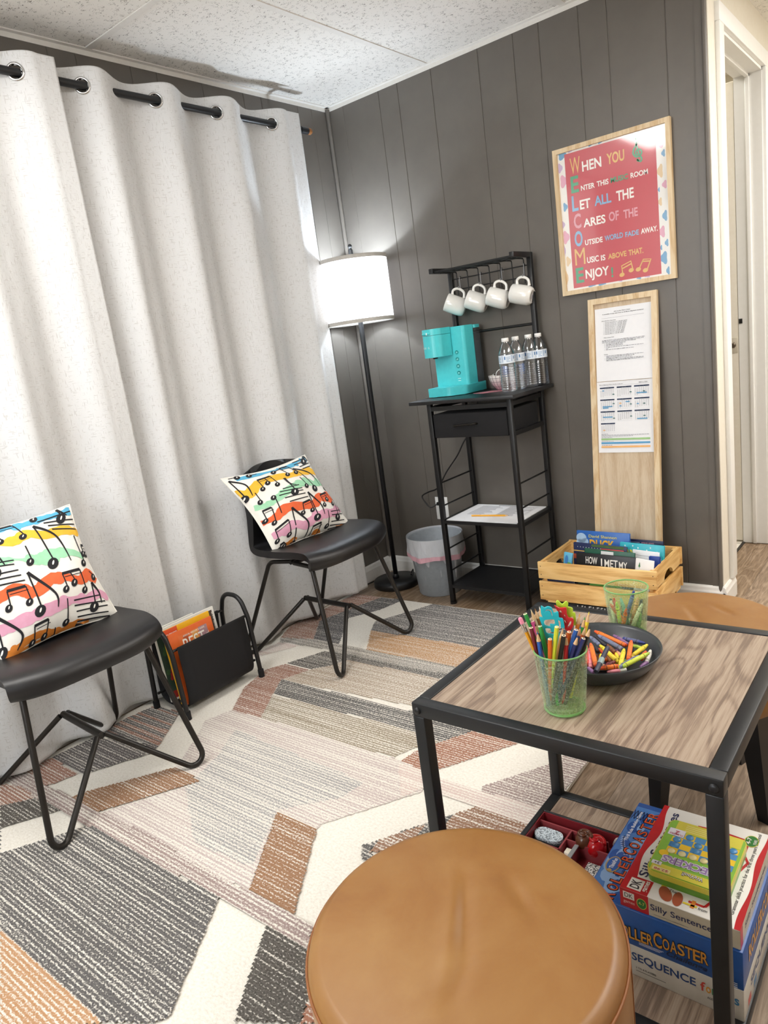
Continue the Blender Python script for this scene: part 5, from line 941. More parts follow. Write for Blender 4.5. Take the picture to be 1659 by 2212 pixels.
dup(pod,frame((bc[0]-.024,bc[1]+.0,TZ+.020),(1,0,0),(.2,-.1,.9)),'dark lidded coffee pod lying flat in the pink bowl')
mb=MB(); mb.b2(-.020,.020,-.004,.004,0,.062,bev=.003); build(mb,'sachet',plain('#6f8fd0',.45),M=Matrix.Translation((bc[0]+.03,bc[1]+.022,TZ+.036))@Matrix.Rotation(.25,4,'Y')@Matrix.Rotation(.3,4,'Z'),local=True,label='small blue sachet sticking up behind the pink bowl rim',cat='sachet')
mb=MB(); mb.prism([(.742,-.190),(.800,-.215),(.885,-.165),(.880,-.150),(.800,-.138)],TZ+.0002,TZ+.0016); build(mb,'napkin',plain('#c9848f',.8),loc=(.81,-.16,TZ),label='pink paper napkin lying flat in front of the pink bowl',cat='napkin')
# ================================================================== PAPERS ON THE MIDDLE SHELF
z0=.3915
t=thing('paper_stack','white printed sheets lying on the middle shelf of the coffee stand','paper',(.79,-.18,z0))
mb=MB(); mb.prism([(.617,-.317),(.962,-.317),(.962,-.045),(.617,-.045)],z0,z0+.003); build(mb,'sheets',M['paper'],t)
mb=MB(); rr=random.Random(11)
for c0,c1 in ((.66,.78),(.80,.93)):
    for k in range(13):
        y=-.075-k*.0115; w=(c1-c0)*rr.uniform(.55,1)
        mb.b2(c0,c0+w,y-.0018,y+.0018,z0+.003,z0+.0033)
mb.b2(.735,.83,-.062,-.056,z0+.003,z0+.0033,1); build(mb,'printing',[M['inkl'],M['ink']],t)
def hexpencil(name,label,a,b,colr,parts,group,flat=False,r=.0036,eraser=False,tipc=None):
    """a = sharpened / upper end, b = lower end"""
    a,b=Vector(a),Vector(b); L=(a-b).length; d=(a-b).normalized()
    t=thing(name,label,'pencil',M=frame(b,(1,.2,0) if abs(d.z)>.5 else (0,0,1),d),group=group)
    body=plain(colr,.35); woodc=plain('#d9b184',.6)
    L1=L-(.017 if not flat else 0) if not eraser else L-.026
    mb=MB(); mb.lathe([(.0001,0),(r,0),(r,L1)]+([(.0001,L1)] if flat or eraser else []),6,0,None,False)
    build(mb,'barrel',[body],t,local=True)
    if eraser:
        mb=MB(); mb.lathe([(r*1.02,L1),(r*1.06,L1+.004),(r*.98,L1+.005),(r*1.06,L1+.008),(r*1.02,L1+.015)],16); build(mb,'ferrule',M['chrome'],t,local=True)
        mb=MB(); mb.lathe([(r*.98,L1+.013),(r*.98,L-.002),(r*.6,L),(.0001,L)],16); build(mb,'eraser',plain('#e58aa0',.7),t,local=True)
    elif flat:
        mb=MB(); mb.lathe([(r*.93,L),(r*.93,L+.0004),(.0001,L+.0005)],12,0); mb.lathe([(r*.42,L+.0005),(r*.42,L+.0008),(.0001,L+.0009)],10,1); build(mb,'end_face',[plain('#e9d6b8',.6),body],t,local=True)
    else:
        mb=MB(); mb.lathe([(r,L1),(r*.28,L-.0045)],12); build(mb,'sharpened_wood',woodc,t,local=True)
        mb=MB(); mb.lathe([(r*.28,L-.0045),(.0004,L)],10); build(mb,'lead',plain(tipc or colr,.5),t,local=True)
    return t
hexpencil('pencil','yellow pencil lying across the sheets on the middle shelf',(.875,-.222,z0+.0069),(.705,-.249,z0+.0069),'#e9a927',1,None,r=.0038,tipc='#333333')
# ================================================================== CRATE OF BOOKS
CX0,CX1,CY0,CY1=1.074,1.535,-.388,-.080
mb=MB(); mb.b2(1.095,1.515,-.370,-.10,.0,.094,bev=.002); bx=build(mb,'storage_box',plain('#151517',.5),loc=(1.3,-.235,0),label='low black box on the floor under the wooden book crate',cat='box')
mb=MB(); rr=random.Random(2); x=1.22
while x<1.42: 
    w=rr.uniform(.006,.012); mb.b2(x,x+.0025,-.3712,-.3704,.079,.091); 
    if rr.random()<.6: mb.b2(x,x+w,-.3712,-.3704,.089,.0915)
    x+=w+.006
build(mb,'printed_mark',plain('#e7e7e7',.6),bx)
t=thing('book_crate','slatted pine crate full of picture books on the floor by the wall','crate',((CX0+CX1)/2,(CY0+CY1)/2,.095))
zl=[(.105,.182),(.194,.262)]; w=.012
for z0_,z1_ in zl:
    for y,s in ((CY0,1),(CY1-w,1)):
        mb=MB(); mb.b2(CX0,CX1,y,y+w,z0_,z1_,bev=.0015); build(mb,'slat',M['pine'],t)
py=wood('knotty_pine_ends','#ecc98c','#e3ba78','#c08c4a','y',.8,.45,ring=.9)
for x in (CX0+.006,CX1-.006-w):
    mb=MB(); mb.b2(x,x+w,CY0+w,CY1-w,.105,.182,bev=.001); build(mb,'end_slat',py,t)
    # upper end slat with a hand hole cut into its lower edge
    ym=(CY0+CY1)/2; pts=[(CY0+w,.262),(CY0+w,.194)]+[(ym+.052*math.cos(a),.194+.030*math.sin(a)) for a in [PI-PI*i/10 for i in range(11)]]+[(CY1-w,.194),(CY1-w,.262)]
    mb=MB(); vs=[(x,y,z) for y,z in pts]+[(x+w,y,z) for y,z in pts]; n=len(pts)
    # split face into strips
    fs=[(i,(i+1)%n,n+(i+1)%n,n+i) for i in range(n)]
    mb.add(vs,fs); 
    for xx in (x,x+w):
        top=[(xx,p[0],.262) for p in pts[1:-1]]; low=[(xx,p[0],p[1]) for p in pts[1:-1]]
        for i in range(len(top)-1): mb.quad(low[i],low[i+1],top[i+1],top[i])
    build(mb,'end_slat',py,t)
    for y in (CY0+w,CY1-w-.024):
        mb=MB(); xi=x+w if x<1.3 else x-.012; mb.b2(xi,xi+.012,y,y+.024,.097,.258); build(mb,'corner_post',py,t)
mb=MB()
for k in range(4):
    y=CY0+.02+k*.072; mb.b2(CX0+.006,CX1-.006,y,y+.055,.097,.104)
build(mb,'bottom_boards',M['pine'],t)
mb=MB()
for x in (CX0+.03,CX1-.07):
    mb.b2(x,x+.04,CY0+.004,CY1-.004,.095,.104)
build(mb,'foot_batten',py,t)
mb=MB(); rr=random.Random(4)
for x in (CX0+.012,CX1-.012):
    for z0_,z1_ in zl:
        for f in (.25,.75): mb.sphere((x,CY0-.0002,z0_+(z1_-z0_)*f),.0018,0,8,5)
build(mb,'nail_heads',plain('#3a2c1c',.6),t)
def book(label,x0,x1,y,zt,thick,cover,fn=None,z0=.106,lean=.0,tilt=0.0,name='picture_book',cat='book',group='picture books in the pine crate',page='#efeadd'):
    """standing book whose front cover faces -y; lean = how far the top leans back"""
    zb=z0; hh=zt-zb; w=x1-x0; a=math.atan2(lean,hh)
    Mx=Matrix.Translation((x0,y-lean*0,zt))@Matrix.Rotation(-a,4,'X')@Matrix.Rotation(tilt,4,'Y')@Matrix.Translation((0,0,-hh))
    t=thing(name,label,cat,M=Mx,group=group)
    c=plain(cover,.35)
    mb=MB(); mb.b2(0,w,0,.0016,0,hh,bev=.0006); mb.b2(0,w,thick-.0016,thick,0,hh,bev=.0006); mb.b2(0,.0016,0,thick,0,hh); build(mb,'cover',[c],t,local=True)
    mb=MB(); mb.b2(.003,w-.003,.0016,thick-.0016,.002,hh-.003); build(mb,'pages',plain(page,.8),t,local=True)
    if fn:
        mb=MB(); pts=lambda u,v:Vector((w*u,-.0004,hh*v)); mats=fn(mb,pts,w,hh); build(mb,'cover_art',mats,t,local=True)
    return t
def lab(mb,pts,s,u,v,w,h,mat,bold=.015,off=.0004,shear=0): 
    O=pts(u,v); text(mb,s,O,pts(u+w,v)-O,pts(u,v+h)-O,mat,off,bold,shear)
def rect(mb,pts,u,v,w,h,mat,o=0.0):
    q=[pts(u,v),pts(u+w,v),pts(u+w,v+h),pts(u,v+h)]; mb.poly([p+Vector((0,-o,0)) for p in q],mat)
def oval(mb,pts,u,v,a,b,mat,o=0.0,n=18): mb.poly([pts(u+a*math.cos(2*PI*k/n),v+b*math.sin(2*PI*k/n))+Vector((0,-o,0)) for k in range(n)],mat)
def fa(mb,p,w,h):
    lab(mb,p,'HOW',.165,.80,.20,.145,0,.012,.0006); lab(mb,p,'I',.425,.78,.022,.15,0,.005,.0006); lab(mb,p,'MET',.485,.77,.22,.15,0,.012,.0006); lab(mb,p,'MY',.725,.755,.135,.145,0,.012,.0006)
    for ch,u,c in (('M',.18,1),('O',.27,2),('N',.35,3),('S',.43,1),('T',.52,2),('E',.61,3),('R',.75,1)): lab(mb,p,ch,u,.585,.085,.15,c,.02,.0006)
    rect(mb,p,.02,.02,.96,.52,4)
    oval(mb,p,.5,.3,.3,.2,1,.0003)
    return [plain('#f1efe8',.5),plain('#6ab04a',.5),plain('#e8b53a',.5),plain('#d5483a',.5),plain('#1f3a25',.6)]
book('black picture book in front, cover reading HOW I MET MY',1.221,1.451,-.345,.298,.012,'#141417',fa,lean=.018,tilt=.02)
def fg(mb,p,w,h): rect(mb,p,.34,.90,.25,.085,0,.0002); return [plain('#e9ecea',.6)]
book('dark green picture book with a white label, behind the black one',1.243,1.437,-.318,.308,.010,'#1f5a45',fg,lean=.016,tilt=.03)
book('red picture book between the green book and the navy dotted one',1.300,1.388,-.300,.304,.008,'#c23a35',None,lean=.012,tilt=.03)
def fn_(mb,p,w,h):
    for k in range(12): oval(mb,p,.08+k*.055,.93,.007,.008,0)
    rect(mb,p,.0,.845,.68,.018,1); rect(mb,p,0,.70,.45,.09,2); rect(mb,p,.35,.955,.6,.045,3,.0002); rect(mb,p,.14,.72,.24,.05,1,.0003)
    return [plain('#e8e6da',.5),plain('#d8b25a',.5),plain('#c2533a',.5),plain('#4a6a3a',.6)]
book('navy picture book with a row of white dots and gold line',1.184,1.394,-.282,.317,.012,'#1f2a55',fn_,lean=.014,tilt=.03)
def fd(mb,p,w,h):
    lab(mb,p,'David Shannon',.235,.895,.53,.050,0,.008,.0006); 
    lab(mb,p,'DUCK',.25,.70,.47,.165,1,.03,.0006)
    oval(mb,p,.09,.88,.10,.085,2,.0002); oval(mb,p,.16,.82,.07,.06,2,.0002); oval(mb,p,.05,.80,.06,.06,2,.0002)
    rect(mb,p,0,0,1,.5,3,.0001); return [plain('#e8dc5e',.5),plain('#f2b632',.5),plain('#a9c8e6',.6),plain('#3a78b8',.5)]
book('bright blue picture book reading DUCK, tallest in the pine crate',1.166,1.380,-.205,.343,.010,'#2463b4',fd,lean=.02,tilt=.012)
def fs_(mb,p,w,h):
    lab(mb,p,'STEVIE LEWIS',.38,.935,.36,.028,0,.01,.0006); rect(mb,p,.05,.95,.27,.006,1); return [plain('#e6a6b8',.5),plain('#c8cada',.6)]
book('navy picture book reading STEVIE LEWIS against the leaning board',1.358,1.490,-.158,.304,.010,'#1c2347',fs_,lean=.012,tilt=.02)
def fr(mb,p,w,h):
    lab(mb,p,"RABBIT'S",.09,.74,.44,.155,0,.03,.0006)
    for u,v in ((.12,.95),(.30,.96),(.42,.93),(.62,.9),(.70,.95),(.85,.88),(.66,.78),(.93,.7)): oval(mb,p,u,v,.014,.016,1,.0002)
    mb.poly([p(.70,.50),p(.80,.50),p(.75,.72)],1); rect(mb,p,.85,.45,.09,.32,1,.0002); rect(mb,p,0,0,1,.42,1,.0001)
    return [plain('#f0e04a',.5),plain('#e6f2f4',.6)]
book("turquoise picture book reading RABBIT'S with snow, right of the blue one",1.357,1.522,-.248,.319,.012,'#35b3c3',fr,lean=.018,tilt=.035)
def fl(mb,p,w,h):
    for k in range(7): rect(mb,p,.1,.9-k*.07,.7,.006,0)
    return [M['inkl']]
book('white leaflet standing in front of the turquoise book',1.414,1.512,-.272,.302,.004,'#eef0f2',fl,lean=.012,tilt=.06,name='leaflet',cat='leaflet')
def fc(mb,p,w,h):
    mb.poly([p(.16,.84),p(.28,.84),p(.22,.94)],0); rect(mb,p,.205,.81,.03,.03,0)
    for k in range(4): rect(mb,p,.1,.70-k*.06,.3,.006,1)
    return [plain('#2f7a4a',.6),M['inkl']]
book('white card with a small green tree, right of the black book',1.453,1.519,-.352,.297,.003,'#f2f2f2',fc,lean=.012,tilt=.10,name='card',cat='card')
def fw2(mb,p,w,h): 
    rect(mb,p,.1,.55,.6,.2,0); rect(mb,p,.1,.3,.3,.1,1); return [plain('#6aa0c8',.6),plain('#c8485a',.6)]
book('deep blue picture book at the right end of the crate',1.482,1.521,-.300,.288,.012,'#1f3f93',None,lean=.008,tilt=.02)
def fk(mb,p,w,h):
    rect(mb,p,.08,.1,.4,.6,0); rect(mb,p,.5,.5,.4,.3,1); oval(mb,p,.35,.85,.2,.1,2); return [plain('#e7ecee',.5),plain('#69b04e',.5),plain('#3e83c6',.5)]
book('pale blue picture book with green marks at the left end of the crate',1.166,1.200,-.335,.292,.010,'#5fb2d6',fk,lean=.01,tilt=.12)
def low(mb,p,w,h):
    rect(mb,p,.56,.42,.09,.10,0); rect(mb,p,.68,.40,.08,.16,1); rect(mb,p,.05,.45,.30,.05,2); return [plain('#dddddd',.6),plain('#8a5a6a',.6),plain('#3d5da0',.6)]
book('dark blue picture book lying low behind the front slats',1.100,1.215,-.372,.215,.012,'#1b2648',low,lean=.004)
# ================================================================== MAGAZINE RACK
t=thing('magazine_rack','small black magazine rack on the rug between the two chairs','magazine rack',(.215,-1.395,.0105))
tubes=[]
for y in (-1.222,-1.565):
    mb=MB(); mb.tube(fillet([(.308,y,.016),(.292,y+.0,.250),(.262,y,.334),(.165,y,.334),(.138,y,.25),(.122,y,.016)],[.03,.06,.05,.06,.03] if False else [0,.09,.055,.055,.09,0],7),.0085,12); sf=build(mb,'side_frame',M['blackm'],t)
    for x in (.308,.122):
        mb=MB(); mb.tube([(x,y,.0108),(x,y,.040)],.0115,12); build(mb,'foot_cap',M['blackfab'],sf)
for x,z in ((.286,.258),(.145,.262),(.284,.075),(.148,.075)):
    mb=MB(); mb.tube([(x,-1.222,z),(x,-1.565,z)],.0050,8); build(mb,'crossbar',M['blackm'],t)
mb=MB(); 
path=[(.296,.268),(.301,.20),(.303,.12),(.298,.062),(.270,.036),(.215,.030),(.160,.036),(.132,.062),(.130,.12),(.135,.20),(.142,.268)]
pp=catmull([(x,0,z) for x,z in path],5)
mb.grid(lambda u,v:(lambda q:(q.x,-1.543+.300*v,q.z))(pp[min(int(u*(len(pp)-1)+.5),len(pp)-1)]),len(pp)-1,6)
o=build(mb,'sling',M['blackfab'],t); so=o.modifiers.new('s','SOLIDIFY'); so.thickness=.003; so.offset=0
def magazine(label,x,y0,y1,zt,th,cover,fn,lean=.0,tilt=0.0):
    """standing magazine, cover faces +x"""
    zb=.052; hh=zt-zb; w=y1-y0
    Mx=Matrix.Translation((x,y0,zt))@Matrix.Rotation(PI/2,4,'Z')@Matrix.Rotation(-math.atan2(lean,hh),4,'X')@Matrix.Rotation(tilt,4,'Y')@Matrix.Translation((0,0,-hh))
    t=thing('magazine',label,'magazine',M=Mx,group='magazines in the black rack')
    mb=MB(); mb.b2(0,w,0,.0006,0,hh); mb.b2(0,w,th-.0006,th,0,hh); mb.b2(0,.0006,0,th,0,hh); build(mb,'cover',plain(cover,.3),t,local=True)
    mb=MB(); mb.b2(.0006,w-.001,.0006,th-.0006,.001,hh-.001); build(mb,'pages',plain('#e9e6de',.7),t,local=True)
    mb=MB(); p=lambda u,v:Vector((w*u,-.0003,hh*v)); mats=fn(mb,p,w,hh); build(mb,'cover_art',mats,t,local=True)
def m1(mb,p,w,h):
    rect(mb,p,.20,.40,.66,.53,0,.0001); rect(mb,p,.30,.45,.12,.46,1,.0002); rect(mb,p,.50,.42,.14,.50,2,.0002); rect(mb,p,.66,.60,.20,.33,3,.0002)
    lab(mb,p,'ANNUAL RESOURCE GUIDE',.30,.890,.50,.024,4,.008,.0006); lab(mb,p,'BEST',.27,.690,.50,.175,4,.004,.0006); lab(mb,p,'of',.80,.765,.08,.06,4,.0,.0006,.2)
    mb.poly([p(.12,.2)+Vector((0,-.0003,0)),p(.22,.2)+Vector((0,-.0003,0)),p(.155,.62)+Vector((0,-.0003,0))],5)
    return [plain('#e2733a',.35),plain('#b8552c',.35),plain('#e0a258',.35),plain('#a8848a',.35),plain('#f5efe6',.4),plain('#f0d7b4',.4)]
magazine('orange magazine at the front of the rack reading BEST of',.262,-1.548,-1.362,.309,.005,'#e2692f',m1,lean=.03)
def m2(mb,p,w,h):
    rect(mb,p,0,.865,.30,.135,0,.0001); lab(mb,p,'CENTREST',.02,.895,.26,.045,1,.01,.0006); rect(mb,p,.42,.908,.36,.010,2,.0003)
    oval(mb,p,.35,.45,.22,.16,3,.0002); rect(mb,p,.1,.15,.4,.06,2,.0002)
    return [plain('#d9552c',.35),plain('#f6f0e6',.4),plain('#4a3a1a',.5),plain('#c9502a',.4)]
magazine('yellow magazine with an orange corner behind the orange one',.240,-1.553,-1.352,.322,.005,'#eeb827',m2,lean=.028)
def m3(mb,p,w,h):
    rect(mb,p,.04,.04,.92,.92,0,.0001); lab(mb,p,'O',.68,.78,.20,.16,1,.004,.0006); 
    for k,u in enumerate((.45,.55)): rect(mb,p,u,.80,.055,.14,2,.0003)
    O=p(.945,.93); text(mb,'ETABLE',O,p(.945,.68)-O,p(.995,.93)-O,1,.0006,.01)
    rect(mb,p,.80,.45,.16,.17,1,.0002); lab(mb,p,'L',.84,.47,.06,.13,3,.02,.0008)
    return [plain('#4a3d37',.4),plain('#efece4',.4),plain('#2a2421',.4),plain('#3f5a3f',.5)]
magazine('dark brown magazine with a white edge standing behind the yellow one',.220,-1.538,-1.316,.324,.006,'#ecebe6',m3,lean=.026)
def m4(mb,p,w,h):
    rect(mb,p,.03,.03,.94,.94,0,.0001); rr=random.Random(8)
    for k in range(26): oval(mb,p,rr.uniform(.08,.92),rr.uniform(.2,.93),.05,.04,1+k%2,.0002+.00001*k,8)
    for k in range(5): oval(mb,p,.15+.02*k,.30+.05*(k%3),.04,.03,3,.0006,10)
    rect(mb,p,.03,.03,.94,.10,4,.0005); rect(mb,p,.4,.9,.45,.04,5,.0009); rect(mb,p,.75,.06,.18,.05,5,.0009)
    return [plain('#33473a',.5),plain('#41603c',.5),plain('#2b3d2c',.5),plain('#b22f30',.4),plain('#a5322c',.4),plain('#dfe3d8',.5)]
magazine('dark green holiday magazine at the back of the rack',.196,-1.560,-1.388,.322,.006,'#e8e6de',m4,lean=.022)
# ================================================================== TABLE TOP: CUPS, PENCILS, CRAYONS
HT_=HT
cupm=clear('green_cup_plastic','#edf7e4',.965,.06,speck=(420,.20))
# crackled wall: pale green film with fine speckle
def cup(label,c,rb,rt,h):
    Mx=Matrix.Translation((c[0],c[1],HT_)); t=thing('tumbler',label,'cup',(c[0],c[1],HT_),0,'green plastic tumblers on the table')
    mb=MB(); mb.lathe([(.0001,.0),(rb-.003,0),(rb,.003),(rt,h-.001),(rt-.0008,h),(rt-.0024,h-.0006),(rb-.0024,.006),(.0001,.006)],56,0,Mx); build(mb,'cup_wall',cupm,t)
    ge=clear('green_cup_edge','#a9d996',.55,.1)
    mb=MB(); mb.tube([Mx@Vector(((rt-.0012)*math.cos(2*PI*i/56),(rt-.0012)*math.sin(2*PI*i/56),h-.0006)) for i in range(56)],.0015,6,closed=True); build(mb,'rim',ge,t); mb=MB(); mb.tube([Mx@Vector(((rb-.002)*math.cos(2*PI*i/56),(rb-.002)*math.sin(2*PI*i/56),.0025)) for i in range(56)],.0022,6,closed=True)
    build(mb,'base_ring',ge,t)
cup('pale green speckled tumbler full of coloured pencils on the oak table',(1.859,-1.826),.034,.0432,.106)
cup('pale green speckled tumbler half full of crayons behind the grey bowl',(1.853,-1.511),.034,.0422,.0985)
PC={'yellow_pencil':'#dd9a22','green':'#2f9a45','cream':'#d9c7a0','brown':'#9a6a3a','white':'#efece2','maroon':'#6d1f2c','pink':'#e0559a','black':'#1d1b1c','blue':'#2b5fae','orange':'#e06a28','lime':'#d3d83c','natural':'#d09a5c','red':'#c4242c','orangel':'#e99a45','yellow':'#efd93a','navy':'#2b2f66','dkgrey':'#4a4a50'}
PL=['yellow pencil with a pink eraser, leftmost in the front tumbler','bright green blunt pencil leaning left beside the pink eraser','cream sharpened pencil at the rear left of the front tumbler','brown sharpened pencil at the rear left of the front tumbler','white sharpened pencil left of the turquoise stencil','maroon blunt pencil standing beside the yellow eraser pencil','short pink blunt pencil among the left pencils of the front tumbler','black sharpened pencil behind the maroon one in the front tumbler','blue sharpened pencil at the front left of the tumbler','green blunt pencil right of the front blue sharpened pencil','orange blunt pencil lowest at the front of the tumbler','lime yellow blunt pencil standing tallest at the front of the tumbler','natural wood sharpened pencil right of the lime one','black blunt pencil at the front right of the lime one','red sharpened pencil right of the front black blunt one','orange blunt pencil behind the red sharpened one','white sharpened pencil below the red stencil','bright blue blunt pencil right of the orange blunt one','light orange sharpened pencil at the rear right of the tumbler','green sharpened pencil beside the yellow highlighter coloured one','bright yellow sharpened pencil at the far right rear of the tumbler','orange sharpened pencil beside the rightmost black one','black sharpened pencil, rightmost in the front tumbler','navy sharpened pencil right of the bright blue blunt one','blue sharpened pencil behind the bright blue blunt one','navy blunt pencil with a white end at the right front','dark grey sharpened pencil behind the red one']
rr=random.Random(21)
for i,(c,k,a,b) in enumerate(DATA['PENS']):
    b=list(b); b[2]=HT_+.0065; ax=(1.859,-1.826); b[0]+=rr.uniform(-.004,.004); b[1]+=rr.uniform(-.004,.004)
    d=math.hypot(b[0]-ax[0],b[1]-ax[1])
    if d>.026: b[0]=ax[0]+(b[0]-ax[0])*.026/d; b[1]=ax[1]+(b[1]-ax[1])*.026/d
    hexpencil('colored_pencil' if k!='eraser' else 'pencil',PL[i],a,b,PC[c],1,'coloured pencils in the front tumbler',flat=(k=='flat'),eraser=(k=='eraser'))
# plastic stencils in the cup
vv=Vector((2.349-1.859,-2.805+1.826,0)).normalized()
for nm,colr,lb in (('teal','#22b3c2','turquoise plastic animal stencil standing in the front tumbler'),('red','#c8262c','red plastic stencil behind the turquoise one in the front tumbler'),('lime','#b6d83a','lime green plastic stencil, rearmost in the front tumbler')):
    L=DATA['STEN'][nm]; outer=[Vector(p) for p in L[0]]; holes=[[Vector(p) for p in h] for h in L[1:]]
    xr=Vector((0,0,1)).cross(vv).normalized(); o=outer[0]
    f2d=lambda p:((p-o).dot(xr),(p-o).z)
    c=bpy.data.curves.new('s','CURVE'); c.dimensions='2D'; c.fill_mode='BOTH'; c.extrude=.0011; c.bevel_depth=.0006; c.bevel_resolution=1; c.resolution_u=5
    for k,pl in enumerate([outer]+holes):
        pts=[f2d(p) for p in pl]
        sp=c.splines.new('BEZIER'); sp.bezier_points.add(len(pts)-1); sp.use_cyclic_u=True
        for bp,q in zip(sp.bezier_points,pts): bp.co=(q[0],q[1],0); bp.handle_left_type=bp.handle_right_type='AUTO'
        n=len(pts)
        for j,bp in enumerate(sp.bezier_points):
            q0,q1,q2=pts[j-1],pts[j],pts[(j+1)%n]; tx,ty=(q2[0]-q0[0])*.12,(q2[1]-q0[1])*.12
            bp.handle_left_type=bp.handle_right_type='FREE'; bp.handle_left=(q1[0]-tx,q1[1]-ty,0); bp.handle_right=(q1[0]+tx,q1[1]+ty,0)
    ob=bpy.data.objects.new('s',c); COL.objects.link(ob); me=bpy.data.meshes.new_from_object(ob.evaluated_get(bpy.context.evaluated_depsgraph_get()))
    bpy.data.objects.remove(ob); bpy.data.curves.remove(c)
    mb=MB(); mb.add([o+xr*v.co.x+Vector((0,0,v.co.y))+vv*v.co.z for v in me.vertices],[list(p.vertices) for p in me.polygons]); bpy.data.meshes.remove(me)
    mz=min(mb.v,key=lambda p:p.z)
    build(mb,'stencil',plain(colr,.35),loc=(1.859,-1.826,mz.z),label=lb,cat='stencil',group='plastic stencils in the front tumbler')
# grey bowl
gb=(1.852,-1.659); Mg=Matrix.Translation((gb[0],gb[1],HT_))
mb=MB(); mb.lathe([(.0001,.0015),(.060,.0015),(.064,0),(.082,.0),(.0885,.004),(.0975,.014),(.1055,.027),(.1097,.0355),(.1085,.0365),(.1045,.0310),(.096,.0165),(.085,.0075),(.060,.0045),(.0001,.0045)],72,0,Mg)
m=Mt('matte_charcoal_glaze'); m.set('#3c3f43',.32); build(mb,'shallow_bowl',m.m,loc=(gb[0],gb[1],HT_),label='shallow charcoal grey bowl of crayons in the middle of the oak table',cat='bowl')
CC={'orange':'#ee7a2c','slate':'#6f7690','purple':'#8d6596','indigo':'#5f6690','yellow':'#ecd83c','lime':'#d2dc4a','white':'#eae6dc','pink':'#e08a98','maroon':'#7a2630','brown':'#8a5636','red':'#d8402e','black':'#35333c','peach':'#d9a07c','teal':'#7fb6b4','navy':'#2c3660','blue':'#5a72b8','green':'#6fb06a'}
CT={'orange':'#e45a26','indigo':'#31408c','lime':'#b4d44a','slate':'#7f86a4','blue':'#2f3f90'}
CM={}
def crayon(label,a,b,c,group,r=.0040):
    a,b=Vector(a),Vector(b); d=(a-b); L=max(d.length,.022); d.normalize(); b=a-d*L
    t=thing('crayon',label,'crayon',M=frame(b,(0,0,1) if abs(d.z)<.9 else (1,0,0),d),group=group)
    key=(c,round(L,3))
    wrap=plain(CC[c],.6); wax=plain(CT.get(c,CC[c]),.45); ink=plain('#2b2626',.7)
    mb=MB(); mb.lathe([(.0001,0),(r*.82,0),(r*.86,.003),(r*.86,L-.011),(r*.84,L-.010),(r*.55,L-.0012),(r*.35,L),(.0001,L)],16); build(mb,'wax',wax,t,local=True)
    if L>.03:
        mb=MB(); mb.lathe([(r*.88,.004),(r,.0042),(r,L-.0125),(r*.86,L-.0120)],16,0)
        for z in (.0075,L-.0165): mb.lathe([(r*1.015,z),(r*1.015,z+.0010)],16,1)
        # oval on the wrapper
        n=12; pts=[]
        for k in range(n): 
            q=2*PI*k/n; th=.55*math.cos(q)+PI/2*0; pts.append((r*1.02*math.cos(th),r*1.02*math.sin(th),L*.5+L*.17*math.sin(q)))
        for k in range(n):
            p,q=Vector(pts[k]),Vector(pts[(k+1)%n]); mb.add([p,q,q*1.0+Vector((0,0,.0008)),p+Vector((0,0,.0008))],[(0,1,2,3)],1)
        build(mb,'paper_wrapper',[wrap,ink],t,local=True)
where={0:'at the back left rim',1:'beside the back left rim',2:'lying near the middle'}
CLB=['long orange crayon with a red tip along the back left of the bowl','long slate crayon just in front of the back orange one','short slate crayon at the left end of the bowl','purple crayon under the back orange one','indigo crayon with a dark blue tip along the back right rim','orange crayon standing out at the centre right of the bowl','yellow crayon slanting beside the right orange one','yellow crayon slanting down the middle, under the navy marker','yellow crayon pointing at the viewer in the bowl centre','lime tipped yellow crayon along the front right rim','orange crayon lying along the front rim','slate blue crayon between the lime one and the centre yellow one','short orange crayon beside the lime tipped one','white crayon at the right end of the bowl','orange crayon on top at the left of the bowl','pink crayon along the left rim under the orange one','small yellow crayon piece in the middle of the pile','maroon crayon under the navy marker end','short brown crayon in the middle of the pile','tiny yellow crayon end left of the navy marker','red crayon against the left rim','purple crayon end at the front left','pink crayon end at the front rim','white crayon end at the front rim','black crayon behind the slate one at the back left','brown crayon under the long slate one','lime crayon end behind the right yellow one','purple crayon end at the front right rim','white wrapped crayon beside the slate blue one','peach crayon end in the middle of the pile','short orange crayon left of the slanting yellow one','black crayon end left of the navy marker']
for (c,a,b),l in zip(DATA['CRAY'],CLB): crayon(l,a,b,c,'crayons in the grey bowl')
# more of the pile underneath, seen between the upper ones
rr=random.Random(31); k=0
UL=['orange','yellow','slate','red','brown','purple','pink','lime','peach','white','navy','orange','maroon','green']
for i in range(14):
    a0=rr.uniform(0,2*PI); rad=rr.uniform(.0,.045); cx,cy=gb[0]+rad*math.cos(a0)+.012,gb[1]+rad*math.sin(a0); th=rr.uniform(0,PI); l=rr.uniform(.04,.062); z=HT_+.0105+.004*(i%3)
    crayon('%s crayon lying at the bottom of the crayon pile'%UL[i] if UL.count(UL[i])==1 else '%s crayon at the bottom of the pile, %s'%(UL[i],'nearer the left rim' if i<6 else 'nearer the right rim'),(cx+l/2*math.cos(th),cy+l/2*math.sin(th),z),(cx-l/2*math.cos(th),cy-l/2*math.sin(th),z),UL[i],'crayons in the grey bowl')
a,b=[Vector(p) for p in DATA['MARKER']]; d=(a-b).normalized(); L=(a-b).length
t=thing('marker','navy marker with a silver band lying on top of the crayons','marker',M=frame(b,(0,0,1),d))
mb=MB(); mb.lathe([(.0001,0),(.0038,0),(.0044,.002),(.0044,L-.002),(.0036,L),(.0001,L)],8,0,None,False); build(mb,'barrel',plain('#1d2440',.35),t,local=True)
mb=MB(); mb.lathe([(.0047,L*.30),(.0049,L*.31),(.0049,L*.50),(.0047,L*.51)],16); build(mb,'band',plain('#8fa6a8',.35),t,local=True)
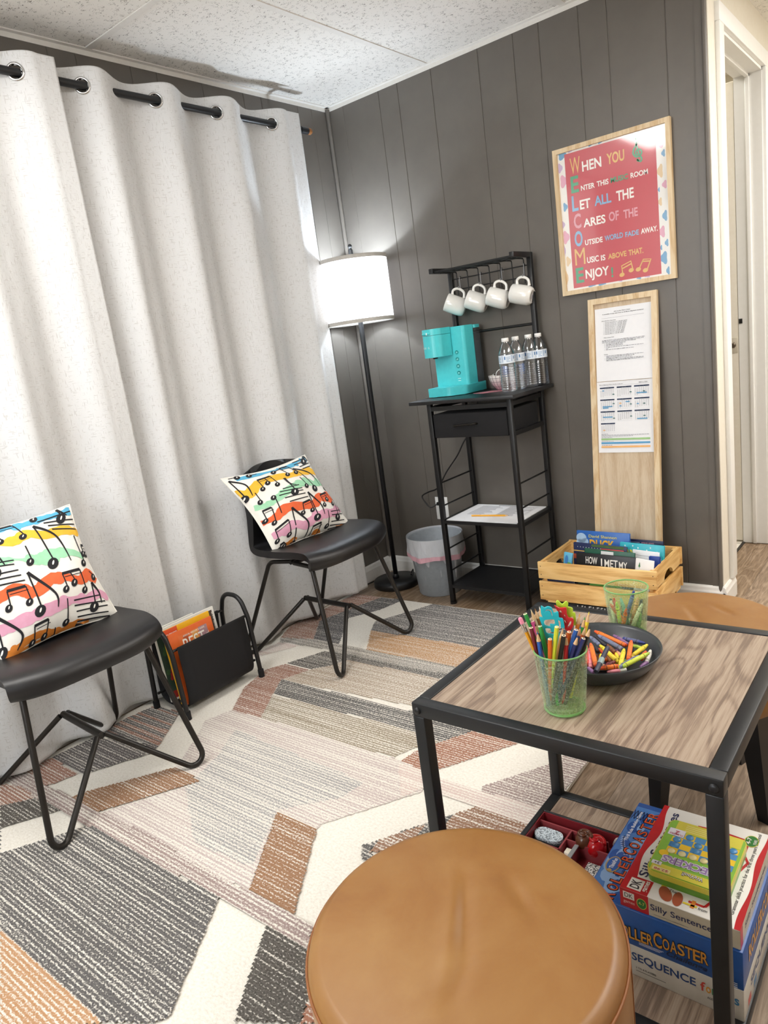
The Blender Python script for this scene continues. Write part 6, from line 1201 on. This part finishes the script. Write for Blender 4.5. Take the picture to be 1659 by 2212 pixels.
C2L=['blue crayon leaning tallest at the back of the rear tumbler','peach crayon leaning right in the rear tumbler','white crayon leaning on the right front of the rear tumbler','red crayon at the left of the rear tumbler','white crayon end at the left of the rear tumbler','lime crayon at the front left of the rear tumbler','orange crayon lowest at the left of the rear tumbler','pale teal crayon in the middle of the rear tumbler','second teal crayon, lower, in the middle of the rear tumbler','orange crayon low in the centre of the rear tumbler','black crayon at the back left of the rear tumbler','orange crayon end at the far left of the rear tumbler','navy crayon at the right back of the rear tumbler','green crayon low at the right of the rear tumbler']
for (c,a,b),l in zip(DATA['CUP2'],C2L):
    a,b=Vector(a),Vector(b); ax=Vector((1.853,-1.511,0))
    for p in (a,b):
        rmax=.0270+(p.z-HT_)*.08; d=math.hypot(p.x-ax.x,p.y-ax.y)
        if d>rmax: p.x=ax.x+(p.x-ax.x)*rmax/d; p.y=ax.y+(p.y-ax.y)*rmax/d
    if (a-b).length<.03:
        b=a+(Vector((ax.x,ax.y,HT_+.012))-a)*.8
    crayon(l,a,b,c,'crayons in the rear tumbler')
# ================================================================== GAMES ON THE LOWER SHELF
SH=.0556
def gbox(name,label,x0,x1,y0,y1,z0,z1,cols,art):
    t=thing(name,label,'board game',((x0+x1)/2,(y0+y1)/2,z0),0,'stacked games on the lower shelf')
    mats=[plain(c,.3) for c in cols]
    mb=MB(); mb.b2(x0,x1,y0,y1,z0,z1,bev=.0012); build(mb,'box_lid',mats[0],t)
    mb=MB(); art(mb); build(mb,'cover_art',mats,t)
FX=Vector((1,0,0)); FY=Vector((0,1,0)); FZ=Vector((0,0,1))
def fr_(mb,s,x0,z0,x1,z1,y,m,bold=.02,shear=0): text(mb,s,(x0,y,z0),FX*(x1-x0),FZ*(z1-z0),m,.0005,bold,shear)
def frq(mb,x0,x1,z0,z1,y,m,o=.0002): mb.quad((x0,y-o,z0),(x1,y-o,z0),(x1,y-o,z1),(x0,y-o,z1),m)
def tpq(mb,x0,x1,y0,y1,z,m,o=.0002): mb.quad((x0,y0,z+o),(x1,y0,z+o),(x1,y1,z+o),(x0,y1,z+o),m)
def rtq(mb,y0,y1,z0,z1,x,m,o=.0002): mb.quad((x+o,y0,z0),(x+o,y1,z0),(x+o,y1,z1),(x+o,y0,z1),m)
bx0,bx1,by0,by1=1.866,2.121,-1.826,-1.545
def seq(mb):
    y=by0
    fr_(mb,'SEQUENCE',1.944,.0855,2.049,.1045,y,1,.02); 
    for ch,a,b,m in (('f',2.056,2.0635,2),('o',2.0645,2.072,3),('r',2.0735,2.080,4)): fr_(mb,ch,a,.0855,b,.1035 if ch=='f' else .098,y,m,.02)
    for ch,a,m in (('K',2.086,1),('i',2.0945,2),('d',2.0985,3),('s',2.107,5)): fr_(mb,ch,a,.0855,a+(.003 if ch=='i' else .007),.1035 if ch!='s' else .0985,y,m,.02)
    fr_(mb,'3 TO 4 PLAYERS',1.950,.0725,1.984,.0765,y,6,.01); frq(mb,1.95,2.0,.0675,.0685,y,6); fr_(mb,'AGES 3-6',2.066,.074,2.083,.0785,y,6,.01)
    text(mb,'SEQUENCE',(bx1,-1.78,.083),FY*.17,FZ*.018,1,.0005,.02); 
    for k,(yy,m) in enumerate(((-1.80,2),(-1.76,5),(-1.60,4))): rtq(mb,yy,yy+.02,.064,.078,bx1,m)
gbox('board_game','white and grey boxed game reading SEQUENCE at the bottom of the stack',bx0,bx1,by0,by1,SH,.118,['#cfccc4','#27477f','#c8453c','#d99a3a','#3e8a57','#3e7fb0','#4a4a4a'],seq)
def arch(mb,s,x0,x1,zb0,zb1,h0,h1,y,m,sag,oy=0):
    n=len(s); ws=[1.0]*n; tot=sum(ws); x=x0
    for i,ch in enumerate(s):
        u=(i+.5)/n; w=(x1-x0)/n; big=1.18 if i in(0,6) and n>8 else 1.0
        zb=zb0+(zb1-zb0)*u+sag*math.sin(PI*u); text(mb,ch,(x+w*.08,y,zb),FX*w*.84,FZ*h0*big,m,.0006+oy,.03); x+=w
def rc(mb):
    y=by0; z=.1905
    for dz,dx,m_,o_,bd in ((-.0014,-.0008,1,.0,.05),(0,0,2,-.0004,.015)):
        for i,ch in enumerate('ROLLERCOASTER'):
            if i<6: x0=1.9215+i*.01025; w=.0094; zb=.1315+.0004*i; h_=.0225
            elif i==6: x0=1.9835; w=.0140; zb=.1355; h_=.0300
            else: x0=1.9985+(i-7)*.01205; w=.0112; zb=.1378+.0006*(i-7); h_=.0225
            ex_=-2*dx; text(mb,ch,(x0+dx,y-.0004+o_,zb+dz),FX*(w+ex_),FZ*(h_-2*dz),m_,.0004,bd)
    fr_(mb,'Challenge',2.004,.1235,2.068,.1370,y,3,.02,.3)
    for k in range(3): frq(mb,1.958,1.999-.003*k,.1300-.0022*k,.1308-.0022*k,y,4)
    for k in range(4): frq(mb,2.095,2.112,.127-.0035*k,.1283-.0035*k,y,4)
    frq(mb,bx0,bx1,.1885,.1895,y,7)
    # lid art
    tpq(mb,bx0+.002,1.945,by0+.002,by1-.014,.19,5,.0002); 
    rr=random.Random(6)
    for k in range(40): 
        cx,cy=rr.uniform(bx0+.01,1.94),rr.uniform(by0+.01,by1-.03); a=rr.uniform(.004,.014)
        mb.poly([(min(max(cx+a*math.cos(2*PI*i/10)*1.0,bx0+.003),1.944),min(max(cy+a*1.6*math.sin(2*PI*i/10),by0+.003),by1-.015),.1903+.00001*k) for i in range(10)],6 if k%2 else 7)
    text(mb,'Thrill Ride Building Game',(1.8862,-1.668,.19),FY*.094,-FX*.0085,4,.0011,.02)
    tx='ROLLERCOASTER'; yy=by0+.006; 
    for i,ch in enumerate(tx):
        w=.0192; L=.026 if i in (0,6) else .021; xo=.0035*math.sin(PI*i/12)
        text(mb,ch,(1.9150-xo,yy,.19),FY*w*.86,-FX*L,1,.0010,.06); text(mb,ch,(1.9140-xo,yy+.0012,.19),FY*w*.74,-FX*(L-.003),8,.0014,.01); yy+=w+.0005
    # lattice and track
    def seg2(p,q,w,m,zz=.1909):
        p,q=Vector((p[0],p[1],zz)),Vector((q[0],q[1],zz)); d=(q-p).normalized(); n=Vector((-d.y,d.x,0))*w/2; mb.add([p-n,q-n,q+n,p+n],[(0,1,2,3)],m)
    for k in range(5): seg2((1.868+.006*k,-1.600),(1.874+.006*k,-1.572),.0014,9); seg2((1.874+.006*k,-1.600),(1.868+.006*k,-1.572),.0014,9)
    tk=[(1.896-.020*math.sin(t_),-1.705+.05*t_/1.6) for t_ in [i*.16 for i in range(11)]]
    for i in range(10): seg2(tk[i],tk[i+1],.0016,9); seg2((tk[i][0]-.005,tk[i][1]),(tk[i][0]+.003,tk[i][1]+.002),.0012,4)
    cx,cy=1.8845,-1.7385
    mb.poly([(cx+.0125*math.cos(2*PI*i/24),cy+.022*math.sin(2*PI*i/24),.1911) for i in range(24)],10); mb.poly([(cx+.0105*math.cos(2*PI*i/24),cy+.0195*math.sin(2*PI*i/24),.1913) for i in range(24)],11)
    mb.poly([(cx-.001+.004*math.cos(2*PI*i/14),cy-.017+.004*math.sin(2*PI*i/14),.1915) for i in range(14)],10)
    text(mb,'ThinkFun',(cx+.0035,cy-.012,.19),FY*.028,-FX*.0075,4,.0018,.03)
    mb.poly([(1.925,by1-.016,.1906),(1.945,by1-.016,.1906),(1.945,by1-.045,.1906),(1.93,by1-.035,.1906)],12)
    # right side
    text(mb,'ROLLERCOASTER',(bx1,-1.79,.142),FY*.22,FZ*.03,2,.0006,.03)
gbox('board_game','blue boxed game reading ROLLERCOASTER Challenge, second from the bottom',bx0,bx1,by0,by1,.1182,.1900,['#2358a6','#1a1d26','#d99b45','#2a3550','#e8eef6','#4f7fc0','#8fb2de','#2c5aa6','#d4572f','#1c2a52','#b89a5c','#2f62b0','#2e6b45'],rc)
DX0,DX1,DY0,DY1,DZ0,DZ1=1.929,2.117,-1.822,-1.578,.1903,.2262
def dk(mb):
    y=DY0; z=DZ1
    # front side
    frq(mb,DX0,1.977,DZ0,DZ1,y,1); frq(mb,1.978,DX1,DZ0+.001,DZ1-.001,y,7)
    frq(mb,1.9345,1.9535,.2085,.2215,y,0,.0004); fr_(mb,'DK',1.937,.211,1.951,.2195,y,6,.01); fr_(mb,'games',1.9345,.1975,1.9535,.2035,y,8,.01)
    mb.poly([(1.9655+.0085*math.cos(2*PI*i/24),y-.0004,.2075+.0105*math.sin(2*PI*i/24)) for i in range(24)],9); mb.poly([(1.9655+.0075*math.cos(2*PI*i/24),y-.0006,.2075+.0093*math.sin(2*PI*i/24)) for i in range(24)],3); fr_(mb,'4-7',1.9605,.205,1.9705,.2115,y-.0004,9,.01)
    fr_(mb,'Silly Sentences',1.980,.2005,2.083,.2155,y,4,.012); frq(mb,1.985,2.04,.1955,.1965,y,6)
    # right side
    rtq(mb,DY0,DY0+.016,DZ0,DZ1,DX1,1); rtq(mb,DY0+.016,DY1,DZ0,DZ1,DX1,7); text(mb,'Silly Sentences',(DX1,DY0+.03,.203),FY*.15,FZ*.013,4,.0005,.01)
    # lid: wavy red borders
    def wavy(xs,sgn,m):
        n=40
        for i in range(n):
            t0,t1=i/n,(i+1)/n; w=lambda t:.014+.0045*math.sin(t*11+.5)
            a,b=DY0+(DY1-DY0)*t0,DY0+(DY1-DY0)*t1
            if sgn>0: mb.quad((xs,a,z+.0002),(xs+w(t0),a,z+.0002),(xs+w(t1),b,z+.0002),(xs,b,z+.0002),m)
            else: mb.quad((xs-w(t0)*.55,a,z+.0002),(xs,a,z+.0002),(xs,b,z+.0002),(xs-w(t1)*.55,b,z+.0002),m)
    wavy(DX0,1,1); wavy(DX1,-1,1)
    tpq(mb,DX0,1.975,DY0,DY0+.036,z,1,.0003); 
    mb.poly([(1.9395,-1.8175,z+.0006),(1.9625,-1.8175,z+.0006),(1.9625,-1.791,z+.0006),(1.9395,-1.791,z+.0006)],0); text(mb,'DK',(1.9585,-1.814,z),FY*.0195,-FX*.016,6,.0009,.02); text(mb,'games',(1.9735,-1.815,z),FY*.026,-FX*.009,0,.0009,.02)
    text(mb,'Silly Sentences',(1.9665,-1.781,z),FY*.187,-FX*.020,4,.0006,.015)
    # path of coloured cards and fingers
    P=[(2.000,-1.612),(2.04,-1.608),(2.086,-1.612),(2.086,-1.650),(2.096,-1.668),(2.086,-1.700),(2.080,-1.735),(2.072,-1.770),(2.060,-1.800),(2.035,-1.800)]
    for i in range(len(P)-1):
        p,q=Vector((*P[i],z+.0005)),Vector((*P[i+1],z+.0005)); d=(q-p).normalized(); n=Vector((-d.y,d.x,0))*.0022; mb.add([p-n,q-n,q+n,p+n],[(0,1,2,3)],1)
    tpq(mb,2.040,2.046,-1.812,-1.795,z,10,.0006); tpq(mb,1.988,1.996,-1.796,-1.785,z,11,.0006); tpq(mb,2.028,2.05,-1.8085,-1.8045,z,11,.0006)
    for cx,cy,a,b,rot in ((1.999,-1.802,.010,.017,.5),(2.019,-1.804,.008,.016,.1)):
        mb.poly([(cx+a*math.cos(t_)*math.cos(rot)-b*math.sin(t_)*math.sin(rot),max(DY0+.001,cy+a*math.cos(t_)*math.sin(rot)+b*math.sin(t_)*math.cos(rot)),z+.0008) for t_ in [2*PI*i/20 for i in range(20)]],12)
    text(mb,'The',(2.002,-1.794,z),FX*.012,FY*.006,6,.0009,.01); text(mb,'from',(2.052,-1.811,z),FX*.014,FY*.006,6,.0009,.01)
    mb.poly([(2.090+.0115*math.cos(2*PI*i/26),-1.610+.016*math.sin(2*PI*i/26),z+.0006) for i in range(26)],9); mb.poly([(2.090+.0102*math.cos(2*PI*i/26),-1.610+.0145*math.sin(2*PI*i/26),z+.0008) for i in range(26)],3)
    text(mb,'4-7',(2.0895,-1.620,z),FY*.018,-FX*.0075,0,.0011,.02); text(mb,'YEARS',(2.0985,-1.618,z),FY*.014,-FX*.005,0,.0011,.02)
    text(mb,'Grammar skills practice for the first three years of school',(2.1035,-1.795,z),FY*.21,-FX*.008,6,.0006,.004)
gbox('board_game','white and red boxed game reading Silly Sentences, on the blue game box',DX0,DX1,DY0,DY1,DZ0,DZ1,['#eceae4','#c2242b','#d9352f','#2f7a3a','#27325c','#dcd6c4','#3a3a3e','#cfc8b4','#e9b7b2','#d8d060','#e08a3c','#e8cf3f','#a8573f'],dk)
# checkers tin with rounded corners
KX0,KX1,KY0,KY1,KZ0,KZ1=1.962,2.091,-1.786,-1.640,.2266,.2500
t=thing('board_game','green and yellow tin game reading CHECKERS upside down, topmost of the stack','board game',((KX0+KX1)/2,(KY0+KY1)/2,KZ0),0,'stacked games on the lower shelf')
cm=[plain(c,.3) for c in ('#8cc04a','#d9cf4e','#4f8fc4','#f0c832','#e8e6ee','#9a7fb4','#c0566a','#2a2a30','#e8dfa0','#eadca2')]
cy,cx_=(KY0+KY1)/2,(KX0+KX1)/2
ol=lambda e:rpoly([(KX0+e,KY0+e),(KX1-e,KY0+e),(KX1-e,KY1-e),(KX0+e,KY1-e)],[0,.012,.012,.012,.012,0])
mb=MB(); mb.prism(ol(.001),KZ0,KZ0+.012,0); build(mb,'tin_base',plain('#6da63a',.3),t)
mb=MB(); mb.prism(ol(0),KZ0+.0122,KZ1-.001,1); mb.prism(ol(.0015),KZ1-.001,KZ1,0); build(mb,'tin_lid',cm,t)
mb=MB(); z=KZ1
mb.poly([(p[0],p[1],z+.0002) for p in ol(.002) ],0)
def cl_(x0,x1,y0,y1,m,o): mb.quad((x0,y0,z+o),(x1,y0,z+o),(x1,y1,z+o),(x0,y1,z+o),m)
cl_(KX0+.006,KX1-.006,KY0+.002,KY0+.022,1,.0004); cl_(KX0+.014,KX1-.006,KY1-.030,KY1-.002,1,.0004)
for i in range(6):
    for j in range(4):
        x0=KX0+.016+i*.0178; y0=KY0+.056+j*.0145
        cl_(x0,x0+.0178,y0,y0+.0145,2 if (i+j)%2 else 3,.0006)
        if (i+j)%2==0 and j>1 or (i+j)%2 and j==1: 
            mb.lathe([(.0001,.0018),(.0062,.0018),(.0068,.0008),(.0068,0)],14,2,Matrix.Translation((x0+.009,y0+.007,z+.0006)))
        if j==0: mb.lathe([(.0001,.0018),(.0058,.0018),(.0064,.0008),(.0064,0)],14,9,Matrix.Translation((x0+.009,y0+.004,z+.0006)))
text(mb,'CHECKERS',(KX1-.006,KY0+.047,z),-FX*.108,-FY*.019,4,.0010,.09); text(mb,'CHECKERS',(KX1-.008,KY0+.0455,z),-FX*.104,-FY*.016,5,.0013,.02)
text(mb,'WeVool!',(KX1-.040,KY0+.020,z),-FX*.034,-FY*.010,7,.0008,.06); text(mb,'WeVool!',(KX1-.0407,KY0+.0193,z),-FX*.0325,-FY*.0086,4,.0011,.01)
cl_(KX0+.009,KX0+.038,KY0+.004,KY0+.013,8,.0006); text(mb,'$2.98',(KX0+.035,KY0+.011,z),-FX*.023,-FY*.006,6,.0009,.02)
cl_(KX0+.006,KX0+.033,KY1-.045,KY1-.026,4,.0008); text(mb,'2',(KX0+.024,KY1-.031,z),-FX*.007,-FY*.0105,6,.0011,.03); text(mb,'PLAYERS',(KX0+.031,KY1-.028,z),-FX*.022,-FY*.0035,6,.0011,.01) if False else text(mb,'PLAYERS',(KX0+.031,KY1-.0385,z),-FX*.022,-FY*.0042,6,.0011,.01)
cl_(KX0+.004,KX0+.020,KY0+.017,KY0+.026,4,.0008); text(mb,'3+',(KX0+.017,KY0+.0245,z),-FX*.009,-FY*.006,7,.0011,.02)
mb.poly([(KX0+.015+.008*math.cos(2*PI*i/18),KY0+.050+.008*math.sin(2*PI*i/18),z+.0008) for i in range(18)],3)
for k in range(4): cl_(KX0+.03,KX1-.03-.008*(k%2),KY1-.010-.005*k,KY1-.0085-.005*k,8,.0006)
build(mb,'cover_art',cm,t)
# tray with compartments
TX0,TX1,TY0,TY1,TB,TT=1.643,1.862,-1.800,-1.548,SH,.100
t=thing('divided_tray','black tray with red inner compartments on the lower shelf beside the games','tray',((TX0+TX1)/2,(TY0+TY1)/2,TB))
mb=MB(); 
for a in ((TX0,TX1,TY1-.005,TY1),(TX0,TX1,TY0,TY0+.005),(TX0,TX0+.005,TY0,TY1),(TX1-.005,TX1,TY0,TY1)): mb.b2(*a,TB,TT,bev=.0008)
mb.b2(TX0,TX1,TY0,TY1,TB,TB+.004); build(mb,'tray_case',M['blackboard'],t)
rd=plain('#7a2228',.4); rdl=plain('#8c3a3e',.4)
mb=MB()
for a in ((TX0+.005,TX1-.005,TY1-.007,TY1-.005),(TX0+.005,TX1-.005,TY0+.005,TY0+.007),(TX0+.005,TX0+.007,TY0+.007,TY1-.007),(TX1-.007,TX1-.005,TY0+.007,TY1-.007)): mb.b2(*a,TB+.004,TT-.002)
mb.b2(TX0+.005,TX1-.005,TY0+.005,TY1-.005,TB+.004,TB+.006); build(mb,'red_lining',rd,t)
for a in ((TX0+.007,1.806,-1.577,-1.5735),(1.7225,1.726,-1.640,-1.577),(TX0+.007,1.7225,-1.643,-1.640),(1.726,1.752,-1.6075,-1.6045),(1.752,1.7555,-1.70,-1.577),(1.7555,TX1-.007,-1.6105,-1.607)):
    mb=MB(); mb.b2(*a,TB+.006,TT-.008); build(mb,'divider',rdl,t)
m=Mt('speckled_grey'); n=m.noise(m.coord(),420,2); m.set(m.ramp(n,[(.42,'#5d666c'),(.5,'#c3ced4'),(.7,'#d4dde2')]),.5)
def cap(cx,cy,hx,hy,n=14): return [(cx+(hx-hy)*(1 if math.cos(a)>=0 else -1)+hy*math.cos(a),cy+hy*math.sin(a)) for a in [2*PI*i/n+PI/n*.5 for i in range(n)]]
t=thing('eraser','oval light grey speckled eraser with a black base in the red tray','eraser',(1.685,-1.605,TB+.006))
mb=MB(); mb.prism(cap(1.685,-1.606,.034,.0215,28),TB+.0062,TB+.024); build(mb,'base_block',M['blackfab'],t)
mb=MB(); mb.prism(cap(1.683,-1.604,.032,.0185,28),TB+.024,TB+.031); build(mb,'felt_pad',m.m,t)
# glossy brown and red figure made of swirls
t=thing('toy_figure','glossy brown and red swirled toy standing in the red tray','toy',(1.773,-1.590,TB+.006))
def swirl(mb,c,r,h,turns,M2=None):
    mb.sphere(c,r,0,24,14,M2,(1,1,h/r))
    P=[]
    for i in range(50):
        u=i/49; a=u*turns*2*PI; q=r*(1-u)*.85; P.append((c[0]+q*math.cos(a),c[1]+q*math.sin(a),c[2]+h*math.sqrt(max(0,1-((1-u)*.8)**2))))
    mb.tube(P,[.0042*(1-.6*i/49) for i in range(50)],8)
brn=Mt('glossy_brown'); brn.set('#5a3320',.16); redg=Mt('glossy_red'); redg.set('#b3131a',.10)
mb=MB(); swirl(mb,(1.7605,-1.5935,TB+.036),.0190,.0200,1.6); mb.sphere((1.762,-1.593,TB+.0185),.0185,0,20,12,None,(1,.9,.65)); build(mb,'brown_swirl',brn.m,t)
mb=MB(); swirl(mb,(1.786,-1.592,TB+.0285),.0215,.0225,1.4); build(mb,'red_swirl',redg.m,t)
mb=MB(); mb.b2(1.731,1.746,-1.634,-1.618,TB+.0062,TB+.026,bev=.001); build(mb,'tile_block',plain('#e9e2cf',.5),loc=(1.7385,-1.626,TB),label='small cream block lying in the red tray compartment',cat='block')
mb=MB(); mb.b2(1.7492,1.7582,-1.700,-1.6155,TT-.0078,TT-.0048,bev=.0008); build(mb,'ruler_strip',plain('#8d8f8e',.4),loc=(1.754,-1.655,TT-.008),label='flat grey strip lying across the red tray dividers',cat='strip')
m=Mt('speckled_black'); n=m.noise(m.coord(),520,2); m.set(m.ramp(n,[(.48,'#1d1d1d'),(.5,'#d8d4cc')]),.6)
mb=MB(); mb.b2(1.785,1.812,-1.667,-1.632,TB+.0062,TB+.022,bev=.001); build(mb,'speckled_block',m.m,loc=(1.798,-1.65,TB),label='black and white speckled block in the red tray near the blue box',cat='block')
t=thing('paper_petal','pale curved shell shaped piece leaning on the blue game box','shell',(1.822,-1.563,TB+.006))
mb=MB(); mb.grid(lambda u,v:(1.812+.034*u,-1.5575-.006*math.sin(PI*u)-.010*v,TB+.0065+(.048*math.sin(PI*min(.98,.08+.84*u))**.6)*v),12,8); o=build(mb,'shell_piece',plain('#dcd3ca',.6),t); so=o.modifiers.new('s','SOLIDIFY'); so.thickness=.0012
# ================================================================== LIGHT AND CAMERA
def area(name,loc,sx,sy,power,col=(1,.98,.955),rot=(0,0,0)):
    l=bpy.data.lights.new(name,'AREA'); l.shape='RECTANGLE'; l.size=sx; l.size_y=sy; l.energy=power; l.color=col
    o=bpy.data.objects.new(name,l); COL.objects.link(o); o.location=loc; o.rotation_euler=rot; o['kind']='helper'; return o
area('panel_light',(.83,-2.25,H-.012),.53,1.13,P_MAIN)
area('fill_light_right',(2.706,-.607,H-.012),.53,1.13,P_RIGHT)
area('fill_light_hall',(2.7,.75,H-.012),.53,1.0,P_HALL)
area('rear_fill_light',(1.15,-3.78,1.45),1.5,1.1,P_FILL,(.9,.95,1.0),(-PI/2,0,0))
area('bathroom_light',(1.15,.8,H-.02),.4,.4,P_BATH,(1,.95,.86))
l=bpy.data.lights.new('lamp_bulb','POINT'); l.energy=P_LAMP; l.shadow_soft_size=.03; l.color=(.76,.87,1.0)
o=bpy.data.objects.new('lamp_bulb',l); COL.objects.link(o); o.location=(LC[0],LC[1],1.445); o['kind']='helper'
w=bpy.data.worlds.new('World'); SC.world=w; w.use_nodes=True; w.node_tree.nodes['Background'].inputs[0].default_value=(.8,.85,1,1); w.node_tree.nodes['Background'].inputs[1].default_value=.05
cam=bpy.data.cameras.new('Camera'); co=bpy.data.objects.new('Camera',cam); COL.objects.link(co); SC.camera=co
cam.sensor_fit='VERTICAL'; cam.sensor_height=36; cam.lens=1535.09*36/2212; cam.clip_start=.02
p,r,yw=.22838,-.139827,-.696276
f=Vector((math.cos(p)*math.sin(yw),math.cos(p)*math.cos(yw),-math.sin(p))); rt=Vector((math.cos(yw),-math.sin(yw),0)); up=rt.cross(f)
c_,s_=math.cos(r),math.sin(r); rt2=rt*c_+up*s_; up2=up*c_-rt*s_
co.matrix_world=Matrix(((rt2.x,up2.x,-f.x,2.348680),(rt2.y,up2.y,-f.y,-2.804583),(rt2.z,up2.z,-f.z,1.169888),(0,0,0,1)))
vs=SC.view_settings; SC.display_settings.display_device='sRGB'; vs.view_transform='Standard'; vs.look='None'; vs.exposure=EXPO; vs.gamma=1.0; vs.use_curve_mapping=False
SC.cycles.max_bounces=8; SC.cycles.diffuse_bounces=5; SC.cycles.glossy_bounces=3; SC.cycles.transmission_bounces=6; SC.cycles.transparent_max_bounces=24; SC.cycles.sample_clamp_indirect=6.0
SC.cycles.use_denoising=True; SC.cycles.caustics_reflective=False; SC.cycles.caustics_refractive=False
